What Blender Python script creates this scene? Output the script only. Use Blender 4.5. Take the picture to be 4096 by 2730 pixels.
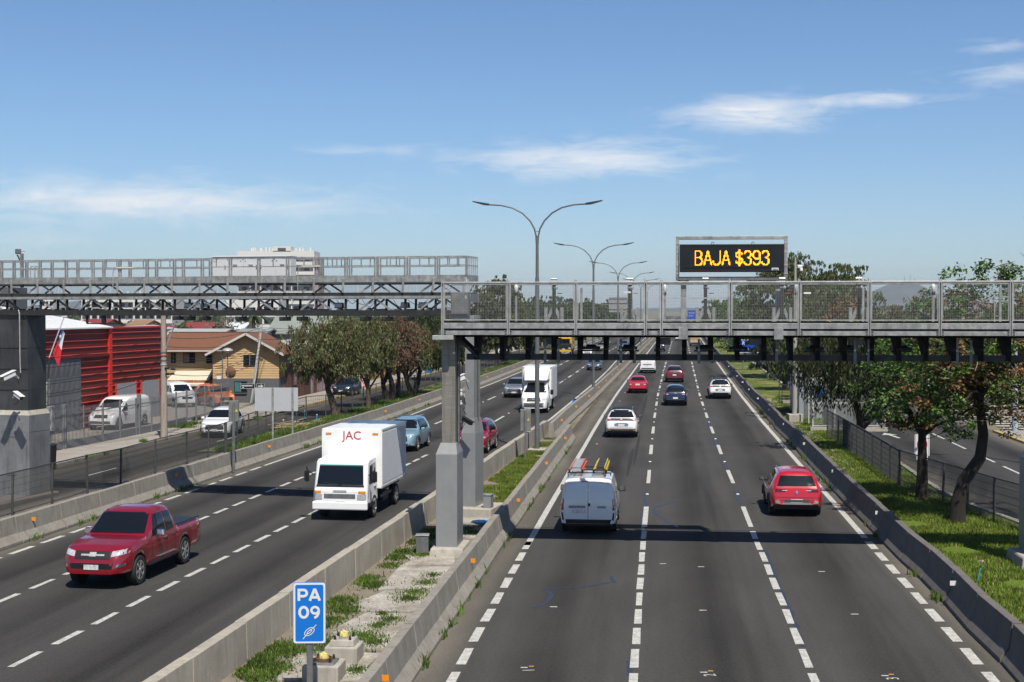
import bpy, math, random
import numpy as np
from mathutils import Vector, Matrix
from mathutils.bvhtree import BVHTree

for _o in list(bpy.data.objects): bpy.data.objects.remove(_o)
SC = bpy.context.scene
COL = SC.collection
R = math.radians
rnd = random.Random(7)
nr = np.random.RandomState(11)

# ------------------------------------------------------------------ camera
CAM_H = 7.25
PITCH = math.atan(72.0/3268.0)
cd = bpy.data.cameras.new('camera'); cam = bpy.data.objects.new('camera', cd); COL.objects.link(cam)
cd.sensor_width = 36.0; cd.lens = 50.0; cd.clip_start = 0.3; cd.clip_end = 30000.0
cam.location = (0, 0, CAM_H); cam.rotation_euler = (R(90)-PITCH, 0, 0)
SC.camera = cam
# ------------------------------------------------------------------ exposure
SC.view_settings.view_transform = 'Standard'; SC.view_settings.look = 'None'
SC.view_settings.exposure = 0.45; SC.view_settings.gamma = 1.0
SC.cycles.max_bounces = 6; SC.cycles.diffuse_bounces = 3; SC.cycles.glossy_bounces = 3
SC.cycles.transparent_max_bounces = 8; SC.cycles.use_denoising = True
SC.cycles.sample_clamp_indirect = 6.0
# ------------------------------------------------------------------ sun + sky
SUN_EL, SUN_AZ = R(57), R(163)          # azimuth clockwise from +Y (the way the camera looks): behind, a little to the right
sd = Vector((math.sin(SUN_AZ)*math.cos(SUN_EL), math.cos(SUN_AZ)*math.cos(SUN_EL), math.sin(SUN_EL)))
sl = bpy.data.lights.new('sun', 'SUN'); sun = bpy.data.objects.new('sun', sl); COL.objects.link(sun)
sl.energy = 5.0; sl.angle = R(0.53); sl.color = (1.0, 0.945, 0.85)
sun.rotation_euler = (-sd).to_track_quat('-Z', 'Y').to_euler(); sun.location = (0, -40, 80)

W = bpy.data.worlds.new('World'); SC.world = W; W.use_nodes = True
wt = W.node_tree; wn = wt.nodes; wl = wt.links; wn.clear()
def WN(t, **k):
    n = wn.new(t)
    for a, b in k.items(): setattr(n, a, b)
    return n
def wm(op, a, b=None, c=None, clamp=False):
    n = wn.new('ShaderNodeMath'); n.operation = op; n.use_clamp = clamp
    for i, v in enumerate((a, b, c)):
        if v is None: continue
        if isinstance(v, (int, float)): n.inputs[i].default_value = v
        else: wl.new(v, n.inputs[i])
    return n.outputs[0]
wo = WN('ShaderNodeOutputWorld'); bg = WN('ShaderNodeBackground'); sky = WN('ShaderNodeTexSky')
sky.sky_type = 'NISHITA'; sky.sun_disc = False; sky.sun_elevation = SUN_EL; sky.sun_rotation = SUN_AZ
sky.altitude = 1500; sky.air_density = 1.0; sky.dust_density = 2.2; sky.ozone_density = 5.0
hsv = WN('ShaderNodeHueSaturation'); hsv.inputs['Saturation'].default_value = 1.08; wl.new(sky.outputs[0], hsv.inputs['Color'])
tc = WN('ShaderNodeTexCoord'); sep = WN('ShaderNodeSeparateXYZ'); wl.new(tc.outputs['Generated'], sep.inputs[0])
az = wm('ARCTAN2', sep.outputs[0], sep.outputs[1]); el = wm('ARCSINE', sep.outputs[2])
comb = WN('ShaderNodeCombineXYZ'); wl.new(wm('MULTIPLY', az, 20.0), comb.inputs[0]); wl.new(wm('MULTIPLY', el, 88.0), comb.inputs[1])
n1 = WN('ShaderNodeTexNoise'); n1.inputs['Scale'].default_value = 1.0; n1.inputs['Detail'].default_value = 9; n1.inputs['Roughness'].default_value = 0.68
n1.inputs['Distortion'].default_value = 0.6
wl.new(comb.outputs[0], n1.inputs['Vector'])
# thin streaks of high cloud: (azimuth deg, elevation deg, half width, half height, strength)
streaks = [(-14.6, 4.2, 8.6, 0.95, 0.95), (-6.2, 6.35, 2.6, 0.30, 0.55), (2.8, 6.0, 5.2, 0.75, 0.98), (4.6, 6.7, 3.2, 0.40, 0.6), (9.7, 7.7, 3.4, 0.72, 1.05),
           (13.6, 8.1, 3.2, 0.36, 0.85), (19.5, 8.9, 2.2, 0.5, 0.7), (19.2, 9.9, 1.8, 0.3, 0.6), (-19.0, 2.6, 3.5, 0.4, 0.4), (-5.0, 4.8, 2.0, 0.25, 0.3),
           (-38, 7.0, 8, 0.9, 0.7), (36, 6.5, 8, 0.9, 0.7), (60, 9, 10, 1.1, 0.7), (-70, 9.5, 10, 1.2, 0.7), (110, 8, 12, 1.2, .7), (-120, 8, 12, 1.2, .7), (170, 9, 12, 1.2, .7)]
tot = None
for a0, e0, sa, se, st in streaks:
    da = wm('DIVIDE', wm('SUBTRACT', az, R(a0)), R(sa)); de = wm('DIVIDE', wm('SUBTRACT', el, R(e0)), R(se))
    d2 = wm('ADD', wm('MULTIPLY', da, da), wm('MULTIPLY', de, de))
    g = wm('MULTIPLY', wm('POWER', 2.718, wm('MULTIPLY', d2, -1.0)), st)
    tot = g if tot is None else wm('MAXIMUM', tot, g)
cl = wm('MULTIPLY', wm('SUBTRACT', wm('ADD', tot, wm('MULTIPLY', n1.outputs[0], 2.2)), 1.30), 1.0, clamp=True)
cl = wm('MULTIPLY', cl, wm('MULTIPLY', wm('POWER', tot, 0.5), 0.9), clamp=True)
mixw = WN('ShaderNodeMix', data_type='RGBA'); wl.new(cl, mixw.inputs['Factor']); wl.new(hsv.outputs[0], mixw.inputs[6])
mixw.inputs[7].default_value = (7.6, 7.7, 7.9, 1)
wl.new(mixw.outputs[2], bg.inputs['Color']); bg.inputs['Strength'].default_value = 0.090
wl.new(bg.outputs[0], wo.inputs['Surface'])

# ------------------------------------------------------------------ materials
MATS = {}
ALB = 0.75      # the photograph is exposed bright (exposure 0.45), so the albedos below are scaled to real-world values
def pm(name, col, rough=0.6, metal=0.0, var=0.12, scale=4.0, bump=0.0, spec=0.4, coat=0.0, dark=None, streak=None, stretch=None, detail=5, emit=None, alpha=None, fine=0.0, finescale=120.0):
    """procedural principled material: base colour broken up by two noises, optional rain streaks and bump"""
    if name in MATS: return MATS[name]
    KA = 1.0 if metal > .6 else ALB
    col = tuple(c*KA for c in col); dark = tuple(c*KA for c in dark) if dark else None; streak = tuple(c*KA for c in streak) if streak else None
    m = bpy.data.materials.new(name); MATS[name] = m; m.use_nodes = True
    t = m.node_tree; N = t.nodes; Lk = t.links; b = N['Principled BSDF']
    b.inputs['Roughness'].default_value = rough; b.inputs['Metallic'].default_value = metal
    b.inputs['Specular IOR Level'].default_value = spec; b.inputs['Coat Weight'].default_value = coat; b.inputs['Coat Roughness'].default_value = 0.06
    geo = N.new('ShaderNodeNewGeometry'); mp = N.new('ShaderNodeMapping'); Lk.new(geo.outputs['Position'], mp.inputs[0])
    if stretch: mp.inputs['Scale'].default_value = stretch
    nz = N.new('ShaderNodeTexNoise'); nz.inputs['Scale'].default_value = scale; nz.inputs['Detail'].default_value = detail; nz.inputs['Roughness'].default_value = 0.6
    Lk.new(mp.outputs[0], nz.inputs['Vector'])
    rp = N.new('ShaderNodeValToRGB'); rp.color_ramp.elements[0].position = 0.3; rp.color_ramp.elements[1].position = 0.72
    lo = dark if dark else tuple(c*(1-var) for c in col); hi = tuple(min(1, c*(1+var)) for c in col)
    rp.color_ramp.elements[0].color = (*lo, 1); rp.color_ramp.elements[1].color = (*hi, 1)
    Lk.new(nz.outputs[0], rp.inputs[0]); out = rp.outputs[0]
    def mixc(fac, a, colr, mode='MIX'):
        mx = N.new('ShaderNodeMix'); mx.data_type = 'RGBA'; mx.blend_type = mode
        Lk.new(fac, mx.inputs['Factor']); Lk.new(a, mx.inputs[6]); mx.inputs[7].default_value = (*colr, 1); return mx.outputs[2]
    if streak:
        mp2 = N.new('ShaderNodeMapping'); Lk.new(geo.outputs['Position'], mp2.inputs[0]); mp2.inputs['Scale'].default_value = (5, 5, 0.5)
        n2 = N.new('ShaderNodeTexNoise'); n2.inputs['Scale'].default_value = 1.6; n2.inputs['Detail'].default_value = 6; Lk.new(mp2.outputs[0], n2.inputs['Vector'])
        r2 = N.new('ShaderNodeValToRGB'); r2.color_ramp.elements[0].position = 0.5; r2.color_ramp.elements[1].position = 0.78
        r2.color_ramp.elements[0].color = (0, 0, 0, 1); r2.color_ramp.elements[1].color = (.75, .75, .75, 1); Lk.new(n2.outputs[0], r2.inputs[0])
        out = mixc(r2.outputs[0], out, streak)
    if fine:
        n3 = N.new('ShaderNodeTexNoise'); n3.inputs['Scale'].default_value = finescale; n3.inputs['Detail'].default_value = 2; Lk.new(geo.outputs['Position'], n3.inputs['Vector'])
        r3 = N.new('ShaderNodeValToRGB'); r3.color_ramp.elements[0].position = 0.35; r3.color_ramp.elements[1].position = 0.65
        r3.color_ramp.elements[0].color = (1-fine,)*3+(1,); r3.color_ramp.elements[1].color = (1+fine,)*3+(1,); Lk.new(n3.outputs[0], r3.inputs[0])
        mx = N.new('ShaderNodeMix'); mx.data_type = 'RGBA'; mx.blend_type = 'MULTIPLY'; mx.inputs['Factor'].default_value = 1
        Lk.new(out, mx.inputs[6]); Lk.new(r3.outputs[0], mx.inputs[7]); out = mx.outputs[2]
    Lk.new(out, b.inputs['Base Color'])
    if bump:
        bp = N.new('ShaderNodeBump'); bp.inputs['Strength'].default_value = bump; bp.inputs['Distance'].default_value = 0.02
        nb = N.new('ShaderNodeTexNoise'); nb.inputs['Scale'].default_value = scale*6; nb.inputs['Detail'].default_value = 4
        Lk.new(mp.outputs[0], nb.inputs['Vector']); Lk.new(nb.outputs[0], bp.inputs['Height']); Lk.new(bp.outputs[0], b.inputs['Normal'])
    if emit:
        b.inputs['Emission Color'].default_value = (*emit[:3], 1); b.inputs['Emission Strength'].default_value = emit[3]
    return m
def paint(name, col, var=0.03, rough=0.28, metal=0.0):
    return pm(name, col, rough=rough, metal=metal, var=var, scale=1.5, spec=0.5, coat=1.0)
def leafmat(name, cols, rough=0.55, trans=0.2):
    if name in MATS: return MATS[name]
    m = bpy.data.materials.new(name); MATS[name] = m; m.use_nodes = True
    t = m.node_tree; N = t.nodes; Lk = t.links; b = N['Principled BSDF']; o = N['Material Output']
    g = N.new('ShaderNodeNewGeometry'); rp = N.new('ShaderNodeValToRGB'); Lk.new(g.outputs['Random Per Island'], rp.inputs[0])
    cr = rp.color_ramp; cr.interpolation = 'CONSTANT'
    for i, (p, c) in enumerate(cols):
        e = cr.elements[i] if i < 2 else cr.elements.new(p)
        e.position = p; e.color = (*[q*ALB for q in c], 1)
    nz = N.new('ShaderNodeTexNoise'); nz.inputs['Scale'].default_value = 1.1; nz.inputs['Detail'].default_value = 2; Lk.new(g.outputs['Position'], nz.inputs['Vector'])
    r2 = N.new('ShaderNodeValToRGB'); r2.color_ramp.elements[0].position = .35; r2.color_ramp.elements[1].position = .65
    r2.color_ramp.elements[0].color = (.7, .7, .7, 1); r2.color_ramp.elements[1].color = (1.25, 1.25, 1.2, 1); Lk.new(nz.outputs[0], r2.inputs[0])
    mx = N.new('ShaderNodeMix'); mx.data_type = 'RGBA'; mx.blend_type = 'MULTIPLY'; mx.inputs['Factor'].default_value = 1
    Lk.new(rp.outputs[0], mx.inputs[6]); Lk.new(r2.outputs[0], mx.inputs[7])
    Lk.new(mx.outputs[2], b.inputs['Base Color']); b.inputs['Roughness'].default_value = rough; b.inputs['Specular IOR Level'].default_value = 0.3
    tr = N.new('ShaderNodeBsdfTranslucent'); Lk.new(mx.outputs[2], tr.inputs['Color']); ms = N.new('ShaderNodeMixShader'); ms.inputs[0].default_value = trans
    Lk.new(b.outputs[0], ms.inputs[1]); Lk.new(tr.outputs[0], ms.inputs[2]); Lk.new(ms.outputs[0], o.inputs['Surface'])
    return m

# ------------------------------------------------------------------ mesh helpers
class MB:
    def __init__(s): s.v = []; s.f = []
    def add(s, vs, fs):
        b = len(s.v); s.v += [tuple(x) for x in vs]; s.f += [tuple(i+b for i in f) for f in fs]; return s
    def box(s, c, d, rz=0.0, top=1.0):
        x, y, z = d[0]/2, d[1]/2, d[2]/2; ca, sa = math.cos(rz), math.sin(rz); vs = []
        for sz in (-1, 1):
            k = top if sz > 0 else 1.0
            for sx, sy in ((-1, -1), (1, -1), (1, 1), (-1, 1)):
                px, py = sx*x*k, sy*y*k; vs.append((c[0]+px*ca-py*sa, c[1]+px*sa+py*ca, c[2]+sz*z))
        return s.add(vs, [(3, 2, 1, 0), (4, 5, 6, 7), (0, 1, 5, 4), (1, 2, 6, 5), (2, 3, 7, 6), (3, 0, 4, 7)])
    def bar(s, p, q, w, h=None, up=(0, 0, 1)):
        p, q = Vector(p), Vector(q); h = h or w; d = (q-p).normalized(); u = Vector(up)
        if abs(d.dot(u)) > 0.98: u = Vector((0, 1, 0)) if abs(d.y) < .9 else Vector((1, 0, 0))
        a = d.cross(u).normalized(); b = a.cross(d).normalized(); vs = []
        for e in (p, q):
            for sa, sb in ((-1, -1), (1, -1), (1, 1), (-1, 1)): vs.append(e+a*(sa*w/2)+b*(sb*h/2))
        return s.add(vs, [(0, 1, 2, 3), (7, 6, 5, 4), (0, 4, 5, 1), (1, 5, 6, 2), (2, 6, 7, 3), (3, 7, 4, 0)])
    def tube(s, pts, r, n=8, cap=True):
        pts = [Vector(p) for p in pts]; k = len(pts); rs = r if isinstance(r, (list, tuple)) else [r]*k; vs = []; fs = []; a = None
        for i, p in enumerate(pts):
            d = (pts[min(i+1, k-1)]-pts[max(i-1, 0)]).normalized()
            if a is None:
                u = Vector((0, 0, 1)) if abs(d.z) < 0.9 else Vector((1, 0, 0)); a = d.cross(u).normalized()
            else: a = (a-d*a.dot(d)).normalized()
            b = d.cross(a)
            for j in range(n):
                t = 2*math.pi*j/n; vs.append(p+(a*math.cos(t)+b*math.sin(t))*rs[i])
        for i in range(k-1):
            for j in range(n): fs.append((i*n+j, i*n+(j+1) % n, (i+1)*n+(j+1) % n, (i+1)*n+j))
        if cap: fs += [tuple(range(n-1, -1, -1)), tuple((k-1)*n+j for j in range(n))]
        return s.add(vs, fs)
    def lathe(s, c, prof, n=16, axis='z'):
        vs = []; fs = []; k = len(prof)
        for r, h in prof:
            for j in range(n):
                t = 2*math.pi*j/n; x, y = r*math.cos(t), r*math.sin(t)
                vs.append((c[0]+x, c[1]+y, c[2]+h) if axis == 'z' else (c[0]+h, c[1]+x, c[2]+y) if axis == 'x' else (c[0]+x, c[1]+h, c[2]+y))
        for i in range(k-1):
            for j in range(n): fs.append((i*n+j, i*n+(j+1) % n, (i+1)*n+(j+1) % n, (i+1)*n+j))
        fs += [tuple(range(n-1, -1, -1)), tuple((k-1)*n+j for j in range(n))]
        return s.add(vs, fs)
    def prism(s, poly, vec):
        """poly: 3-D points in order, extruded along vec"""
        n = len(poly); v = Vector(vec); a = [Vector(p) for p in poly]
        return s.add(a+[p+v for p in a], [tuple(range(n-1, -1, -1)), tuple(range(n, 2*n))]+[(i, (i+1) % n, n+(i+1) % n, n+i) for i in range(n)])
    def quad(s, a, b, c, d): return s.add([a, b, c, d], [(0, 1, 2, 3)])
    def build(s, name, m, parent=None, off=None, smooth=None, bevel=0):
        me = bpy.data.meshes.new(name); v = s.v
        if off is not None: v = [(p[0]-off[0], p[1]-off[1], p[2]-off[2]) for p in v]
        me.from_pydata(v, [], s.f); me.update()
        return link(name, me, m, parent, smooth, bevel)
def link(name, me, m, parent=None, smooth=None, bevel=0):
    if m is not None and not me.materials: me.materials.append(m)
    if smooth is not None:
        me.polygons.foreach_set('use_smooth', [True]*len(me.polygons))
        if smooth < 179: me.set_sharp_from_angle(angle=R(smooth))
    o = bpy.data.objects.new(name, me); COL.objects.link(o)
    if parent: o.parent = parent
    if bevel:
        b = o.modifiers.new('bevel', 'BEVEL'); b.width = bevel; b.segments = 2; b.limit_method = 'ANGLE'; b.angle_limit = R(40)
    return o
def tag(o, label=None, cat=None, group=None, kind=None):
    if label: o['label'] = label
    if cat: o['category'] = cat
    if group: o['group'] = group
    if kind: o['kind'] = kind
    return o
def thing(name, label, cat, loc=(0, 0, 0), rz=0.0, group=None):
    o = bpy.data.objects.new(name, None); COL.objects.link(o); o.location = loc; o.rotation_euler = (0, 0, rz); o.empty_display_size = 0.2
    return tag(o, label, cat, group)
def copy_tree(o, parent=None):
    c = o.copy(); COL.objects.link(c); c.parent = parent
    for ch in o.children: copy_tree(ch, c)
    return c
def B(name, m, parent, c, d, rz=0.0, bevel=0, top=1.0): return MB().box(c, d, rz, top).build(name, m, parent, bevel=bevel)
def text_mesh(s, size, depth=0.004):
    cu = bpy.data.curves.new('text', 'FONT'); cu.body = s; cu.size = size; cu.extrude = depth; cu.align_x = 'CENTER'; cu.align_y = 'CENTER'; cu.resolution_u = 3
    o = bpy.data.objects.new('text', cu); COL.objects.link(o); bpy.context.view_layer.update()
    me = bpy.data.meshes.new_from_object(o.evaluated_get(bpy.context.evaluated_depsgraph_get())); bpy.data.objects.remove(o); me.materials.clear(); return me
def put_text(name, s, size, m, parent, loc, sx=1.0, bold=0.0):
    """lettering standing in the local XZ plane, read from -Y"""
    me = text_mesh(s, size); me.transform(Matrix.Diagonal((sx, 1, 1, 1))); me.transform(Matrix.Rotation(R(90), 4, 'X')); me.transform(Matrix.Translation(loc))
    return link(name, me, m, parent)
# a point of the photograph (2353 px wide copy) on the ground plane z, or at depth Y
_cp, _sp = math.cos(PITCH), math.sin(PITCH)
def ray(x, y): dx, dy = (x-1176.5)/3268.0, (784.0-y)/3268.0; return dx, _cp+dy*_sp, -_sp+dy*_cp
def G(x, y, z=0.0): r = ray(x, y); t = (z-CAM_H)/r[2]; return (r[0]*t, r[1]*t, z)
def P(x, y, Y): r = ray(x, y); t = Y/r[1]; return (r[0]*t, Y, CAM_H+r[2]*t)

# ------------------------------------------------------------------ shared materials
galv = pm('galvanised_steel', (0.36, 0.362, 0.352), rough=0.5, metal=0.35, var=0.34, scale=3.2, bump=0.05, streak=(0.20, 0.185, 0.16), fine=.12, finescale=9)
galv_l = pm('galvanised_bright', (0.47, 0.47, 0.455), rough=0.45, metal=0.3, var=0.22, scale=5, streak=(.33, .32, .30))
galv_d = pm('galvanised_weathered', (0.19, 0.195, 0.195), rough=0.55, metal=0.35, var=0.25, scale=5, streak=(0.12, 0.115, 0.11))
dsteel = pm('dark_steel', (0.038, 0.038, 0.038), rough=0.6, metal=0.0, var=0.3, scale=6, spec=.15)
truss_b = pm('shaded_truss_steel', (0.012, 0.012, 0.012), rough=0.8, var=0.3, scale=6, spec=.05)  # near-black stands for the deck's shade, put into the steel colour
greypaint = pm('grey_painted_steel', (0.29, 0.295, 0.295), rough=0.42, metal=0.2, var=0.08, scale=2.5, streak=(0.27, 0.27, 0.27))
conc = pm('concrete', (0.285, 0.262, 0.225), rough=0.85, var=0.14, scale=2.2, bump=0.25, streak=(0.165, 0.15, 0.13), spec=0.08, fine=0.1, finescale=60)
conc_d = pm('dark_concrete', (0.155, 0.140, 0.128), rough=0.88, var=0.16, scale=2.0, bump=0.25, streak=(0.11, 0.10, 0.095), spec=0.2, fine=0.12, finescale=60)  # dark copy of concrete; the right barrier's shaded face put into colour
conc_l = pm('pale_concrete', (0.42, 0.39, 0.335), rough=0.9, var=0.15, scale=3, bump=0.3, streak=(0.28, 0.26, 0.23), spec=0.2)
white_p = pm('road_paint', (0.54, 0.53, 0.495), rough=0.8, var=0.12, scale=5, spec=0.1, dark=(0.36, 0.35, 0.325), fine=0.22, finescale=22)
black = pm('black_plastic', (0.012, 0.012, 0.013), rough=0.45, var=0.1)
rubber = pm('tyre_rubber', (0.018, 0.018, 0.018), rough=0.8, var=0.15, scale=12)
glass = pm('tinted_glass', (0.007, 0.009, 0.012), rough=0.05, var=0.05, spec=0.45)
chrome = pm('chrome', (0.65, 0.65, 0.66), rough=0.15, metal=1.0, var=0.03)
alloy = pm('alloy_wheel', (0.42, 0.42, 0.43), rough=0.3, metal=0.7, var=0.1)
alloy_d = pm('dark_alloy', (0.10, 0.10, 0.105), rough=0.35, metal=0.6, var=0.1)
plate_m = pm('number_plate', (0.72, 0.72, 0.70), rough=0.4, var=0.3, scale=38, stretch=(1, 1, 0.3), dark=(0.35, 0.35, 0.36))
tail_m = pm('tail_light', (0.32, 0.008, 0.010), rough=0.12, var=0.12, scale=14, coat=1.0)
tail_w = pm('clear_lamp_glass', (0.62, 0.55, 0.54), rough=0.12, var=0.15, scale=14, coat=1.0)
head_m = pm('head_light', (0.62, 0.64, 0.66), rough=0.1, var=0.25, scale=22, coat=1.0, metal=0.3)
amber = pm('amber_reflector', (0.85, 0.28, 0.01), rough=0.35, var=0.08, scale=20)
whiteplastic = pm('white_plastic', (0.74, 0.74, 0.73), rough=0.4, var=0.04)
cable = pm('cable_black', (0.015, 0.015, 0.016), rough=0.6, var=0.1)
# ================================================================== THE SETTING
YR = [-20, 0, 27.5, 43.9, 73.2, 97, 122, 148.2, 187, 278.7, 377, 900, 1600]; XR = [-2.6, -.53, 2.36, 4.06, 7.17, 9.74, 12.54, 15.62, 20.16, 31.05, 42.73, 105, 190]
YA = [-20, 0, 28.82, 40.99, 50.49, 66.24, 92.44, 142.1, 169.2, 200, 300, 400, 900, 1600]; XA = [-17, -14.2, -10.16, -8.48, -7.12, -4.93, -1.07, 4.92, 7.95, 11.2, 23.1, 35, 94.5, 179.5]
def xr(Y): return float(np.interp(Y, YR, XR))      # first lane line of the right carriageway
def xa(Y): return float(np.interp(Y, YA, XA))      # first lane line of the left carriageway
def ang(f, Y): return math.atan2(f(Y+4)-f(Y-4), 8.0)
YS = list(range(-20, 120, 4))+list(range(120, 400, 10))+list(range(400, 1601, 60))

def uvgrid(me, uvs):
    l = me.uv_layers.new(name='UVMap'); li = np.zeros(len(me.loops), dtype=np.int32); me.loops.foreach_get('vertex_index', li)
    l.data.foreach_set('uv', np.asarray(uvs, dtype=np.float32)[li].ravel())
def strip(name, f, o0, o1, z, m, ys=YS, nx=2, kind='structure', parent=None, skirt=0.0):
    """a sheet that follows a road curve f between lateral offsets o0 and o1 (numbers or functions of depth); UV = metres across, metres along"""
    g0 = o0 if callable(o0) else (lambda Y: o0); g1 = o1 if callable(o1) else (lambda Y: o1); vs = []; uv = []; fs = []
    for Y in ys:
        for i in range(nx):
            o = g0(Y)+(g1(Y)-g0(Y))*i/(nx-1); vs.append((f(Y)+o, Y, z)); uv.append((o, Y))
    for j in range(len(ys)-1):
        for i in range(nx-1): a = j*nx+i; fs.append((a, a+1, a+nx+1, a+nx))
    if skirt:
        for i in (0, nx-1):
            b = len(vs)
            for j, Y in enumerate(ys): vs.append((vs[j*nx+i][0], Y, z-skirt)); uv.append(uv[j*nx+i])
            for j in range(len(ys)-1):
                q = (j*nx+i, (j+1)*nx+i, b+j+1, b+j); fs.append(q if i == 0 else q[::-1])
    me = bpy.data.meshes.new(name); me.from_pydata(vs, [], fs); me.update(); uvgrid(me, uv)
    o = link(name, me, m, parent)
    if kind: tag(o, kind=kind)
    return o
def road_mat(name, base, lanes, lw, dust0, dust1, c0):
    """asphalt: worn wheel paths and an oily middle in each lane, dusty edges, aggregate, faint patches"""
    m = bpy.data.materials.new(name); m.use_nodes = True; t = m.node_tree; N = t.nodes; Lk = t.links; b = N['Principled BSDF']
    def M(op, a, bb=None, cc=None, clamp=False):
        n = N.new('ShaderNodeMath'); n.operation = op; n.use_clamp = clamp
        for i, v in enumerate((a, bb, cc)):
            if v is None: continue
            if isinstance(v, (int, float)): n.inputs[i].default_value = v
            else: Lk.new(v, n.inputs[i])
        return n.outputs[0]
    def NZ(vec, sc, det=4, rough=.6):
        n = N.new('ShaderNodeTexNoise'); n.inputs['Scale'].default_value = sc; n.inputs['Detail'].default_value = det; n.inputs['Roughness'].default_value = rough
        Lk.new(vec, n.inputs['Vector']); return n.outputs[0]
    uvn = N.new('ShaderNodeUVMap'); s = N.new('ShaderNodeSeparateXYZ'); Lk.new(uvn.outputs[0], s.inputs[0]); u, v = s.outputs[0], s.outputs[1]
    mp = N.new('ShaderNodeMapping'); mp.inputs['Scale'].default_value = (1.0, 0.03, 1); Lk.new(uvn.outputs[0], mp.inputs[0])
    st = NZ(mp.outputs[0], 1.6, 6, .55)
    mp2 = N.new('ShaderNodeMapping'); mp2.inputs['Scale'].default_value = (1, .35, 1); Lk.new(uvn.outputs[0], mp2.inputs[0])
    blot = NZ(mp2.outputs[0], .35, 4)
    uu = M('ADD', u, M('MULTIPLY', M('SUBTRACT', st, .5), 1.0))
    ph = M('MULTIPLY', M('SUBTRACT', uu, c0), 2*math.pi/lw)
    oil = M('MULTIPLY', M('ADD', M('COSINE', ph), 1.0), .5)                 # 1 in lane centres
    oil = M('POWER', oil, 1.6)
    path = M('MULTIPLY', M('ADD', M('COSINE', M('MULTIPLY', ph, 2.0)), 1.0), .5)
    k = M('SUBTRACT', 1.08, M('MULTIPLY', oil, .36)); k = M('SUBTRACT', k, M('MULTIPLY', path, .07))
    k = M('ADD', k, M('MULTIPLY', M('SUBTRACT', st, .5), .62)); k = M('ADD', k, M('MULTIPLY', M('SUBTRACT', blot, .5), .62))
    geo = N.new('ShaderNodeNewGeometry')
    k = M('ADD', k, M('MULTIPLY', M('SUBTRACT', NZ(geo.outputs['Position'], 55, 3, .8), .5), 1.05))
    k = M('ADD', k, M('MULTIPLY', M('SUBTRACT', NZ(geo.outputs['Position'], 13, 3, .85), .5), 1.0))
    e = M('MAXIMUM', M('MULTIPLY', M('SUBTRACT', dust0+.5, u), 1.4, clamp=True), M('MULTIPLY', M('SUBTRACT', u, dust1-.5), 1.4, clamp=True))
    e = M('MULTIPLY', e, M('ADD', .35, M('MULTIPLY', blot, .9)), clamp=True)
    cm = N.new('ShaderNodeMix'); cm.data_type = 'RGBA'; Lk.new(e, cm.inputs['Factor']); cm.inputs[6].default_value = (*[q*ALB for q in base], 1); cm.inputs[7].default_value = (.112, .101, .084, 1)
    vm = N.new('ShaderNodeVectorMath'); vm.operation = 'SCALE'; Lk.new(cm.outputs[2], vm.inputs[0]); Lk.new(k, vm.inputs['Scale'])
    Lk.new(vm.outputs[0], b.inputs['Base Color']); b.inputs['Roughness'].default_value = .9; b.inputs['Specular IOR Level'].default_value = .03
    bp = N.new('ShaderNodeBump'); bp.inputs['Strength'].default_value = .25; bp.inputs['Distance'].default_value = .01; Lk.new(NZ(geo.outputs['Position'], 60, 3), bp.inputs['Height']); Lk.new(bp.outputs[0], b.inputs['Normal'])
    return m
earth = pm('earth_ground', (0.20, 0.175, 0.13), rough=0.95, var=0.35, scale=0.08, dark=(0.09, 0.10, 0.05), spec=0.1, fine=.2, finescale=3)
gr = MB().quad((-4000, -400, -.05), (4000, -400, -.05), (4000, 9000, -.05), (-4000, 9000, -.05)).build('ground', earth); tag(gr, kind='structure')
asph_r = road_mat('asphalt_right', (.070, .0675, .0645), 3, 3.55, -3.9, 7.2, -1.78)
asph_l = road_mat('asphalt_left', (.066, .0635, .061), 3, 3.42, -6.7, 3.7, -1.7)
asph_s = road_mat('asphalt_street', (.060, .057, .054), 2, 3.2, -15.0, -11.0, -12.2)
asph_s2 = road_mat('asphalt_right_street', (.062, .060, .059), 2, 4.2, 12.4, 19.4, 14)
road_r = strip('right_carriageway', xr, -4.9, 8.0, 0.0, asph_r, nx=3)
road_l = strip('left_carriageway', xa, -7.7, 4.9, -0.004, asph_l, nx=3)
YN = [y for y in YS if y <= 210]
street_l = strip('left_service_street', xa, -16.05, -9.9, 0.002, asph_s, ys=[y for y in YS if y <= 400])
pave_m = pm('pavement_concrete', (.33, .30, .26), rough=.9, var=.16, scale=1.2, spec=.2, fine=.18, finescale=20, streak=(.22, .20, .17))
kerb_m = pm('kerb_stone', (.30, .28, .24), rough=.9, var=.2, scale=3, spec=.2)
kerb_y = pm('yellow_kerb', (.50, .36, .07), rough=.8, var=.3, scale=6, dark=(.28, .23, .12))
YP = [y for y in YS if y <= 84]+[86]; YQ = [106]+[y for y in YS if 106 < y <= 300]
for nm, ys in (('left_pavement', YP), ('left_pavement', YQ)):
    strip(nm, xa, -19.4, -16.2, .11, pave_m, ys=ys); strip('left_kerb', xa, -16.22, -16.05, .115, kerb_m if ys is YP else kerb_y, ys=ys, skirt=.2)
lot = pm('dirt_lot', (.24, .215, .18), rough=.95, var=.25, scale=.5, spec=.1, fine=.2, finescale=6)
strip('left_yard_ground', xa, -60, -19.4, .06, lot, ys=YN)
side_s = MB().quad((xa(86)-16.1, 86, .07), (xa(106)-16.1, 106, .07), (-50, 107, .07), (-50, 88, .07)).build('side_street', pave_m); tag(side_s, kind='structure')
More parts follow.
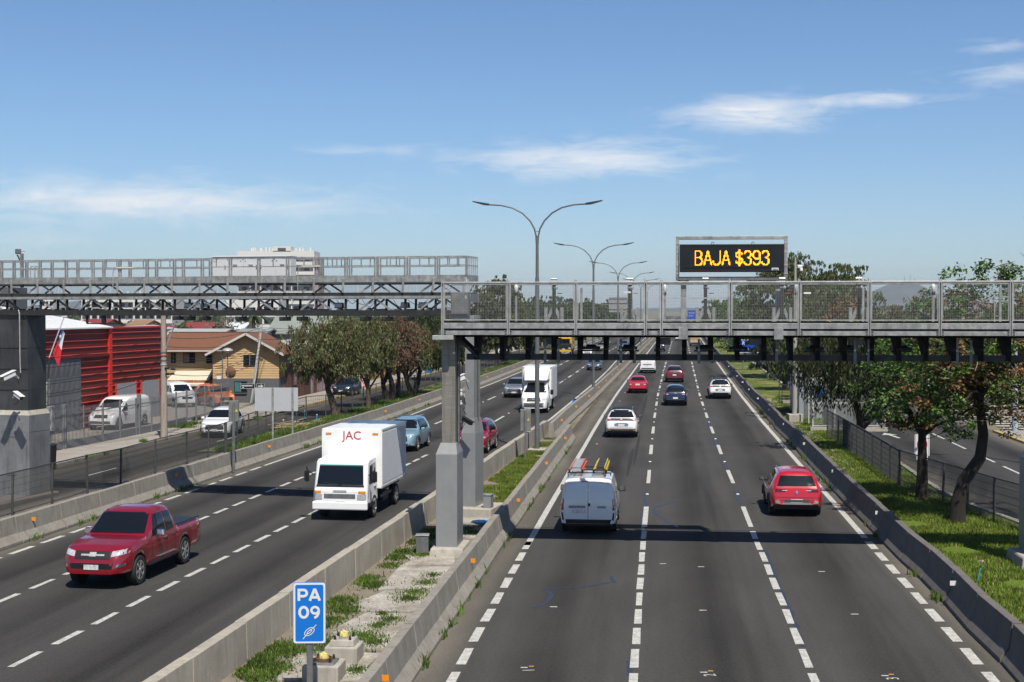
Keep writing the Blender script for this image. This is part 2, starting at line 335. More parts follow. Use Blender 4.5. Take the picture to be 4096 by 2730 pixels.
def grassy(name, c1, c2, dirt, sc=1.3, lo=.42, hi=.55):
    m = bpy.data.materials.new(name); m.use_nodes = True; t = m.node_tree; N = t.nodes; Lk = t.links; b = N['Principled BSDF']
    geo = N.new('ShaderNodeNewGeometry')
    def NZ(sc, det=5): n = N.new('ShaderNodeTexNoise'); n.inputs['Scale'].default_value = sc; n.inputs['Detail'].default_value = det; n.inputs['Roughness'].default_value = .65; Lk.new(geo.outputs['Position'], n.inputs['Vector']); return n.outputs[0]
    def RP(f, a, b_, p, q, kk=ALB): r = N.new('ShaderNodeValToRGB'); r.color_ramp.elements[0].position = p; r.color_ramp.elements[1].position = q; r.color_ramp.elements[0].color = (*[q*kk for q in a], 1); r.color_ramp.elements[1].color = (*[q*kk for q in b_], 1); Lk.new(f, r.inputs[0]); return r.outputs[0]
    g = RP(NZ(9), c1, c2, .35, .65); d = RP(NZ(4), tuple(x*.7 for x in dirt), dirt, .3, .7); f = RP(NZ(sc), (0, 0, 0), (1, 1, 1), lo, hi, 1.0)
    mx = N.new('ShaderNodeMix'); mx.data_type = 'RGBA'; Lk.new(f, mx.inputs['Factor']); Lk.new(d, mx.inputs[6]); Lk.new(g, mx.inputs[7]); Lk.new(mx.outputs[2], b.inputs['Base Color'])
    b.inputs['Roughness'].default_value = .95; b.inputs['Specular IOR Level'].default_value = .1
    bp = N.new('ShaderNodeBump'); bp.inputs['Strength'].default_value = .6; bp.inputs['Distance'].default_value = .05; Lk.new(NZ(14), bp.inputs['Height']); Lk.new(bp.outputs[0], b.inputs['Normal'])
    return m
verge_m = grassy('verge_grass', (.07, .12, .014), (.15, .21, .03), (.24, .20, .10), .7, .28, .40)
verge_l = grassy('left_verge_grass', (.05, .09, .015), (.12, .17, .03), (.30, .25, .17), .7, .42, .56)
med_m = grassy('median_dirt', (.06, .085, .02), (.12, .15, .04), (.27, .23, .18), .5, .60, .75)
def rfence(Y): return float(np.interp(Y, [0, 40, 48.3, 57.7, 62.4, 67.6, 81, 100, 200], [13.5, 12.6, 11.9, 10.35, 10.2, 10.2, 10.0, 10.0, 10.0]))
def rkerb(Y): return float(np.interp(Y, [0, 40, 47.8, 51.4, 54.5, 58.4, 62.2, 90, 200], [14.5, 13.3, 12.6, 12.0, 11.65, 11.5, 11.6, 11.8, 11.8]))
strip('right_verge', xr, 7.8, rkerb, .03, verge_m, ys=[y for y in YS if y <= 98], nx=4)
strip('right_verge_far', xr, 7.8, 12.0, .03, grassy('far_verge_grass', (.06, .10, .014), (.13, .17, .03), (.30, .24, .12), .45, .38, .50), ys=[98]+[y for y in YS if 98 < y <= 520], nx=4)
strip('right_street_kerb', xr, lambda Y: rkerb(Y)-.02, lambda Y: rkerb(Y)+.2, .10, conc_l, ys=[y for y in YS if y <= 200], skirt=.15)
strip('right_street', xr, lambda Y: rkerb(Y)+.19, 20.3, .012, asph_s2, ys=[y for y in YS if y <= 400])
strip('far_pavement', xr, 20.3, 27, .12, pave_m, ys=[y for y in YS if y <= 84]); strip('far_pavement', xr, 20.3, 27, .12, pave_m, ys=[104]+[y for y in YS if 104 < y <= 200])
strip('far_kerb', xr, 20.1, 20.32, .125, kerb_y, ys=[y for y in YS if y <= 84], skirt=.2)
strip('park_lawn', xr, 27, 90, .1, verge_m, ys=[104]+[y for y in YS if 104 < y <= 520], nx=4)
strip('left_verge', xa, -11.9, -7.6, .05, verge_l, ys=[72]+[y for y in YS if 72 < y <= 400], nx=3)
strip('left_barrier_verge', xa, -10.6, -7.6, .02, lot, ys=[y for y in YS if y <= 72])
strip('median', lambda Y: 0, lambda Y: xa(Y)+4.6, lambda Y: max(xr(Y)-4.7, xa(Y)+4.8), .05, med_m, ys=[y for y in YS if y <= 80]+[82], nx=4)
slab_m = pm('cracked_median_slab', (.40, .375, .33), rough=.95, var=.2, scale=1.4, dark=(.25, .22, .18), spec=.15, fine=.2, finescale=14)
# broken concrete slabs along the median
sroot = thing('median_paving', 'cracked pale concrete slabs laid between the two median barriers', 'paving', (xa(34)+6, 34, .05))
r5 = random.Random(5)
for y0, y1, a, b_ in ((24, 27.2, .45, .95), (27.4, 29.6, .30, .92), (29.9, 33.4, .42, .96), (33.6, 36.2, .35, .9), (36.4, 39.6, .30, .95), (39.8, 41.3, .25, .85), (47.5, 50.5, .15, .95), (44.6, 47.2, .35, .9)):
    m = MB(); pts = []
    L0 = lambda Y: xa(Y)+4.9; R0 = lambda Y: xr(Y)-4.9
    for (Y, k) in ((y0, a), (y0, b_), ((y0+y1)/2, min(.98, b_+r5.uniform(-.1, .05))), (y1, b_-r5.uniform(0, .12)), (y1, a+r5.uniform(-.1, .1)), ((y0+y1)/2, a+r5.uniform(-.14, .06))):
        pts.append((L0(Y)+(R0(Y)-L0(Y))*k, Y+r5.uniform(-.15, .15), .04))
    m.prism(pts, (0, 0, .045+r5.uniform(0, .01))); m.build('slab', slab_m, sroot, off=sroot.location)
# ------------------------------------------------------------------ painted markings, each its own piece of the road
def dash(parent, f, o, y0, y1, w=.15, z=.006, m=white_p, name='lane_dash'):
    j = lambda: rnd.uniform(-.012, .012); mb = MB(); n = max(1, int((y1-y0)/8)); ys = [y0+(y1-y0)*i/n for i in range(n+1)]; vs = []
    for Y in ys: vs += [(f(Y)+o-w/2+j(), Y, z), (f(Y)+o+w/2+j(), Y, z)]
    mb.add(vs, [(2*i, 2*i+1, 2*i+3, 2*i+2) for i in range(n)]); return mb.build(name, m, parent)
for o in (0.0, 3.55):
    y = 24.6
    while y < 45.5: dash(road_r, xr, o, y, y+1.58, .17); y += 2.02
    y = 47.3
    while y < 330: dash(road_r, xr, o, y, y+4.9, .17 if y < 150 else .22); y += 11.95
for o, w in ((-3.56, .20), (7.03, .22)):
    y = 24.9
    while y < 43: dash(road_r, xr, o, y, y+1.4, w); y += 2.0
    dash(road_r, xr, o, 43.6 if o < 0 else 45, 800, w, name='edge_line')
y = 24.8
while y < 70.5:
    dash(road_l, xa, 0, y, y+1.3, .16)
    if y > 28: dash(road_l, xa, -3.45, y+.3, y+1.6, .16)
    y += 1.95
y = 78.0
while y < 330: dash(road_l, xa, 0, y+2, y+6.8, .17 if y < 150 else .22); dash(road_l, xa, -3.48, y, y+4.8, .17 if y < 150 else .22); y += 12.0
y = 36
while y < 65: dash(road_l, xa, -6.55, y, y+1.45, .17); y += 2.0
dash(road_l, xa, -6.55, 66, 800, .17, name='edge_line'); dash(road_l, xa, 3.42, 70, 800, .17, name='edge_line')
y = 24
while y < 70: dash(road_l, xa, 3.42, y, y+1.5, .17); y += 2
for y in (24.5, 31, 42, 55, 62, 78, 92): dash(street_l, xa, -13.0, y, y+3.0, .10, .010)
for y in (62, 67.3, 73.8, 79.4, 91.2, 97.5, 104, 112): dash(bpy.data.objects['right_street'], xr, 16.35, y, y+3.6, .13, .018)
for i in range(9):
    k = MB(); Y = 86.2+i*1.9; X = xr(Y)+21.4; k.quad((X, Y, .02), (X+9, Y-.8, .02), (X+9, Y-.2, .02), (X, Y+.6, .02)); k.build('crossing_bar', white_p, bpy.data.objects['right_street'])
arrow = MB(); ax, ay = xr(83)+13.6, 80.0   # lane arrow on the right street
arrow.add([(ax-.1, ay, .018), (ax+.1, ay, .018), (ax+.1, ay+2, .018), (ax-.1, ay+2, .018), (ax-.45, ay+2, .018), (ax+.45, ay+2, .018), (ax+.03, ay+3.4, .018)], [(0, 1, 2, 3), (4, 5, 6)]); arrow.build('lane_arrow', white_p, bpy.data.objects['right_street'])
stud_m = pm('road_stud', (.70, .70, .68), rough=.5, var=.1); red_stud = pm('red_road_stud', (.55, .04, .03), rough=.4, var=.1)
stud_me = MB().box((0, 0, .014), (.12, .10, .028), top=.7); sobj = None
def stud(parent, X, Y, m):
    global sobj
    me = bpy.data.meshes.get('stud_'+m.name)
    if me is None:
        me = bpy.data.meshes.new('stud_'+m.name); me.from_pydata(stud_me.v, [], stud_me.f); me.materials.append(m)
    o = bpy.data.objects.new('road_stud', me); COL.objects.link(o); o.parent = parent; o.location = (X, Y, .002)
for i in range(14):
    y = 47.3+8.4+i*11.95
    for o in (0, 3.55): stud(road_r, xr(y)+o, y, stud_m)
    stud(road_r, xr(y)-3.28, y-3, red_stud); stud(road_r, xr(y)+6.8, y-3, red_stud)
    y = 78+9.4+i*12
    for o in (0, -3.48): stud(road_l, xa(y)+o, y, stud_m)
for (x, y) in ((1523, 1296), (1611, 1303), (1888, 1314), (1272, 1395), (1615, 1403), (1964, 1412), (2160, 1200)):
    p = G(x, y); k = MB().box((p[0], p[1], .005), (.18, .07, .004)); k.build('sensor_mark', white_p, road_r)
for (px, py, ch) in ((1216, 1541, '1'), (1632, 1552, '2'), (2052, 1560, '3')):
    p = G(px, py); me = text_mesh(ch, .36, .001); me.transform(Matrix.Rotation(R(96), 4, 'Z')); me.transform(Matrix.Translation((p[0], p[1], .006))); link('lane_number', me, white_p, road_r)
    MB().box((p[0]-.1, p[1]+.22, .005), (.14, .06, .004)).build('sensor_mark', white_p, road_r); MB().box((p[0]+.05, p[1]+.32, .005), (.10, .06, .004)).build('paint_spot', pm('orange_road_paint', (.55, .26, .04), rough=.7, var=.2), road_r)
# blue-black sealed cracks
seal = pm('crack_sealant', (.030, .036, .058), rough=.45, var=.15, scale=8)
def crack(parent, pts, w=.055):
    r6 = random.Random(len(pts)*7+int(pts[0][0])); q = []
    for (a, b) in zip(pts[:-1], pts[1:]):
        A, C = G(*a), G(*b); n = max(2, int(math.hypot(A[0]-C[0], A[1]-C[1])/.25))
        q += [(A[0]+(C[0]-A[0])*i/n+r6.uniform(-.03, .03), A[1]+(C[1]-A[1])*i/n+r6.uniform(-.04, .04)) for i in range(n)]
    m = MB(); vs = []
    for i in range(len(q)-1):
        dx, dy = q[i+1][0]-q[i][0], q[i+1][1]-q[i][1]; l = math.hypot(dx, dy)+1e-6; ww = w*r6.uniform(.6, 1.2)
        vs += [(q[i][0]-dy/l*ww, q[i][1]+dx/l*ww, .0042), (q[i][0]+dy/l*ww, q[i][1]-dx/l*ww, .0042)]
    m.add(vs, [(2*i, 2*i+1, 2*i+3, 2*i+2) for i in range(len(vs)//2-1)]); m.build('crack_seal', seal, parent)
crack(road_r, [(1223, 1397), (1254, 1388), (1270, 1366), (1247, 1355), (1330, 1350), (1412, 1338), (1404, 1325), (1400, 1320)], .05)
crack(road_r, [(1480, 1134), (1484, 1160), (1474, 1200), (1480, 1234)], .05)
crack(road_r, [(1558, 1212), (1528, 1195), (1506, 1180), (1504, 1168), (1545, 1153), (1560, 1143)], .05)
crack(road_r, [(1690, 1128), (1702, 1160)], .07); crack(road_r, [(1662, 1060), (1668, 1078)], .08); crack(road_r, [(1641, 1010), (1650, 1032)], .08)
crack(road_r, [(1758, 1262), (1790, 1345), (1815, 1400), (1850, 1500)], .05); crack(road_r, [(1444, 1520), (1447, 1568)], .05); crack(road_r, [(1626, 960), (1632, 985)], .07)
def skid(Y0, Y1, o, w):
    m = MB(); ys = np.linspace(Y0, Y1, 8); vs = []
    for i, Y in enumerate(ys): k_ = w*(.35+.65*math.sin(math.pi*(i+.5)/8)); vs += [(xr(Y)+o-k_/2, Y, .003), (xr(Y)+o+k_/2, Y, .003)]
    m.add(vs, [(2*i, 2*i+1, 2*i+3, 2*i+2) for i in range(7)]); m.build('skid_mark', pm('tyre_skid', (.045, .043, .042), rough=.8, var=.25, scale=8, spec=.05), road_r)
skid(62, 74, -.95, .20); skid(66, 82, -.75, .16); skid(92, 120, -.9, .22); skid(49, 57, 2.4, .18)
crack(street_l, [(170, 1137), (230, 1118), (290, 1110), (345, 1092), (420, 1066)], .06)
# ------------------------------------------------------------------ concrete barriers, one piece per cast length
JER = [(0, 0), (0, .085), (.17, .32), (.245, .83), (.44, .83), (.47, 0)]
WALLP = [(0, 0), (0, .10), (.15, .32), (.22, .86), (.47, .86), (.49, 0)]
def barrier(name, label, toe, side, y0, y1, m, seg=3.0, prof=JER, jit=.0, refl=None, far=150, ref0=37.5, facing=True):
    root = thing(name, label, 'barrier', (toe(y0), y0, 0)); off = root.location; rr = random.Random(len(label)+int(y0)); y = y0; n = 0; wob = 0; last = None; farm = MB()
    def piece(mb, a, b, dz, d0, d1, gap):
        vs = []; k = len(prof)
        for Y, d in ((a+gap, d0), (b-gap, d1)): vs += [(toe(Y)+d-side*p[0], Y, p[1]+(dz if p[1] > 0 else 0)) for p in prof]
        fs = [tuple(range(k)), tuple(range(2*k-1, k-1, -1))]+[(i, k+i, k+(i+1) % k, (i+1) % k) for i in range(k)]
        if side < 0: fs = [f[::-1] for f in fs]
        mb.add(vs, [f[::-1] for f in fs])
    while y < y1:
        e = min(y+seg, y1)
        w2 = .6*wob+rr.uniform(-jit, jit); dz = rr.uniform(-.012, .012)
        if y < far: mb = MB(); piece(mb, y, e, dz, wob, w2+rr.uniform(-.012, .012), .028); mb.build('barrier_segment', m, root, off=off, bevel=.012 if y < 60 else 0)
        else: piece(farm, y, e, dz, wob, w2, .012)
        wob = w2; y = e
    if farm.v: o = farm.build('barrier_run', m, root, off=off); tag(o, kind='stuff')
    if refl:
        Y = ref0
        while Y < min(y1, 175):
            if Y > y0:
                X = toe(Y)-side*.19; k = MB().box((X, Y, .61), (.20, .012, .115)); k.build('reflector', refl, root, off=off)
                k = MB().bar((X-side*.09, Y+.02, .61), (X-side*.02, Y+.02, .60), .03); k.build('bracket', galv_d, root, off=off)
            Y += 12.0
    return root
wref = pm('white_reflector', (.75, .75, .74), rough=.35, var=.06)
barrier('concrete_barrier', 'long dark weathered concrete barrier along the right verge with white reflectors', lambda Y: xr(Y)+7.47, -1, 8, 420, conc_d, jit=.06, refl=wref, ref0=22.4)
barrier('concrete_barrier', 'pale concrete barrier edging the median beside the right carriageway, orange reflectors', lambda Y: xr(Y)-4.28, 1, 8, 79.5, conc, refl=amber, ref0=25.5)
barrier('concrete_barrier', 'flat-backed concrete barrier on the left side of the weedy median', lambda Y: xa(Y)+4.22, -1, 8, 82, pm('beige_concrete', (.40, .365, .30), rough=.88, var=.16, scale=1.1, bump=.25, streak=(.27, .24, .19), spec=.08, fine=.1, finescale=50), prof=WALLP)
barrier('concrete_barrier', 'single dividing concrete barrier running on beyond the median grass to the horizon', lambda Y: float(np.interp(Y, [80, 91, 113.8, 182, 300, 900], [2.55, 3.75, 6.65, 14.8, 28.9, 100])), 1, 80, 520, conc, prof=[(0, 0), (0, .09), (.17, .32), (.25, .85), (.45, .85), (.53, .32), (.70, .09), (.70, 0)], refl=amber, ref0=85.5)
barrier('concrete_barrier', 'long concrete barrier along the left edge of the left carriageway', lambda Y: xa(Y)-7.12, 1, 20, 520, conc, refl=amber, ref0=45)
# ================================================================== RIGHT TOLL GANTRY (walkway with wire mesh)
RGX, RGY, RGA = -2.04, 41.3, R(6.0)
def rs(px, yo=0.0):      # photograph column -> distance along the right gantry (yo = metres behind its front)
    q = (px-1176.5)/3268.0; X0 = RGX+yo*math.sin(RGA); Y0 = RGY+yo*math.cos(RGA)
    return (q*Y0-X0)/(math.cos(RGA)+q*math.sin(RGA))
rg = thing('toll_gantry', 'steel toll gantry with wire mesh walkway crossing above the right carriageway', 'gantry', (RGX, RGY, 0), -RGA)
posts = [rs(p) for p in (1017, 1168, 1323, 1483, 1520, 1678, 1836, 1998, 2160, 2323, 2481, 2640)]
END = posts[-1]+.05
wire_m = pm('mesh_wire', (.36, .36, .355), rough=.5, metal=.4, var=.1)
for i, s in enumerate(posts):
    m = MB().box((s-.028, 0, 7.33), (.022, .07, 1.62)).box((s+.028, 0, 7.30), (.022, .07, 1.56)).box((s, .03, 7.31), (.05, .012, 1.58)); m.build('post', galv_l, rg)
    for e in (-1, 1):
        m = MB().box((s+e*.075, -.03, 6.585), (.06, .016, .15)); pl = m.build('bolt_plate', galv_d, rg)
        MB().lathe((s+e*.075, -.05, 6.63), [(.016, 0), (.016, .02)], 6, 'y').lathe((s+e*.075, -.05, 6.54), [(.016, 0), (.016, .02)], 6, 'y').build('bolts', dsteel, pl)
B('top_rail', galv_l, rg, ((posts[0]+END)/2, 0, 8.035), (END-posts[0]+.06, .06, .045), bevel=.008)
for a, b in zip(posts[:-1], posts[1:]):
    x0, x1 = a+.05, b-.05; mid = (x0+x1)/2; w = x1-x0
    fr = MB().box((mid, .01, 8.015), (w, .03, .035)).box((mid, .01, 6.955), (w, .03, .03)).box((x0+.012, .01, 7.485), (.022, .028, 1.03)).box((x1-.012, .01, 7.485), (.022, .028, 1.03))
    if a == posts[4]: fr.box((mid, .01, 7.58), (w, .03, .03))
    f = fr.build('mesh_panel', galv_l, rg)
    m = MB(); n = int(w/.047)
    for k in range(1, n): m.bar((x0+w*k/n, .012, 6.97), (x0+w*k/n, .012, 8.0), .0032)
    for k in range(1, 24): m.bar((x0+.02, .012, 6.97+1.03*k/24), (x1-.02, .012, 6.97+1.03*k/24), .0036)
    m.build('wire_mesh', wire_m, f)
    B('fascia_panel', galv, rg, (mid, -.015, 6.785), (w+.02, .03, .165), bevel=.006)
    m = MB().box((mid, -.005, 6.575), (w-.10, .05, .115)).box((mid, .03, 6.645), (w-.10, .02, .03)); m.build('edge_channel', galv, rg, bevel=.006)
B('deck', truss_b, rg, (END/2, .92, 6.87), (END+.1, 1.78, .05)); B('deck_beam', truss_b, rg, (END/2, .45, 6.62), (END, .25, .34)); B('deck_beam', truss_b, rg, (END/2, 1.72, 6.62), (END, .1, .34))
s = .95
while s < END-.2:
    m = MB().prism([(s-.065, .46, 6.50), (s-.065, 1.75, 6.50), (s-.065, .72, 5.80), (s-.065, .46, 5.80)], (.13, 0, 0)); m.build('truss_plate', truss_b, rg); s += .757
B('bottom_chord', pm('chord_steel', (.055, .055, .056), rough=.6, var=.35, scale=2.5, spec=.15), rg, (END/2+.35, .58, 5.87), (END-.6, .10, .18), bevel=.01)
m = MB().bar((.35, .5, 6.45), (1.0, .5, 5.85), .10, .08).bar((.35, 1.4, 6.45), (1.05, .7, 5.9), .10, .08); m.build('knee_brace', dsteel, rg)
m = MB().bar((END-.3, .5, 6.45), (END-1.05, .5, 5.85), .10, .08); m.build('knee_brace', galv_d, rg)
B('rear_rail', galv, rg, (END/2, 1.40, 8.0), (END, .04, .04))
for px in (1570, 1789): B('anchor_plate', galv, rg, (rs(px), -.045, 6.57), (.26, .02, .33), bevel=.005)
for p in (1252.8, 1283.4, 1427, 1457.6, 1606, 1637, 1784.7, 1816, 1965, 1996.6, 2200, 2232):
    m = MB().box((rs(p, .48), .48, 5.86), (.085, .03, .32)).box((rs(p, .48), .50, 6.15), (.06, .05, .5)); m.build('hanger_bracket', galv_d, rg)
def toll_reader(px, label):
    t = thing('toll_antenna', label, 'antenna', (0, 0, 0)); t.parent = None
    sx = rs(px); c = Matrix.Translation((RGX, RGY, 0)) @ Matrix.Rotation(-RGA, 4, 'Z') @ Vector((sx, .95, 6.15)); t.location = c; t.rotation_euler = (0, 0, -RGA)
    B('housing', dsteel, t, (0, 0, -.02), (.52, .34, .09), bevel=.02); B('lid', black, t, (0, .02, .05), (.34, .26, .06), top=.7); B('mounting_bar', black, t, (0, 0, -.1), (.62, .05, .05))
    m = MB(); m.tube([(.2, .1, .06), (.3, .15, .16), (.36, .12, .28), (.3, .1, .36)], .012, 5); m.build('cable', cable, t)
for i, px in enumerate((1355, 1442, 1622, 1700, 1880, 1955, 2085)):
    toll_reader(px, ['flat dark toll antenna under the gantry, above the left carriageway', 'flat dark toll antenna hung just left of the far black car', 'flat dark toll antenna hung above the tan lorry', 'flat dark toll antenna in front of the blue direction sign', 'dark toll antenna under the gantry in front of the weeping tree', 'dark toll antenna, second from the right under the gantry', 'rightmost dark toll antenna under the mesh gantry'][i])
def toll_light(px, label):
    t = thing('toll_illuminator', label, 'equipment box', Matrix.Translation((RGX, RGY, 0)) @ Matrix.Rotation(-RGA, 4, 'Z') @ Vector((rs(px), .75, 6.33)), -RGA)
    B('box', galv_d, t, (0, 0, 0), (.40, .22, .19), bevel=.015); B('shade', galv_l, t, (-.17, -.04, .13), (.2, .2, .012)); B('shade', galv_l, t, (.17, -.04, .13), (.2, .2, .012))
    MB().bar((-.28, .0, .16), (.28, 0, .16), .03).build('bar', dsteel, t)
for px, lb in ((1270, 'grey box light under the left end of the mesh gantry, before the yellow truck'), (1525, 'grey box light under the gantry, before the far black car'), (1742, 'grey box light under the gantry, before the blue direction sign'), (1975, 'grey box light under the gantry near the right trees')): toll_light(px, lb)
# columns of the gantry
def shroud_column(root, x, y, w, d, z0, zb, zt, uw, ud, uz, upper, ufx=0, conduit=True):
    """a box shroud with a bevelled cap, the slimmer stem above it and its concrete footing"""
    B('column_shroud', greypaint, root, (x, y+d/2, (z0+zb)/2), (w, d, zb-z0), bevel=.012)
    m = MB(); a, b_ = w/2, d/2; c, e = uw/2+.03, ud/2+.03; Y = y+d/2
    m.add([(x-a, Y-b_, zb), (x+a, Y-b_, zb), (x+a, Y+b_, zb), (x-a, Y+b_, zb), (x-c, Y-e, zt), (x+c, Y-e, zt), (x+c, Y+e, zt), (x-c, Y+e, zt)], [(0, 1, 5, 4), (1, 2, 6, 5), (2, 3, 7, 6), (3, 0, 4, 7), (4, 5, 6, 7)]); m.build('shroud_cap', greypaint, root)
    B('column', upper, root, (x, Y, (zt+uz)/2-.02), (uw, ud, uz-zt+.04), bevel=.012)
    if conduit: m = MB(); m.tube([(x+uw/2+.07, Y, zt+.02), (x+uw/2+.07, Y, uz)], .035, 8); m.build('conduit', galv_d, root)
brownsteel = pm('rain_stained_steel', (.28, .265, .225), rough=.5, metal=.35, var=.2, scale=3, streak=(.15, .14, .11), stretch=(1, 1, 9))
shroud_column(rg, rs(1022.5)+.02, .12, .63, 1.25, .3, 3.03, 3.33, .40, .42, 6.48, brownsteel)
B('column_rear', dsteel, rg, (rs(1022.5)+.12, 1.12, 4.9), (.30, .3, 3.2)); B('cap_plate', galv_l, rg, (rs(1018), .35, 6.44), (.62, .8, .13), bevel=.01)
B('footing', conc_l, rg, (rs(1022.5)+.05, .7, .15), (1.05, 1.8, .34), bevel=.05, top=.9)
xr_col = rs(2352)+.62
shroud_column(rg, xr_col, .12, .72, 1.3, .3, 3.03, 3.33, .44, .5, 6.48, greypaint, conduit=False); B('footing', conc_l, rg, (xr_col+.05, .7, .16), (1.5, 2.0, .40), bevel=.06, top=.9)
B('cap_plate', galv_l, rg, (xr_col, .5, 6.44), (.7, .9, .12))
# things on the walkway
def rgp(px, yo, z): return Matrix.Translation((RGX, RGY, 0)) @ Matrix.Rotation(-RGA, 4, 'Z') @ Vector((rs(px, yo), yo, z))
for i, (px, lb) in enumerate(((1273, 'dark camera mast on the walkway, nearest the left end of the mesh'), (1447, 'dark camera mast with a pale cover behind the mesh, left of the empty narrow bay'), (1621, 'dark camera mast between the message sign posts'), (1797, 'dark camera mast hard against the right message sign post'), (1973, 'dark camera mast behind the mesh in front of the right trees'))):
    t = thing('camera_mast', lb, 'camera mast', rgp(px, 1.2, 6.9), -RGA, 'camera masts on the walkway')
    B('mast', dsteel, t, (0, 0, .58), (.10, .10, 1.1)); B('clamp', galv_l, t, (0, 0, 1.13), (.16, .14, .12), bevel=.02); B('winch', galv_l, t, (.02, 0, 1.0), (.18, .1, .09), bevel=.02)
    m = MB(); m.tube([(-.06, 0, 1.2), (-.06, 0, 1.32)], .008, 5).tube([(.06, 0, 1.2), (.06, 0, 1.32)], .008, 5).tube([(-.09, 0, 1.26), (.09, 0, 1.26)], .03, 6); m.build('head', galv_l, t)
    for e in (-1, 1): B('foot_plate', galv, t, (e*.24, 0, .21), (.09, .2, .42)); MB().bar((e*.2, 0, .02), (e*.05, 0, .38), .035, .09).build('gusset', galv, t)
    MB().bar((.1, 0, .83), (.24, 0, .83), .02).build('crank_handle', pm('red_handle', (.5, .05, .02), var=.05) if i in (1, 3) else dsteel, t)
for px, lb, lamp in ((1186, 'short galvanised post with an oval white lamp at the left of the mesh', 1), (1336, 'bare short galvanised post behind the third mesh bay', 0), (1830, 'short post with an oval lamp right of the message sign', 1), (1983, 'bare short galvanised post in front of the right trees', 0), (2144, 'short post with an oval lamp behind the second mesh bay from the right', 1), (2298, 'bare short galvanised post behind the rightmost mesh bay', 0), (1527, 'narrow post with an oval lamp by the empty narrow bay', 1)):
    t = thing('walkway_lamp', lb, 'lamp post', rgp(px, .95, 6.9), -RGA)
    B('post', galv, t, (0, 0, .42 if lamp else .5), (.07, .05, .84 if lamp else 1.0), bevel=.006)
    if lamp:
        m = MB(); m.lathe((0, 0, .86), [(.03, 0), (.055, .06), (.062, .14), (.05, .2), (.02, .23)], 12); m.build('lamp_glass', whiteplastic, t, smooth=60); B('lamp_base', black, t, (0, 0, .82), (.1, .08, .09), bevel=.01)
t = thing('control_cabinet', 'dark grey electrical cabinet behind the leftmost mesh panel', 'cabinet', rgp(1058, .8, 6.9), -RGA)
B('body', galv_d, t, (0, 0, .46), (.52, .4, .82), bevel=.01); B('door', galv_d, t, (-.05, -.21, .46), (.36, .02, .76)); B('side_door', galv_d, t, (.19, -.21, .46), (.12, .02, .76)); B('label_plate', galv_l, t, (.19, -.224, .72), (.06, .006, .1))
t = thing('notice_plate', 'small white plate wired to the mesh right of the message sign', 'plate', rgp(1855, -.02, 7.72), -RGA); B('plate', whiteplastic, t, (0, .02, 0), (.20, .006, .055))
t = thing('notice_plate', 'white plate behind the mesh beside the middle camera mast', 'plate', rgp(1441, .9, 7.76), -RGA); B('plate', whiteplastic, t, (0, 0, 0), (.22, .006, .05))
t = thing('inner_gate', 'small steel gate frame on the walkway by the rightmost mesh bay', 'gate', rgp(2306, 1.0, 6.9), -RGA)
m = MB(); m.bar((-.25, 0, 0), (-.25, 0, .72), .03).bar((.25, 0, 0), (.25, 0, .72), .03).bar((-.25, 0, .72), (.25, 0, .72), .03); m.build('frame', galv_l, t)
# ------------------------------------------------------------------ message sign
amber_led = pm('amber_led', (.9, .35, .02), rough=.5, var=.02, emit=(1.0, .36, .01, 2.0)); sign_black = pm('sign_face_black', (.012, .013, .016), rough=.35, var=.3, scale=3, spec=.4)
VX0, VX1 = rs(1552.5, 1.5), rs(1809, 1.5)
vm = thing('message_sign', 'electronic toll message sign with amber letters BAJA $393 above the gantry', 'sign', Matrix.Translation((RGX, RGY, 0)) @ Matrix.Rotation(-RGA, 4, 'Z') @ Vector(((VX0+VX1)/2, 1.5, 6.6)), -RGA)
vw = VX1-VX0; hz = 2.165
for nm, c, d in (('frame_top', (0, 0, hz+.60), (vw, .12, .10)), ('frame_bottom', (0, 0, hz-.60), (vw, .12, .11)), ('frame_side', (-vw/2+.05, 0, hz), (.10, .12, 1.10)), ('frame_side', (vw/2-.05, 0, hz), (.10, .12, 1.10))):
    o = B(nm, galv if nm != 'frame_bottom' else galv_d, vm, c, d, bevel=.008)
    if nm == 'frame_side':
        for zz in (-.45, -.2, .18, .45): B('joint_plate', galv_l, o, (c[0], -.065, hz+zz), (.11, .012, .05))
disp = B('display', sign_black, vm, (0, -.05, hz), (vw-.22, .22, .82), bevel=.012)
m = MB(); e = .03; w2, h2 = (vw-.22)/2-.02, .39
m.box((0, -.165, hz+h2-e/2), (2*w2, .012, e)).box((0, -.165, hz-h2+e/2), (2*w2, .012, e)).box((-w2+e/2, -.165, hz), (e, .012, 2*h2-2*e)).box((w2-e/2, -.165, hz), (e, .012, 2*h2-2*e)); m.build('display_rim', black, disp)
B('visor_ledge', black, disp, (0, -.17, hz-.27), (2*w2-.2, .02, .012))
def arc(cx, cy, rx, ry, a0, a1, n=8): return [(cx+rx*math.cos(R(a0+(a1-a0)*i/n)), cy+ry*math.sin(R(a0+(a1-a0)*i/n))) for i in range(n+1)]
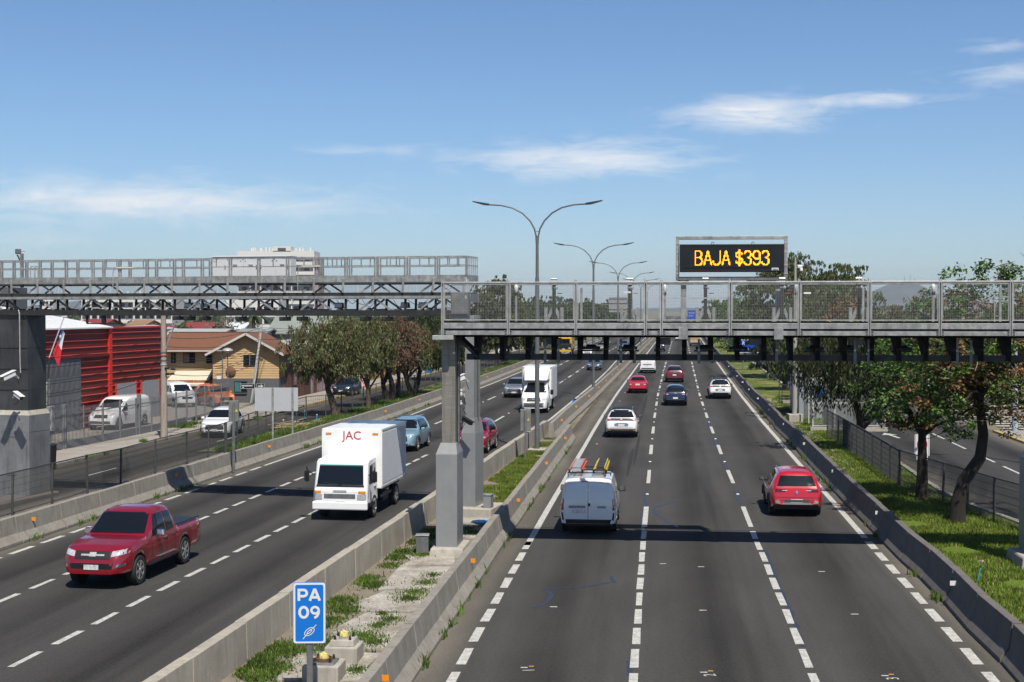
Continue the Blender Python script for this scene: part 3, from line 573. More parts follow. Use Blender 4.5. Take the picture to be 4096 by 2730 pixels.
GL = {'B': [[(1, 0), (1, 15), (5, 15)]+arc(5, 11.5, 2.6, 3.5, 90, -90)+[(1, 8)], [(5, 8)]+arc(5, 4, 3.2, 4, 90, -90)+[(1, 0)]],
      'A': [[(0, 0), (4, 15), (8, 0)], [(1.6, 5), (6.4, 5)]], 'J': [[(8, 15), (8, 4)]+arc(4.2, 4, 3.8, 4, 0, -180)],
      '$': [arc(4.2, 10.6, 3.4, 3.0, 20, 270)+arc(4.2, 4.4, 3.4, 3.2, 90, -170), [(4.2, -1), (4.2, 16)]],
      '3': [arc(4.2, 11.4, 3.3, 3.6, 160, -70)+arc(4, 3.9, 3.8, 4.0, 80, -165)], '9': [arc(4.2, 10.6, 3.7, 4.4, 0, 360, 14), [(7.9, 10.5)]+arc(4.2, 4.4, 3.7, 4.4, 0, -155)]}
def seg_d(p, a, b):
    ax, ay = a; bx, by = b; dx, dy = bx-ax, by-ay; l = dx*dx+dy*dy; t = 0 if l == 0 else max(0, min(1, ((p[0]-ax)*dx+(p[1]-ay)*dy)/l)); return math.hypot(p[0]-ax-t*dx, p[1]-ay-t*dy)
pit = .0272; cur = -1.12*vw/3.36
for ch in 'BAJA $393':
    if ch == ' ': cur += 4.6*pit; continue
    m = MB()
    for gx in range(-1, 11):
        for gy in range(-2, 18):
            if any(seg_d((gx, gy), a, b) < .82 for st in GL[ch] for a, b in zip(st[:-1], st[1:])): m.box((cur+gx*pit, -.163, hz-.20+gy*pit), (pit*.86, .006, pit*.86))
    m.build('letter', amber_led, disp); cur += {'B': 10.4, 'A': 9.2, 'J': 10.2, '$': 9.2, '3': 9.4, '9': 9.4}[ch]*pit
B('maker_plate', whiteplastic, disp, (w2-.24, -.172, hz-.325), (.20, .006, .07))
put_text('maker_lettering', 'acsys', .075, sign_black, disp, (w2-.235, -.178, hz-.325))
for x in (-.55, .62):
    m = MB(); m.tube([(x+.035*math.cos(t*.5), 0, hz+.44+.035*math.sin(t*.5)) for t in range(0, 13)], .009, 5); m.build('lifting_eye', dsteel, vm)
for px in (1570.5, 1788):
    xx = rs(px, 1.5)-(VX0+VX1)/2; B('post', galv, vm, (xx, .02, .78), (.16, .14, 1.64), bevel=.008); m = MB(); m.prism([(xx-.2, -.03, 1.54), (xx+.2, -.03, 1.54), (xx+.06, -.03, 1.40), (xx-.06, -.03, 1.40)], (0, .08, 0)); m.build('gusset', galv_d, vm)
m = MB(); m.tube([(1.25, .05, 1.60), (1.33, .04, 1.7), (1.4, .05, 1.72), (1.45, .05, 1.82)], .02, 6); m.build('cable', cable, vm)
# ================================================================== LEFT TOLL GANTRY (lattice with railings)
LGX, LGY, LGA = -1.56, 49.35, R(15)
def ls(px, yo=0.0):
    q = (px-1176.5)/3268.0; X0 = LGX+yo*math.sin(LGA); Y0 = LGY+yo*math.cos(LGA)
    return (q*Y0-X0)/(math.cos(LGA)+q*math.sin(LGA))
LM = Matrix.Translation((LGX, LGY, 0)) @ Matrix.Rotation(-LGA, 4, 'Z')
lg = thing('toll_gantry', 'lattice steel toll gantry with tube railings spanning the left carriageway', 'gantry', (LGX, LGY, 0), -LGA)
bay = 1.12; NB = 18; GL0 = -NB*bay; D = 1.25
for k in range(NB):
    x1 = -.02-k*bay; x0 = x1-bay+.085; mid = (x0+x1)/2
    for yy, zz in ((-.06, 0), (D+.06, 0)):
        m = MB(); sh = 0 if yy < 0 else -.37; a, b_ = x0+sh, x1+sh; t = .044
        m.box(((a+b_)/2, yy, 9.10), (b_-a+t, t, t)).box(((a+b_)/2, yy, 8.80), (b_-a-t, t*.8, t*.8)).box((a, yy, 8.73), (t, t, .70)).box((b_, yy, 8.73), (t, t, .70))
        if k % 2 == 0 or yy > 0: m.box((a+(b_-a)*.36, yy, 8.95), (t*.8, t*.8, .27)).box((a+(b_-a)*.70, yy, 8.95), (t*.8, t*.8, .27)) if k < 6 else m.box((a+(b_-a)*.5, yy, 8.95), (t*.7, t*.7, .27))
        m.build('railing_panel', galv, lg)
    B('fascia_panel', galv, lg, (x1-bay/2, -.09, 8.34), (bay-.006, .012, .24)); B('fascia_lip', dsteel, lg, (x1-bay/2, -.05, 8.205), (bay-.004, .10, .03))
    m = MB().bar((x1-.04, -.12, 8.36), (x1-.09, -.03, 7.87), .075, .06); m.build('bracket', galv_l, lg)
    for yy in (.05, D-.05):
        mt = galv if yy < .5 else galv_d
        m = MB(); a, b_ = (x1-.08, x1-bay/2) if k % 2 else (x1-bay+.02, x1-bay/2-.05)
        m.bar((a, yy, 8.19), (b_, yy, 7.88), .055); m.build('upper_diagonal', mt if k % 3 else galv_l, lg)
        m = MB().bar((x1-.10, yy, 7.62), (x1-bay*.55, yy, 7.24), .06) if k % 2 else MB().bar((x1-bay, yy, 7.62), (x1-bay*.5, yy, 7.24), .06); m.build('lower_diagonal', mt, lg)
        m = MB().bar((x1-.02, yy+.02, 7.64), (x1-.03, yy+.02, 7.2), .07); m.build('upright', dsteel, lg)
    m = MB().bar((x1-.06, .1, 7.24), (x1-.06, D-.1, 7.24), .07); m.build('cross_tie', dsteel, lg)
    m = MB().bar((x1-bay*.3, .1, 7.22), (x1-bay*.3, .35, 7.28), .10); m.build('bracket_stub', galv_d, lg)
    m = MB()
    for i in range(1, 22): m.bar((x1-bay*i/22, D-.02, 7.87), (x1-bay*i/22, D-.02, 8.19), .004)
    for i in range(1, 7): m.bar((x1, D-.02, 7.87+.32*i/7), (x1-bay, D-.02, 7.87+.32*i/7), .004)
    m.build('wire_mesh', galv_d, lg)
XL = GL0-.6
def beam(nm, mt, y, z0, z1, d): return B(nm, mt, lg, (XL/2, y, (z0+z1)/2), (-XL, d, z1-z0), bevel=.006)
for yy in (.05, D-.05):
    f = -1 if yy < .5 else 1
    beam('middle_chord_web', dsteel, yy+.02*-f, 7.735, 7.86, .06); beam('middle_chord_flange', galv if yy < .5 else galv_d, yy+f*.03, 7.635, 7.735, .16)  # web dark, flange bright: recess shade and light put into their colours
    beam('bottom_chord', dsteel, yy, 7.03, 7.235, .14)
beam('deck', dsteel, D/2, 8.155, 8.185, D+.1) if False else B('deck', dsteel, lg, (XL/2, D/2, 8.17), (-XL, D+.1, .03)); B('deck_end', galv, lg, (.02, D/2, 8.33), (.02, D+.1, .26))
m = MB()
for yy in (0, .25, .5, .75, 1.0, 1.25): m.bar((.0, yy, 8.45), (.0, yy, 9.1), .032)
m.bar((0, -.06, 9.1), (0, D+.06, 9.1), .036).bar((0, -.06, 8.8), (0, D+.06, 8.8), .03); m.build('railing_panel', galv_l, lg)
B('end_frame', galv_d, lg, (.03, D/2, 7.66), (.08, D+.1, .32)); m = MB().bar((.05, D, 7.6), (-.12, D, 7.0), .07, .05).bar((.04, -.02, 8.3), (.1, -.04, 7.7), .06); m.build('end_strut', galv_l, lg)
# columns: the slim one in the median, the broad dark one on the left
shroud_column(lg, .03, .05, .50, 1.05, .38, 2.95, 3.45, .32, .80, 7.05, greypaint, conduit=True)
B('footing', conc_l, lg, (.27, .55, .18), (1.35, 1.75, .42), bevel=.04)
darkpillar = pm('dark_pillar_steel', (.075, .077, .08), rough=.45, metal=.45, var=.35, scale=1.2, streak=(.035, .035, .037), spec=.5)
greyfront = pm('shroud_steel', (.24, .245, .25), rough=.42, metal=.3, var=.22, scale=1.4, streak=(.11, .11, .115))
px0 = -17.33
B('pillar', darkpillar, lg, (px0-1.15, .68, 5.15), (2.1, 1.22, 3.8), bevel=.015); B('pillar_shroud', greyfront, lg, (px0-1.1, .68, 1.68), (2.2, 1.4, 3.12), bevel=.012)
m = MB(); a = px0; m.add([(a-2.2, -.02, 3.24), (a, -.02, 3.24), (a, 1.38, 3.24), (a-2.2, 1.38, 3.24), (a-2.2, .07, 3.42), (a-.09, .07, 3.42), (a-.09, 1.28, 3.42), (a-2.2, 1.28, 3.42)], [(0, 1, 5, 4), (1, 2, 6, 5), (4, 5, 6, 7)]); m.build('shroud_cap', conc_l, lg)
for zz in (4.2, 5.0, 5.8): B('pillar_seam', dsteel, lg, (px0-1.15, .66, zz), (2.106, 1.23, .008))
B('shroud_seam', greyfront, lg, (px0-1.1, .68, 2.62), (2.215, 1.412, .02)); B('hatch', greyfront, lg, (px0-.75, -.03, 2.55), (.36, .02, .25)); B('hatch', greyfront, lg, (px0-.75, -.03, 1.1), (.36, .02, .28))
B('footing', conc_d, lg, (px0-1.2, -.9, -.02), (2.9, 5.0, .42), bevel=.05)
m = MB(); m.tube([(px0-.42, -.02, 7.25), (px0-.37, -.03, 7.1), (px0-.36, -.03, 5.2), (px0-.34, -.03, 4.85)], .022, 6); m.build('conduit', galv_l, lg)
# ------------------------------------------------------------------ equipment of the left gantry
cabw = pm('white_cabinet', (.68, .69, .70), rough=.35, var=.04, scale=2)
c0, c1 = ls(497, .9), ls(676, .9)
t = thing('equipment_cabinet', 'long white equipment cabinet with several doors standing on the left gantry walkway', 'cabinet', LM @ Vector(((c0+c1)/2, .85, 8.19)), -LGA)
cw = c1-c0; B('body', cabw, t, (0, 0, .50), (cw, .5, .98), bevel=.01); B('roof', cabw, t, (0, -.02, 1.01), (cw+.06, .6, .05), bevel=.01)
for i in range(5):
    w = cw/5-.04; xx = -cw/2+(i+.5)*cw/5; d = B('door', cabw, t, (xx, -.262, .60), (w, .025, .62), bevel=.008)
    B('handle', black, d, (xx-w*.38 if i % 2 else xx+w*.38, -.285, .62), (.022, .02, .14)); B('vent_hood', galv_l, d, (xx, -.29, .70), (.16, .04, .05)) if i in (1, 2, 4) else None
    B('keyhole', black, d, (xx+w*.38 if i % 2 else xx-w*.38, -.278, .84), (.03, .01, .03))
lens = pm('camera_lens_glass', (.02, .02, .025), rough=.1, var=.05, coat=1)
def toll_cam(px, z, label, light=False, yo=.2):
    t = thing('toll_camera', label, 'camera', LM @ Vector((ls(px), yo, z)), -LGA, 'toll cameras on the left gantry')
    if light:
        B('lamp_body', dsteel, t, (0, 0, 0), (.34, .16, .20), bevel=.02, top=.85); B('lamp_glass', galv_l, t, (0, -.085, 0), (.27, .02, .14), bevel=.01); MB().bar((0, .05, -.1), (0, .05, -.2), .05).build('yoke', dsteel, t)
    else:
        B('housing', black, t, (0, 0, 0), (.30, .42, .15), bevel=.02); B('front_plate', dsteel, t, (-.04, -.22, 0), (.16, .03, .13), bevel=.01); m = MB(); m.lathe((-.04, -.255, 0), [(.05, 0), (.05, .03), (.03, .03)], 12, 'y'); m.build('lens', lens, t); MB().bar((.05, 0, .07), (.05, 0, .16), .05).build('bracket', dsteel, t)
spots = [(404, 6.94, 0, 'just left of the street pole'), (430, 6.93, 0, 'just right of the street pole'), (466, 6.93, 0, 'above the brown roof, third from the pole'), (549, 6.93, 0, 'above the middle of the brown roof'), (650, 6.92, 0, 'left of the red-leafed tree tops'), (690, 6.93, 0, 'over the first tree top'), (836, 6.93, 0, 'over the second tree'), (886, 6.93, 0, 'third from the right over the trees'), (936, 6.93, 0, 'rightmost over the trees'),
         (428, 7.40, 1, 'flood lamp between chords, left of the bare tree'), (466, 7.38, 1, 'dark flood lamp between chords above the brown roof'), (612, 7.40, 1, 'bright flood lamp between chords beside the pale roof'), (775, 7.40, 1, 'dark flood lamp between chords over the first tree'), (927, 7.41, 1, 'bright flood lamp between chords over the last tree'), (968, 7.41, 1, 'rightmost dark flood lamp between the chords')]
for px, z, l, lb in spots: toll_cam(px, z, ('toll camera slung under the left gantry, ' if not l else 'toll ')+lb, bool(l))
t = thing('hanging_sensor', 'black rectangular sensor frame hanging under the left gantry above the red shed', 'frame', LM @ Vector((ls(241), .1, 6.9)), -LGA)
m = MB().bar((-.8, 0, .14), (-.8, 0, -.16), .07).bar((-.1, 0, .14), (-.1, 0, -.16), .13).bar((.55, 0, .14), (.55, 0, -.16), .07).bar((-.82, 0, -.17), (.58, 0, -.17), .045); m.build('frame', black, t)
t = thing('sensor_lamp', 'small silver lamp tilted on the left gantry above the red shed', 'lamp', LM @ Vector((ls(218), .15, 7.38)), -LGA); B('body', dsteel, t, (0, 0, .02), (.36, .2, .14), top=.7); B('glass', galv_l, t, (0, -.02, -.07), (.34, .2, .05), bevel=.01)
for px, lb in ((291, 'slim tube lamp on a gooseneck arm over the left railing'), (717, 'slim tube lamp over the railing just right of the white cabinet')):
    t = thing('walkway_lamp', lb, 'lamp', LM @ Vector((ls(px), -.1, 8.2)), -LGA); m = MB(); m.tube([(-.5, 0, -.3), (-.5, 0, .40), (-.46, 0, .52), (-.36, 0, .57)], .016, 6); m.build('arm', galv_l, t)
    B('tube_lamp', pm('cream_plastic', (.55, .52, .44), rough=.5, var=.06), t, (0, 0, .59), (.72, .09, .06), bevel=.02); B('lamp_base', galv, t, (.05, 0, .62), (.5, .05, .03))
t = thing('camera_mast', 'galvanised mast with a winch camera head at the far left end of the gantry', 'camera mast', LM @ Vector((ls(30), .6, 8.2)), -LGA); B('mast', galv, t, (0, 0, .55), (.10, .10, 1.3)); MB().bar((-.2, 0, 1.15), (0, 0, .8), .04).build('strut', dsteel, t); B('winch', galv_d, t, (-.16, 0, 1.28), (.2, .15, .2), bevel=.03); MB().tube([(-.1, 0, 1.3), (.14, 0, 1.28)], .014, 6).build('crank', galv_l, t)
t = thing('access_ladder_hoops', 'bent tube hoops of the access hatch on the left gantry walkway', 'ladder', LM @ Vector((ls(68), .5, 8.2)), -LGA)
for e in (-.16, .02, .16): m = MB(); m.tube([(e-.12, 0, 0), (e-.12, 0, .62), (e-.08, 0, .7), (e+.04, 0, .7), (e+.08, 0, .62), (e+.08, 0, 0)], .02, 6); m.build('hoop', galv_l, t)
# loose cables on both gantries
m = MB()
for k in range(26):
    x = -rnd.uniform(.8, 19); yy = rnd.uniform(.2, 1.1); z = 7.62; l = rnd.uniform(.3, .9); dz = rnd.uniform(.12, .34); m.tube([(x+l*i/6-.1, yy, z-dz*math.sin(math.pi*i/6)-.02) for i in range(7)], .009, 4)
o = m.build('cable_loops', cable, lg); tag(o, kind='stuff')
# ------------------------------------------------------------------ enforcement cameras on the columns
def cctv(label, loc, rz, tilt, size=1.0, dark=False):
    t = thing('surveillance_camera', label, 'camera', loc, rz); s = size; mt = black if dark else whiteplastic
    m = MB(); m.box((0, -.25*s, 0), (.17*s, .5*s, .16*s)); o = m.build('housing', mt, t, bevel=.02); o.rotation_euler = (tilt, 0, 0)
    m = MB(); m.box((0, -.27*s, .10*s), (.23*s, .62*s, .018)); h = m.build('sunshield', mt, t, bevel=.006); h.rotation_euler = (tilt, 0, 0)
    m = MB(); m.box((0, -.51*s, 0), (.13*s, .02, .12*s)); g = m.build('lens_window', lens, t); g.rotation_euler = (tilt, 0, 0)
    MB().bar((0, .02, -.06), (0, .16*s, -.18*s), .06*s).build('bracket', galv_l, t); m = MB(); m.tube([(.05, .05, -.1), (.16, .02, -.2), (.12, .1, -.38), (.02, .16, -.42)], .012, 5); m.build('cable', cable, t)
cctv('upper white camera bracketed to the median column', P(1067, 866, 48.9), R(-70), R(22)); cctv('middle white camera on the median column, pointing at the left lanes', P(1060, 902, 48.9), R(-60), R(25), .9)
cctv('small lower white camera on the median column', P(1061, 925, 48.9), R(-75), R(35), .6); cctv('dark round-bodied camera low on the median column', P(1063, 962, 48.9), R(60), R(25), .8, True)
cctv('white camera high on the dark left pillar', P(33, 858, 53.0), R(-35), R(20), 1.1); cctv('lower white camera on the dark left pillar', P(35, 905, 53.0), R(50), R(20), .9)
# ================================================================== VEHICLES
def ip(tab, t): return float(np.interp(t, [a for a, b in tab], [b for a, b in tab]))
WHEELS = {}
def wheel_meshes(r, w, spokes, dark):
    k = (round(r, 3), round(w, 3), spokes, dark)
    if k in WHEELS: return WHEELS[k]
    ty = MB(); ty.lathe((0, 0, 0), [(r*.66, -w*.42), (r*.80, -w*.5), (r*.95, -w*.47), (r, -w*.3), (r, w*.3), (r*.95, w*.47), (r*.80, w*.5), (r*.66, w*.42)], 26, 'x')
    me = bpy.data.meshes.new('wheel'); me.from_pydata(ty.v, [], ty.f); me.materials.append(rubber); me.polygons.foreach_set('use_smooth', [True]*len(me.polygons)); me.set_sharp_from_angle(angle=R(40))
    ri = MB(); ri.lathe((w*.40, 0, 0), [(r*.67, 0), (r*.67, .012), (r*.60, .012), (r*.58, -.03), (.02, -.04)], 24, 'x')
    for i in range(spokes):
        a = 2*math.pi*i/spokes; c, s_ = math.cos(a), math.sin(a); ri.bar((w*.40, .04*c, .04*s_), (w*.40+.004, r*.62*c, r*.62*s_), r*.16, .03, up=(1, 0, 0))
    ri.lathe((w*.40, 0, 0), [(r*.16, 0), (r*.13, .022), (.01, .025)], 10, 'x')
    m2 = bpy.data.meshes.new('rim'); m2.from_pydata(ri.v, [], ri.f); m2.materials.append(alloy_d if dark else alloy)
    WHEELS[k] = (me, m2); return me, m2
def add_wheels(root, W, ys, r, w=.22, spokes=5, dark=False, dual=False):
    me, m2 = wheel_meshes(r, w, spokes, dark)
    for y in ys:
        for s in (-1, 1):
            o = bpy.data.objects.new('wheel', me); COL.objects.link(o); o.parent = root; o.location = (s*(W/2-w/2-.015), y, r); o.rotation_euler = (rnd.uniform(0, 1), 0, 0 if s > 0 else math.pi)
            q = bpy.data.objects.new('rim', m2); COL.objects.link(q); q.parent = o
def body_mesh(sp):
    """loft of vertical ribs from rear (t=0) to front (t=1); the lower edge follows the wheel arches"""
    L, W, zs = sp['L'], sp['W'], sp['sill']; ra = sp['r']*1.16; wy = sp['wy']; st = set(sp.get('st', []))
    for tab in (sp['top'], sp['belt'], sp['plan']): st |= {a for a, b in tab}
    for w in wy:
        for k in np.linspace(-1, 1, 11): st.add((w+ra*k+L/2)/L)
    st |= set(np.linspace(.02, .98, 18)); st = sorted(x for x in st if 0 <= x <= 1); st = [x for i, x in enumerate(st) if i == 0 or x-st[i-1] > .0025]
    vs = []; NP = 19; half = 10
    for t in st:
        y = -L/2+t*L; zt = ip(sp['top'], t); zb = min(ip(sp['belt'], t), zt-.03); w = W/2*ip(sp['plan'], t)
        bot = ip(sp['bottom'], t) if 'bottom' in sp else zs
        for q in wy:
            d = abs(y-q)
            if d < ra: bot = max(bot, sp['r']+math.sqrt(ra*ra-d*d)-.01)
        zb = max(zb, bot+.07); zt = max(zt, zb+.03); h = zt-zb; zm = bot+.45*(zb-bot)
        cabin = min(1.0, max(0.0, (h-.10)/.25)); tum = sp.get('tum', .26)
        wsh = w*(.965-.01*cabin); we = wsh-(.05*(1-cabin)+cabin*(tum*h+.03)) if h > .06 else wsh-.03
        zr = zt-(.02+.055*cabin)
        pts = [(w*.80, bot), (w*.955, bot+.015), (w, zm), (w*.99, zm+.72*(zb-zm)), (wsh, zb), (wsh+(we-wsh)*.5+.025*cabin, zb+(zr-zb)*.55), (we, zr), (we-.05-.05*cabin, zt-.008*(1+cabin)), (we*.5, zt+.012*cabin+.004), (0, zt+.016*cabin+.006)]
        row = [(x, y, z) for x, z in pts]; vs += row+[(-x, y_, z) for x, y_, z in row[-2::-1]]
    fs = []; n = len(st)
    for i in range(n-1):
        for j in range(NP-1): a = i*NP+j; fs.append((a, a+1, a+NP+1, a+NP))
        fs.append((i*NP+NP-1, i*NP, (i+1)*NP, (i+1)*NP+NP-1))
    fs.append(tuple(range(NP-1, -1, -1))); fs.append(tuple((n-1)*NP+j for j in range(NP)))
    return vs, fs
def patch(bvh, corners, axis, sgn, far=20.0, nu=6, nv=5, off=.010, thick=.014, rnd_c=0.0):
    """a thin shell that hugs the body: bilinear quad of (a,b) points shot at the body along an axis"""
    c = [Vector((p[0], p[1])) for p in corners]; g = []; miss = 0
    for j in range(nv+1):
        for i in range(nu+1):
            u, v = i/nu, j/nv; p = (c[0]*(1-u)+c[1]*u)*(1-v)+(c[3]*(1-u)+c[2]*u)*v
            if axis == 'y': o, d = Vector((p.x, sgn*far, p.y)), Vector((0, -sgn, 0))
            elif axis == 'x': o, d = Vector((sgn*far, p.x, p.y)), Vector((-sgn, 0, 0))
            else: o, d = Vector((p.x, p.y, far)), Vector((0, 0, -1))
            h = bvh.ray_cast(o, d)
            if h[0] is None:
                miss += 1; h = bvh.find_nearest(o+d*far)
            g.append(h[0]-d*off)
    mb = MB(); n = len(g); d = Vector(d); m = nu+1; fs = []
    for j in range(nv):
        for i in range(nu): a = j*m+i; fs.append((a, a+1, a+m+1, a+m))
    rim = [i for i in range(m)]+[j*m+nu for j in range(1, nv+1)]+[nv*m+i for i in range(nu-1, -1, -1)]+[j*m for j in range(nv-1, 0, -1)]
    vs = g+[g[i]+d*(off+thick) for i in rim]; k = len(rim)
    for i in range(k): a, b = rim[i], rim[(i+1) % k]; fs.append((b, a, n+i, n+(i+1) % k))
    flip = (axis == 'y' and sgn > 0) or (axis == 'x' and sgn < 0)
    mb.add(vs, [f[::-1] for f in fs] if flip else fs); return mb
class Car:
    def __init__(s, name, label, cat, sp, col, loc, rz, group=None):
        s.sp = sp; s.root = thing(name, label, cat, loc, rz, group); vs, fs = body_mesh(sp); m = MB().add(vs, fs); s.body = m.build('body', col, s.root, smooth=38)
        s.bvh = BVHTree.FromPolygons([Vector(v) for v in vs], fs); s.col = col; L, W = sp['L'], sp['W']
        B('underbody', black, s.root, (0, 0, sp['sill']+.13), (W*.84, L*.92, .26)); z = max(sp['r']*2.05, .62); B('wheel_housing', black, s.root, (0, 0, (sp['sill']+z)/2+.06), (W*.70, L*.86, z-sp['sill']))
        add_wheels(s.root, W, sp['wy'], sp['r'], sp.get('ww', .22), sp.get('spokes', 5), sp.get('dark', False))
    def p(s, name, m, corners, axis, sgn, parent=None, **k): return patch(s.bvh, corners, axis, sgn, **k).build(name, m, parent or s.root, smooth=50)
    def both(s, name, m, corners, axis, sgn, parent=None, **k):
        """a left/right pair of patches seen along y"""
        s.p(name, m, corners, axis, sgn, parent, **k); s.p(name, m, [(-a, b) for a, b in corners][::-1] if False else [(-corners[1][0], corners[1][1]), (-corners[0][0], corners[0][1]), (-corners[3][0], corners[3][1]), (-corners[2][0], corners[2][1])], axis, sgn, parent, **k)
    def sides(s, name, m, corners, **k):
        for sg in (1, -1): s.p(name, m, corners, 'x', sg, **k)
    def mirrors(s, y, z, m, w=.20, h=.14):
        for sg in (1, -1):
            x = sg*(s.sp['W']/2+.10); mb = MB().box((x, y, z), (w, .12, h), top=.82); o = mb.build('mirror', m, s.root, bevel=.035); B('mirror_glass', chrome, o, (x, y-.062, z), (w*.75, .006, h*.7)); MB().bar((sg*(s.sp['W']/2-.06), y+.02, z-.05), (x, y+.02, z-.05), .04).build('mirror_arm', black, s.root)
    def plate(s, z, sgn=-1, w=.36, h=.13, x=0): s.p('number_plate', plate_m, [(x-w/2, z-h/2), (x+w/2, z-h/2), (x+w/2, z+h/2), (x-w/2, z+h/2)], 'y', sgn, off=.015, nu=1, nv=1)
def scale_tab(tab, k, b=0): return [(t, z*k+b) for t, z in tab]
def spec(L, W, H, r, kind, wy=None, **kw):
    P_ = {'suv': dict(top=[(0, .60), (.004, .70), (.010, .88), (.018, 1.03), (.045, 1.20), (.095, 1.50), (.12, 1.56), (.22, 1.60), (.42, 1.605), (.55, 1.55), (.60, 1.47), (.70, 1.12), (.735, 1.04), (.82, 1.00), (.92, .92), (.965, .84), (.985, .70), (.995, .58), (1, .50)],
                      belt=[(0, .55), (.018, .94), (.12, 1.00), (.6, .96), (.74, .93), (.92, .82), (.97, .70), (1, .45)], plan=[(0, .78), (.008, .85), (.02, .90), (.05, .95), (.10, .985), (.16, 1), (.80, 1), (.91, .95), (.96, .87), (.985, .76), (1, .66)], tum=.40),
          'hatch': dict(top=[(0, .55), (.004, .66), (.012, .84), (.022, .97), (.05, 1.12), (.12, 1.40), (.16, 1.46), (.25, 1.49), (.42, 1.49), (.54, 1.43), (.60, 1.33), (.70, 1.02), (.735, .94), (.83, .90), (.93, .80), (.97, .72), (.99, .60), (1, .48)],
                        belt=[(0, .50), (.02, .88), (.12, .93), (.6, .88), (.74, .85), (.92, .74), (.97, .62), (1, .42)], plan=[(0, .80), (.012, .87), (.05, .945), (.16, 1), (.78, 1), (.91, .94), (.96, .86), (.985, .75), (1, .64)], tum=.32),
          'sedan': dict(top=[(0, .52), (.004, .68), (.010, .86), (.02, .96), (.05, 1.00), (.13, 1.04), (.16, 1.07), (.27, 1.36), (.32, 1.42), (.42, 1.45), (.53, 1.44), (.58, 1.36), (.70, 1.00), (.73, .93), (.83, .89), (.93, .79), (.97, .70), (.99, .58), (1, .46)],
                        belt=[(0, .48), (.012, .80), (.05, .93), (.2, .95), (.6, .88), (.74, .85), (.92, .73), (.97, .60), (1, .4)], plan=[(0, .80), (.012, .87), (.05, .945), (.16, 1), (.78, 1), (.91, .94), (.96, .86), (.985, .75), (1, .64)], tum=.40),
          'van': dict(top=[(0, .55), (.002, .80), (.006, 1.10), (.014, 1.42), (.03, 1.68), (.05, 1.77), (.09, 1.81), (.30, 1.83), (.50, 1.82), (.58, 1.76), (.63, 1.66), (.77, 1.16), (.80, 1.09), (.88, 1.02), (.945, .92), (.975, .78), (.99, .62), (1, .50)],
                      belt=[(0, .50), (.006, .98), (.05, 1.06), (.55, 1.05), (.72, 1.02), (.80, .98), (.94, .84), (.975, .70), (1, .45)], plan=[(0, .93), (.01, .96), (.04, .985), (.1, 1), (.80, 1), (.90, .96), (.96, .88), (.985, .77), (1, .68)], tum=.13)}[kind]
    H0 = {'suv': 1.62, 'hatch': 1.50, 'sedan': 1.46, 'van': 1.84}[kind]; k = H/H0
    d = dict(L=L, W=W, r=r, sill=kw.get('sill', .26), top=scale_tab(P_['top'], k), belt=scale_tab(P_['belt'], k), plan=P_['plan'], tum=P_['tum'], k=k, wy=wy or (-L/2+.21*L, L/2-.195*L)); d['bottom'] = [(0, .44), (.04, .37), (.10, .29), (.86, .28), (.95, .30), (1, .34)]; d.update(kw); return d
def suv_glass(c, kind='suv'):
    c.p('tailgate_gap', black, [(-c.sp['W']*.36, .60*c.sp['k']), (c.sp['W']*.36, .60*c.sp['k']), (c.sp['W']*.36, .612*c.sp['k']), (-c.sp['W']*.36, .612*c.sp['k'])], 'y', -1, nu=6, nv=1, off=.004)
    k = c.sp['k']; L = c.sp['L']; W = c.sp['W']
    T = lambda t: -L/2+t*L
    if kind == 'suv': zb, zt, f = 1.02*k, 1.50*k, dict(ws=(.60, .705), r0=.19, r1=.38, d1=.56, d2=.66)
    elif kind == 'hatch': zb, zt, f = .95*k, 1.39*k, dict(ws=(.60, .70), r0=.20, r1=.38, d1=.56, d2=.665)
    else: zb, zt, f = .97*k, 1.35*k, dict(ws=(.60, .70), r0=.29, r1=.40, d1=.54, d2=.66)
    c.sides('rear_window_side', glass, [(T(f['r0']), zb+.02), (T(f['r1']-.006), zb), (T(f['r1']-.006), zt), (T(f['r0']+.045), zt-.04)], nu=5, nv=4)
    c.sides('front_window_side', glass, [(T(f['r1']+.006), zb), (T(f['d2']), zb-.02), (T(f['d1']), zt-.02), (T(f['r1']+.006), zt)], nu=5, nv=4)
    c.sides('rear_door_handle', c.col, [(T(.25), .86*k), (T(.285), .86*k), (T(.285), .885*k), (T(.25), .885*k)], nu=1, nv=1, off=.025); c.sides('front_door_handle', c.col, [(T(.43), .84*k), (T(.465), .84*k), (T(.465), .865*k), (T(.43), .865*k)], nu=1, nv=1, off=.025)
    for t0 in (.385, .665): c.sides('door_gap', black, [(T(t0), .42), (T(t0)+.012, .42), (T(t0)+.012, zb-.06), (T(t0), zb-.06)], nu=1, nv=4, off=.003)
    zz = (1.10, 1.50) if kind == 'suv' else (1.00, 1.38)
    c.p('windscreen', glass, [(-W*.40, zz[0]*k), (W*.40, zz[0]*k), (W*.325, zz[1]*k), (-W*.325, zz[1]*k)], 'y', 1, nu=20, nv=12, off=.018)
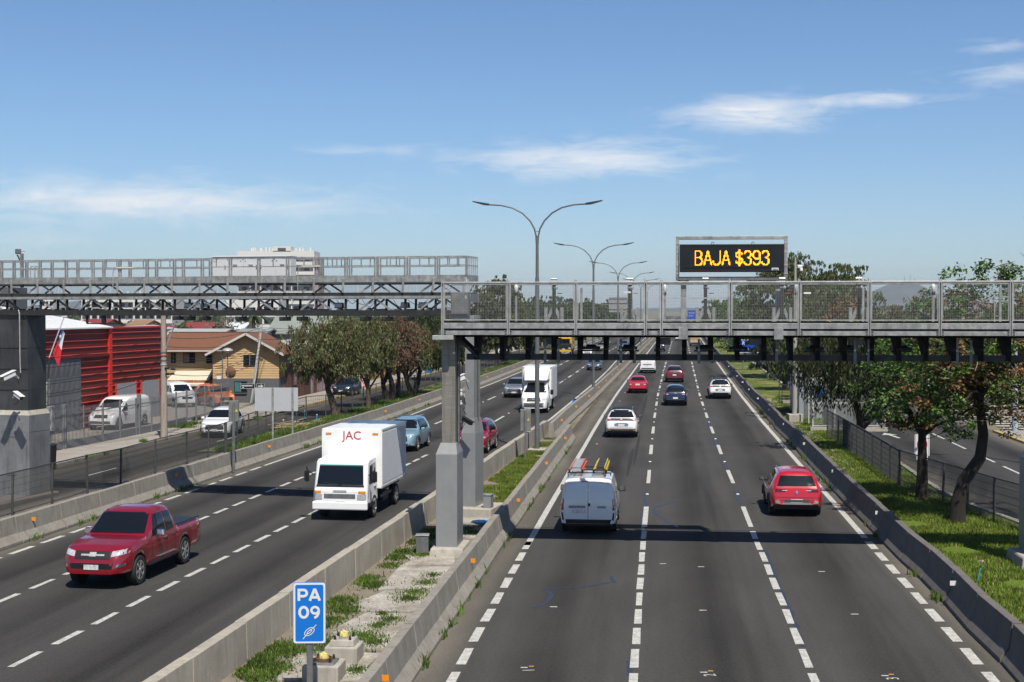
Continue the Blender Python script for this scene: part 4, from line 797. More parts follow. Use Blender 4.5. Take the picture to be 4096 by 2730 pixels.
def suv_front(c, grille=black, hz=.78, gz=(.48, .74), gw=.30, fog=True, chromebar=True, lower=None):
    k = c.sp['k']; W = c.sp['W']
    c.p('grille', grille, [(-W*gw, gz[0]*k), (W*gw, gz[0]*k), (W*gw*.95, gz[1]*k), (-W*gw*.95, gz[1]*k)], 'y', 1, nu=8, nv=3)
    c.both('head_light', head_m, [(W*.24, (hz-.07)*k), (W*.44, (hz-.01)*k), (W*.45, (hz+.06)*k), (W*.25, (hz+.03)*k)], 'y', 1, nu=5, nv=3, off=.012)
    c.p('lower_intake', black, [(-W*.34, .28), (W*.34, .28), (W*.36, .42*k), (-W*.36, .42*k)], 'y', 1, nu=8, nv=2)
    if fog: c.both('fog_light', tail_w, [(W*.36, .36), (W*.43, .37), (W*.43, .44), (W*.36, .43)], 'y', 1, nu=2, nv=2, off=.012)
    if chromebar: c.p('grille_bar', chrome, [(-W*.12, (gz[1]-.08)*k), (W*.12, (gz[1]-.08)*k), (W*.12, (gz[1]-.05)*k), (-W*.12, (gz[1]-.05)*k)], 'y', 1, nu=4, nv=1, off=.015)
    c.plate(.47*k, 1)
def rails(c, m=chrome):
    k = c.sp['k']; L = c.sp['L']; W = c.sp['W']
    for sg in (1, -1):
        q = MB(); q.tube([(sg*W*.325, -L/2+L*t, 1.60*k+h) for t, h in ((.13, -.01), (.16, .04), (.35, .06), (.50, .04), (.54, -.01))], .018, 6); q.build('roof_rail', m, c.root)
def clad(c, m, z0=.24, z1=.56, front=False, rear=True, sides_=True):
    """unpainted lower bumper and sill cladding"""
    W = c.sp['W']; L = c.sp['L']
    if rear: c.p('rear_bumper_cladding', m, [(-W*.43, z0+.16), (W*.43, z0+.16), (W*.45, z1), (-W*.45, z1)], 'y', -1, nu=10, nv=4, off=.012)
    if sides_: c.sides('sill_cladding', m, [(c.sp['wy'][0]+c.sp['r']*1.18, z0+.03), (c.sp['wy'][1]-c.sp['r']*1.18, z0+.03), (c.sp['wy'][1]-c.sp['r']*1.18, z0+.17), (c.sp['wy'][0]+c.sp['r']*1.18, z0+.17)], nu=6, nv=1, off=.01)
    for wy in c.sp['wy']:
        for sg in (1, -1):
            q = MB(); r = c.sp['r']*1.2; x = sg*(c.sp['W']/2+.004); q.tube([(x, wy+r*math.cos(R(a)), c.sp['r']+r*math.sin(R(a))) for a in range(0, 181, 15)], .03, 5); q.build('arch_cladding', m, c.root)
def put(f, Y, o, zero=0): return (f(Y)+o, Y, .004)
col = dict(white=paint('white_paint', (.84, .84, .83)), red=paint('red_paint', (.40, .004, .010)), crimson=paint('crimson_paint', (.50, .004, .014)), maroon=paint('maroon_paint', (.12, .006, .010)), navy=paint('navy_paint', (.008, .018, .055), metal=.1), silver=paint('silver_paint', (.30, .315, .34), metal=.5), sky=paint('light_blue_paint', (.23, .38, .46), metal=.25), beige=paint('champagne_paint', (.34, .30, .235), metal=.4), orange=paint('orange_paint', (.72, .17, .012)), blackp=paint('black_paint', (.012, .012, .016)), pickup=paint('pickup_red_paint', (.22, .001, .008)), bluegrey=paint('blue_grey_paint', (.07, .11, .17), metal=.3), yellow=paint('yellow_paint', (.70, .40, .01)), vangrey=paint('van_white_paint', (.80, .81, .83)), grey=paint('graphite_paint', (.04, .045, .055), metal=.3))
greyclad = pm('grey_bumper_plastic', (.06, .06, .062), rough=.6, var=.1, scale=8); bronze = pm('dusty_bumper_plastic', (.13, .105, .085), rough=.65, var=.2, scale=8)
def rear_common(c, tails, win, plate_z, tmat=tail_m, mir=None, tz=.006):
    W = c.sp['W']; k = c.sp['k']
    c.p('rear_window', glass, [(-W*win[0], win[2]*k), (W*win[0], win[2]*k), (W*win[1], win[3]*k), (-W*win[1], win[3]*k)], 'y', -1, nu=18, nv=12, off=.016)
    c.both('tail_light', tmat, [(W*a, z*k) for a, z in tails], 'y', -1, nu=5, nv=4, off=.014); c.plate(plate_z*k)
def near_rear(name, label, cat, sp, cl, Y, o, group=None):
    return Car(name, label, cat, sp, cl, (xr(Y)+o, Y, .004), -ang(xr, Y), group)
def on_left(name, label, cat, sp, cl, Y, o, group=None):
    return Car(name, label, cat, sp, cl, (xa(Y)+o, Y, .004), math.pi-ang(xa, Y), group)
# ---- right carriageway, seen from behind
# white work van with ladders
sp = spec(4.40, 1.83, 1.84, .32, 'van', sill=.27, bottom=[(0, .36), (.08, .30), (.9, .28), (1, .32)]); c = near_rear('van', 'pale work van with ladders on its roof rack, nearest in the right carriageway', 'van', sp, col['vangrey'], 47.8, -1.80)
W_ = sp['W']; L_ = sp['L']
c.both('rear_door_panel', paint('van_panel_paint', (.72, .74, .78)), [(W_*.035, 1.14), (W_*.40, 1.14), (W_*.365, 1.56), (W_*.035, 1.56)], 'y', -1, nu=5, nv=5)
c.both('tail_light', tail_m, [(W_*.43, .80), (W_*.485, .80), (W_*.475, 1.16), (W_*.425, 1.16)], 'y', -1, nu=3, nv=5, off=.015)
c.p('door_gap', black, [(-.006, .45), (.006, .45), (.006, 1.66), (-.006, 1.66)], 'y', -1, nu=1, nv=8, off=.004); c.p('rear_bumper', black, [(-W_*.47, .30), (W_*.47, .30), (W_*.47, .50), (-W_*.47, .50)], 'y', -1, nu=10, nv=3, off=.02)
c.both('bumper_corner', black, [(W_*.42, .48), (W_*.485, .48), (W_*.485, .72), (W_*.44, .72)], 'y', -1, nu=2, nv=3, off=.014); c.plate(.76, x=-.30, w=.42, h=.12); c.p('door_handle', black, [(.01, .93), (.07, .93), (.07, 1.02), (.01, 1.02)], 'y', -1, nu=1, nv=1, off=.03)
c.p('lettering_strip', pm('faded_lettering', (.28, .30, .33), rough=.4, var=.5, scale=30, dark=(.14, .15, .17)), [(-.62, .86), (-.08, .86), (-.08, .94), (-.62, .94)], 'y', -1, nu=4, nv=1); c.p('lettering_strip', pm('green_lettering', (.20, .36, .33), rough=.4, var=.5, scale=30), [(.30, .86), (.58, .86), (.58, .93), (.30, .93)], 'y', -1, nu=4, nv=1)
c.p('brake_light', tail_m, [(-.22, 1.70), (.0, 1.70), (.0, 1.725), (-.22, 1.725)], 'y', -1, nu=2, nv=1)
c.sides('side_window', glass, [(L_*.16, 1.10), (L_*.30, 1.06), (L_*.235, 1.56), (L_*.16, 1.56)], nu=4, nv=4); c.sides('side_moulding', black, [(-L_*.24, .52), (L_*.24, .52), (L_*.24, .60), (-L_*.24, .60)], nu=5, nv=1); c.mirrors(L_*.24, 1.12, black, .22, .20)
c.p('windscreen', glass, [(-W_*.42, 1.16), (W_*.42, 1.16), (W_*.37, 1.64), (-W_*.37, 1.64)], 'y', 1, nu=6, nv=4)
for y in (-1.3, -.3, .5): MB().bar((-.72, y, 1.90), (.72, y, 1.90), .035).bar((-.70, y, 1.80), (-.70, y, 1.90), .03).bar((.70, y, 1.80), (.70, y, 1.90), .03).build('roof_rack_bar', black, c.root)
van = c; orange_f = pm('orange_fibreglass', (.60, .08, .02), rough=.4, var=.1); alu = pm('ladder_aluminium', (.66, .67, .68), rough=.35, metal=.5, var=.08); yel = pm('yellow_fibreglass', (.62, .45, .02), rough=.4, var=.1)
def ladder(label, x, w, stile, top):
    t = thing('ladder', label, 'ladder', Matrix.Translation(van.root.location) @ Matrix.Rotation(van.root.rotation_euler.z, 4, 'Z') @ Vector((x, 0, 1.95)), van.root.rotation_euler.z)
    for e in (-1, 1): B('stile', stile, t, (e*w/2, -.25, .05), (.035, 2.9, .10)); B('stile', stile, t, (e*(w/2-.05), -.15, .14), (.03, 2.6, .08))
    for i in range(11): MB().bar((-w/2, -1.6+i*.27, .06), (w/2, -1.6+i*.27, .06), .06 if stile is yel else .15, .03).build('rung', top, t)
    for i in range(6): MB().bar((-w/2+.05, -1.35+i*.45, .16), (w/2-.05, -1.35+i*.45, .16), .10, .03).build('rung', top, t)
    B('foot', black, t, (-w/2, -1.74, .05), (.06, .07, .12)); B('foot', black, t, (w/2, -1.74, .05), (.06, .07, .12))
ladder('aluminium ladder with red-orange stiles on the work van, left side of its roof', -.42, .42, orange_f, alu); ladder('yellow and black ladder on the work van, right side of its roof', .36, .40, yel, greyclad)
# red crossover with brake-light brackets, right lane
sp = spec(4.35, 1.82, 1.60, .335, 'suv', dark=True); c = near_rear('suv', 'bright red crossover with silver rear bumper in the right-hand lane, close to the barrier', 'suv', sp, col['crimson'], 51.6, 5.28)
W_ = sp['W']
rear_common(c, [(.22, .90), (.45, .90), (.44, 1.01), (.20, 1.0)], (.37, .30, 1.10, 1.44), .575, pm('dark_tail_light', (.10, .006, .008), rough=.12, var=.2, scale=12, coat=1)); suv_glass(c); clad(c, greyclad, z1=.42); c.mirrors(.75, 1.02, black); rails(c)
c.both('light_bracket', tail_w, [(.33, .925), (.50, .925), (.50, .95), (.33, .95)], 'y', -1, nu=2, nv=1, off=.02); c.p('bumper_silver', pm('satin_silver_trim', (.36, .36, .36), rough=.4, metal=.4, var=.08), [(-W_*.30, .455), (W_*.30, .455), (W_*.26, .52), (-W_*.26, .52)], 'y', -1, nu=6, nv=2, off=.03)
c.both('bumper_silver', galv, [(W_*.30, .47), (W_*.40, .49), (W_*.41, .57), (W_*.34, .61)], 'y', -1, nu=3, nv=2, off=.02); c.p('bumper_panel', greyclad, [(-W_*.25, .52), (W_*.25, .52), (W_*.22, .63), (-W_*.22, .63)], 'y', -1, nu=6, nv=2, off=.014)
c.p('badge', chrome, [(0, .80), (.045, .88), (0, .96), (-.045, .88)], 'y', -1, nu=2, nv=2, off=.03); c.p('tailgate_crease', col['red'], [(-W_*.42, .70), (W_*.42, .70), (W_*.42, .72), (-W_*.42, .72)], 'y', -1, nu=8, nv=1, off=.02); c.plate(.575, w=.42)
def lion(label, Y, o, bump, L=4.45):
    sp = spec(L, 1.84, 1.63, .34, 'suv'); c = near_rear('suv', label, 'suv', sp, col['white'], Y, o); W_ = sp['W']
    rear_common(c, [(.30, .99), (.455, .97), (.45, 1.08), (.30, 1.08)], (.385, .31, 1.16, 1.48), .73, black); suv_glass(c); clad(c, bump, z1=.55); c.mirrors(.78, 1.06, black); rails(c)
    c.p('black_band', black, [(-W_*.31, .99), (W_*.31, .99), (W_*.33, 1.12), (-W_*.33, 1.12)], 'y', -1, nu=8, nv=2, off=.010)
    for i in range(3): c.both('claw_light', pm('lit_tail_light', (.75, .03, .05), rough=.2, var=.1, emit=(1, .04, .06, .5)), [(W_*(.335+.04*i), 1.0), (W_*(.358+.04*i), 1.0), (W_*(.352+.04*i), 1.07), (W_*(.329+.04*i), 1.07)], 'y', -1, nu=1, nv=2, off=.028)
    c.p('badge', chrome, [(-.05, 1.03), (.05, 1.03), (.05, 1.10), (-.05, 1.10)], 'y', -1, nu=1, nv=1, off=.03); c.p('roof_panel', pm('black_roof_paint', (.012, .015, .022), rough=.45, var=.05, spec=.15), [(-W_*.33, -L*.37), (W_*.33, -L*.37), (W_*.33, L*.05), (-W_*.33, L*.05)], 'z', 1, nu=14, nv=14, off=.02)
    c.p('spoiler', black, [(-W_*.32, 1.52), (W_*.32, 1.52), (W_*.30, 1.57), (-W_*.30, 1.57)], 'y', -1, nu=6, nv=1, off=.06); c.both('bumper_reflector', tail_m, [(W_*.37, .48), (W_*.43, .48), (W_*.43, .54), (W_*.37, .54)], 'y', -1, nu=1, nv=1, off=.03)
    c.p('plate_recess', col['silver'], [(-.38, .66), (.38, .66), (.40, .82), (-.40, .82)], 'y', -1, nu=4, nv=2, off=.004); c.p('handle_strip', greyclad, [(-.30, .825), (.30, .825), (.30, .845), (-.30, .845)], 'y', -1, nu=3, nv=1, off=.02)
lion('white crossover with black roof and dusty bumper, left lane of the right carriageway', 82.3, -1.75, bronze); lion('white crossover with black roof in the right-hand lane, beside the dark blue hatchback', 117.2, 5.1, black)
sp = spec(4.37, 1.70, 1.46, .31, 'sedan'); c = near_rear('sedan', 'bright red sedan in the left lane behind the white panel van', 'sedan', sp, col['crimson'], 124.9, -1.78); W_ = sp['W']
rear_common(c, [(.26, .74), (.465, .76), (.46, .92), (.30, .90)], (.37, .28, 1.10, 1.37), .79); suv_glass(c, 'sedan'); c.mirrors(.7, 1.0, black); c.both('reverse_lamp', tail_w, [(.50, .76), (.70, .77), (.70, .83), (.52, .83)], 'y', -1, nu=2, nv=1, off=.025); c.p('boot_gap', black, [(-W_*.44, .93), (W_*.44, .93), (W_*.44, .94), (-W_*.44, .94)], 'y', -1, nu=6, nv=1, off=.006); c.p('lower_bumper', greyclad, [(-W_*.36, .30), (W_*.36, .30), (W_*.36, .38), (-W_*.36, .38)], 'y', -1, nu=6, nv=2, off=.01)
sp = spec(4.28, 1.77, 1.54, .335, 'suv', dark=True); c = near_rear('hatchback', 'dark blue rounded crossover in the middle lane', 'hatchback', sp, col['navy'], 108.9, 1.45); W_ = sp['W']
rear_common(c, [(.27, .95), (.46, .94), (.45, 1.03), (.29, 1.02)], (.37, .29, 1.12, 1.46), .64); suv_glass(c); clad(c, greyclad, z1=.50); c.mirrors(.72, 1.04, black); c.both('reverse_lamp', tail_w, [(.52, .86), (.68, .86), (.68, .91), (.52, .91)], 'y', -1, nu=2, nv=1, off=.02); c.p('badge', chrome, [(-.09, .93), (.09, .93), (.09, 1.02), (-.09, 1.02)], 'y', -1, nu=2, nv=1, off=.02); c.both('bumper_reflector', tail_m, [(W_*.32, .43), (W_*.38, .43), (W_*.38, .49), (W_*.32, .49)], 'y', -1, nu=1, nv=1, off=.03); c.p('spoiler', black, [(-W_*.30, 1.49), (W_*.30, 1.49), (W_*.28, 1.53), (-W_*.28, 1.53)], 'y', -1, nu=6, nv=1, off=.05)
sp = spec(4.48, 1.85, 1.66, .34, 'suv'); c = near_rear('suv', 'maroon crossover with roof rails in the middle lane, just beyond the dark blue hatchback', 'suv', sp, col['maroon'], 143.2, 1.35); W_ = sp['W']
rear_common(c, [(.22, 1.02), (.47, 1.0), (.46, 1.13), (.26, 1.09)], (.37, .30, 1.19, 1.48), .75); suv_glass(c); clad(c, greyclad, z1=.50); c.mirrors(.75, 1.06, black); rails(c); c.both('bumper_reflector', tail_m, [(W_*.30, .55), (W_*.45, .56), (W_*.45, .61), (W_*.32, .60)], 'y', -1, nu=3, nv=1, off=.02); c.p('badge', chrome, [(-.07, .99), (.07, .99), (.07, 1.06), (-.07, 1.06)], 'y', -1, nu=1, nv=1, off=.02); c.p('skid_plate', galv_d, [(-W_*.35, .40), (W_*.35, .40), (W_*.32, .47), (-W_*.32, .47)], 'y', -1, nu=5, nv=1, off=.025)
sp = spec(4.39, 1.83, 1.82, .32, 'van'); c = near_rear('van', 'white panel van with small red sticker, left lane just under the gantry', 'van', sp, col['white'], 163.8, -1.75); W_ = sp['W']
c.both('tail_light', tail_m, [(W_*.43, .85), (W_*.485, .85), (W_*.47, 1.25), (W_*.42, 1.25)], 'y', -1, nu=3, nv=4, off=.014); c.p('rear_bumper', greyclad, [(-W_*.47, .30), (W_*.47, .30), (W_*.47, .62), (-W_*.47, .62)], 'y', -1, nu=10, nv=3, off=.02); c.plate(.93, x=-.2); c.p('handle_strip', black, [(-.55, .99), (.45, .99), (.45, 1.06), (-.55, 1.06)], 'y', -1, nu=4, nv=1, off=.02); c.mirrors(1.0, 1.15, black, .22, .2); c.p('sticker', pm('red_sticker', (.5, .03, .03), var=.3, scale=30), [(.15, 1.52), (.42, 1.52), (.40, 1.66), (.15, 1.66)], 'y', -1, nu=1, nv=2); c.p('door_gap', black, [(.0, .62), (.012, .62), (.012, 1.66), (0, 1.66)], 'y', -1, nu=1, nv=6, off=.004)
c.sides('side_window', glass, [(L_*.16, 1.10), (L_*.30, 1.06), (L_*.235, 1.56), (L_*.16, 1.56)], nu=4, nv=4)
sp = spec(4.6, 1.87, 1.68, .35, 'suv'); c = near_rear('suv', 'black crossover far off in the left lane, seen between the gantry plates', 'suv', sp, col['blackp'], 248, -1.6); rear_common(c, [(.30, .98), (.46, .96), (.45, 1.05), (.3, 1.04)], (.37, .3, 1.18, 1.5), .78); suv_glass(c); clad(c, galv_d, z1=.45); c.mirrors(.75, 1.06, black)
sp = spec(4.4, 1.8, 1.55, .33, 'suv'); c = near_rear('suv', 'small white car farthest off in the middle lane, under the gantry edge', 'suv', sp, col['white'], 332, 1.6); rear_common(c, [(.33, .85), (.46, .85), (.45, 1.0), (.34, 1.0)], (.37, .3, 1.12, 1.44), .7); suv_glass(c); clad(c, black, z1=.55)
# tan-loaded lorry far off in the right lane
t = thing('flatbed_lorry', 'small lorry with a tan load far off in the right-hand lane', 'lorry', (xr(284)+4.9, 284, .004), -ang(xr, 284)); add_wheels(t, 2.0, (-1.6, 1.5), .40)
B('bed', galv_d, t, (0, -.8, .75), (2.05, 3.6, .16)); B('load', pm('tan_cardboard', (.42, .29, .15), rough=.9, var=.15, scale=3), t, (0, -.8, 1.55), (1.95, 3.4, 1.4), bevel=.05); B('cab', col['white'], t, (0, 1.9, 1.25), (1.9, 1.5, 1.6), bevel=.15, top=.9); B('tailboard', pm('cream_board', (.5, .42, .33), var=.1), t, (0, -2.62, .98), (2.0, .05, .42)); B('rear_bumper', black, t, (0, -2.62, .55), (1.9, .1, .16))
for e in (-1, 1): B('tail_light', tail_m, t, (e*.8, -2.66, .64), (.25, .04, .12))
# ---- left carriageway, seen from the front
sp = dict(L=5.33, W=1.86, r=.385, sill=.42, k=1.0, tum=.24, ww=.26, spokes=6, wy=(-5.33/2+1.22, 5.33/2-1.00), plan=[(0, .95), (.02, .98), (.06, 1), (.80, 1), (.90, .97), (.955, .90), (.985, .78), (1, .66)],
          top=[(0, .90), (.004, 1.10), (.01, 1.16), (.05, 1.17), (.325, 1.17), (.345, 1.22), (.355, 1.45), (.365, 1.70), (.39, 1.80), (.46, 1.83), (.55, 1.82), (.595, 1.75), (.70, 1.27), (.72, 1.21), (.82, 1.18), (.92, 1.10), (.965, 1.00), (.985, .86), (1, .70)], belt=[(0, .80), (.01, 1.09), (.33, 1.10), (.36, 1.13), (.7, 1.10), (.82, 1.05), (.93, .95), (.97, .82), (1, .58)])
PY = 39.2; c = Car('pickup_truck', 'dark red double-cab pickup truck driving towards the camera on the left', 'pickup truck', sp, col['pickup'], (xa(PY)-1.72, PY, .004), math.pi-ang(xa, PY)-R(1)); W_ = sp['W']; L_ = sp['L']; T = lambda t: -L_/2+t*L_
c.p('windscreen', glass, [(-W_*.415, 1.26), (W_*.415, 1.26), (W_*.345, 1.74), (-W_*.345, 1.74)], 'y', 1, nu=14, nv=10, off=.022); c.sides('rear_window_side', glass, [(T(.385), 1.16), (T(.475), 1.15), (T(.475), 1.68), (T(.395), 1.66)], nu=4, nv=4); c.sides('front_window_side', glass, [(T(.487), 1.15), (T(.665), 1.14), (T(.585), 1.68), (T(.487), 1.68)], nu=5, nv=4)
c.p('grille', black, [(-W_*.26, .80), (W_*.26, .80), (W_*.25, 1.00), (-W_*.25, 1.00)], 'y', 1, nu=8, nv=3); c.p('grille_bar', galv_l, [(-W_*.17, .885), (W_*.17, .885), (W_*.17, .925), (-W_*.17, .925)], 'y', 1, nu=6, nv=1, off=.02); c.p('badge', galv_l, [(-.09, .87), (.09, .87), (.09, .97), (-.09, .97)], 'y', 1, nu=3, nv=2, off=.025)
c.both('head_light', head_m, [(W_*.27, .86), (W_*.46, .93), (W_*.47, 1.05), (W_*.275, .99)], 'y', 1, nu=6, nv=3, off=.014); c.p('lower_intake', black, [(-W_*.30, .56), (W_*.30, .56), (W_*.32, .70), (-W_*.32, .70)], 'y', 1, nu=8, nv=2); c.both('fog_light', chrome, [(W_*.35, .58), (W_*.45, .62), (W_*.45, .70), (W_*.36, .66)], 'y', 1, nu=3, nv=2, off=.012); c.plate(.60, 1, w=.40)
c.mirrors(.62, 1.22, chrome, .24, .18); c.sides('front_door_handle', chrome, [(T(.49), 1.0), (T(.53), 1.0), (T(.53), 1.03), (T(.49), 1.03)], nu=1, nv=1, off=.03); c.sides('rear_door_handle', chrome, [(T(.385), 1.0), (T(.42), 1.0), (T(.42), 1.03), (T(.385), 1.03)], nu=1, nv=1, off=.03); c.p('bed_cover', black, [(-W_*.41, T(.015)), (W_*.41, T(.015)), (W_*.41, T(.325)), (-W_*.41, T(.325))], 'z', 1, nu=4, nv=6, off=.02)
for t0 in (.482, .672, .372): c.sides('door_gap', black, [(T(t0), .58), (T(t0)+.014, .58), (T(t0)+.014, 1.1), (T(t0), 1.1)], nu=1, nv=4, off=.003)
for sg in (1, -1):
    q = MB(); q.tube([(sg*W_*.46, T(.02), 1.20), (sg*W_*.46, T(.32), 1.20)], .025, 6); q.build('bed_rail', black, c.root)
    B('side_step', black, c.root, (sg*W_*.48, .2, .44), (.14, 2.0, .05))
# white box truck, cab-over
white_t = pm('truck_white', (.92, .92, .90), rough=.35, var=.04, scale=2, coat=.3); boxside = pm('shaded_box_side', (.66, .67, .70), rough=.5, var=.05, scale=2)  # side panels greyer than the box, shade put into their colour
JY = 51.7; t = thing('box_truck', 'white cab-over box truck with red lettering above the cab', 'truck', (xa(JY)+1.5, JY, .004), math.pi-ang(xa, JY)-R(.5)); jac = t
add_wheels(t, 1.95, (-1.35, 2.0), .40, .24, 6)
m = MB(); prof = [(3.05, .55), (3.10, .62), (3.10, 1.02), (3.05, 1.12), (2.80, 1.98), (2.66, 2.08), (1.55, 2.10), (1.50, .55)]   # (y, z) side outline of the cab
secs = [(-.95, .93), (-.86, 1.0), (.86, 1.0), (.95, .93)]; vs = []; n = len(prof)
for x, k in secs: vs += [(x*(1 if abs(z) < 1.4 else .955 if z > 2.0 else .985), 1.5+(y-1.5)*k, z) for y, z in prof]
fs = [tuple(range(n)), tuple(range(4*n-1, 3*n-1, -1))]
for s_ in range(3): fs += [(s_*n+i, (s_+1)*n+i, (s_+1)*n+(i+1) % n, s_*n+(i+1) % n) for i in range(n)]
cab = MB().add(vs, [f[::-1] for f in fs]); cb = cab.build('cab', white_t, t, bevel=.06); bv = BVHTree.FromPolygons([Vector(v) for v in cab.v], cab.f)
def jp(nm, mt, cs, ax='y', sg=1, par=None, **k): return patch(bv, cs, ax, sg, **k).build(nm, mt, par or t)
jp('windscreen', glass, [(-.82, 1.24), (.82, 1.24), (.77, 1.88), (-.77, 1.88)], nu=12, nv=6, off=.016); jp('sun_strip', pm('green_sun_strip', (.01, .30, .24), rough=.2, var=.1), [(-.77, 1.87), (.77, 1.87), (.76, 1.91), (-.76, 1.91)], nu=10, nv=1, off=.018); jp('grille', galv_d, [(-.55, .78), (.55, .78), (.55, .93), (-.55, .93)], off=.012); jp('badge_plate', galv, [(-.24, .99), (.24, .99), (.24, 1.06), (-.24, 1.06)], off=.014, nu=3, nv=1)
for sg in (1, -1):
    cs = lambda a, b, z0, z1: [(sg*a if sg > 0 else -b, z0), (sg*b if sg > 0 else -a, z0), (sg*b if sg > 0 else -a, z1), (sg*a if sg > 0 else -b, z1)]
    jp('head_light', head_m, cs(.62, .92, .74, .92), off=.014); jp('indicator', amber, cs(.66, .90, .95, 1.04), off=.014); jp('fog_light', tail_w, cs(.62, .78, .55, .63), off=.02); jp('side_window', glass, [(1.75, 1.22), (2.72, 1.22), (2.56, 1.86), (1.75, 1.90)], 'x', sg, off=.012)
    MB().bar((sg*.97, 2.9, 1.55), (sg*1.2, 2.95, 1.75), .03).bar((sg*1.2, 2.95, 1.85), (sg*1.2, 2.95, 1.3), .03).build('mirror_arm', black, t); B('mirror', black, t, (sg*1.2, 2.96, 1.52), (.17, .07, .36), bevel=.02)
jp('scuttle', black, [(-.84, 1.16), (.84, 1.16), (.84, 1.225), (-.84, 1.225)], nu=6, nv=1, off=.008)
for sg in (1, -1):
    for y_ in (1.68, 2.86): jp('door_gap', black, [(y_, .75), (y_+.016, .75), (y_+.016, 1.2), (y_, 1.2)], 'x', sg, nu=1, nv=3, off=.004)
    jp('door_handle', black, [(1.78, 1.02), (1.98, 1.02), (1.98, 1.07), (1.78, 1.07)], 'x', sg, nu=1, nv=1, off=.03); B('step', black, t, (sg*.93, 2.45, .52), (.14, .8, .10))
B('front_bumper', white_t, t, (0, 3.06, .52), (1.94, .16, .28), bevel=.04); jp('number_plate', plate_m, [(-.2, .56), (.2, .56), (.2, .68), (-.2, .68)], off=.02); jp('wiper', black, [(-.05, 1.22), (.6, 1.30), (.6, 1.32), (-.05, 1.24)], nu=3, nv=1, off=.03)
B('chassis', black, t, (0, -.3, .62), (.9, 5.2, .22)); B('fuel_tank', black, t, (-.75, .3, .55), (.4, .9, .34), bevel=.05); B('tool_box', black, t, (.75, .3, .55), (.4, .9, .34), bevel=.03); B('mudguard', black, t, (0, -1.35, .84), (1.9, 1.0, .08)); B('side_guard', galv_d, t, (.95, .35, .62), (.03, 1.6, .1)); B('side_guard', galv_d, t, (-.95, .35, .62), (.03, 1.6, .1))
bx = B('cargo_box', white_t, t, (0, -.5, 1.98), (2.14, 3.9, 2.10), bevel=.02)
for sg in (1, -1):
    B('side_panel', boxside, bx, (sg*1.074, -.5, 1.98), (.008, 3.65, 1.80)); B('lower_rail', galv_l, bx, (sg*1.075, -.5, .97), (.03, 3.9, .07)); B('upper_rail', white_t, bx, (sg*1.075, -.5, 3.0), (.03, 3.9, .06)); B('side_lamp', amber, bx, (sg*.85, 1.46, 2.86), (.2, .02, .06)); B('corner_post', white_t, bx, (sg*1.07, 1.42, 1.98), (.05, .06, 2.06))
me = text_mesh('JAC', .42); me.transform(Matrix.Rotation(R(90), 4, 'X')); me.transform(Matrix.Rotation(math.pi, 4, 'Z')); me.transform(Matrix.Translation((0, 1.456, 2.78))); link('lettering', me, pm('red_lettering', (.45, .03, .04), var=.1), bx)
# light blue crossover behind the truck
sp = spec(4.3, 1.80, 1.66, .345, 'suv', wy=(-1.33, 1.32)); c = on_left('suv', 'light blue crossover close behind the white box truck', 'suv', sp, col['sky'], 74.3, -1.75); suv_glass(c); suv_front(c, black, .84, (.54, .80), .27); clad(c, greyclad, z1=.4, rear=False); c.mirrors(.72, 1.10, col['sky']); rails(c, col['sky'])
sp = spec(4.2, 1.77, 1.62, .33, 'suv', wy=(-1.3, 1.28)); c = on_left('suv', 'dark red crossover half hidden behind the median columns', 'suv', sp, paint('wine_red_paint', (.30, .004, .012)), 73.2, 2.05); suv_glass(c); suv_front(c, black, .82, (.52, .76), .26); clad(c, greyclad, z1=.4, rear=False); c.mirrors(.7, 1.05, c.col); c.p('dark_roof', black, [(-.58, -1.5), (.58, -1.5), (.58, .1), (-.58, .1)], 'z', 1, nu=4, nv=5, off=.01)
# second box truck: van cab with a roof fairing
TY = 102.2; sp = dict(L=3.2, W=1.98, r=.35, sill=.34, k=1.0, tum=.16, wy=(0.72,), plan=[(0, 1), (.55, 1), (.75, .98), (.88, .92), (.96, .82), (1, .70)], top=[(0, 2.15), (.05, 2.2), (.30, 2.2), (.36, 2.12), (.66, 1.42), (.70, 1.34), (.85, 1.22), (.93, 1.10), (.97, .92), (1, .62)], belt=[(0, 1.3), (.4, 1.28), (.66, 1.24), (.85, 1.12), (.93, 1.0), (.97, .82), (1, .55)])
t = thing('box_truck', 'white box truck with black grille and wind deflector, far lane beside the lamp post', 'truck', (xa(TY)+1.75, TY, .004), math.pi-ang(xa, TY))
vs, fs = body_mesh(sp); vs = [(x, y+1.35, z) for x, y, z in vs]; m = MB().add(vs, fs); m.build('cab', white_t, t, smooth=38); bv = BVHTree.FromPolygons([Vector(v) for v in vs], fs)
jp('windscreen', glass, [(-.80, 1.40), (.80, 1.40), (.72, 2.06), (-.72, 2.06)], nu=6, nv=4); jp('grille', black, [(-.50, .82), (.50, .82), (.46, 1.08), (-.46, 1.08)], nu=6, nv=3); jp('badge', chrome, [(-.13, .94), (.13, .94), (.13, 1.02), (-.13, 1.02)], off=.02, nu=2, nv=1); jp('front_bumper', greyclad, [(-.92, .42), (.92, .42), (.92, .72), (-.92, .72)], nu=8, nv=3, off=.015); jp('number_plate', plate_m, [(-.2, .72), (.2, .72), (.2, .82), (-.2, .82)], nu=1, nv=1, off=.025)
for sg in (1, -1): jp('head_light', head_m, [(sg*.58 if sg > 0 else -.90, .90), (.90 if sg > 0 else -.58, .90), (.88 if sg > 0 else -.60, 1.12), (.60 if sg > 0 else -.88, 1.12)], nu=3, nv=3, off=.014); jp('side_window', glass, [(.5, 1.32), (1.55, 1.30), (1.05, 2.0), (.5, 2.0)], 'x', sg, nu=4, nv=4); B('mirror', black, t, (sg*1.16, 1.55, 1.42), (.22, .12, .36), bevel=.04)
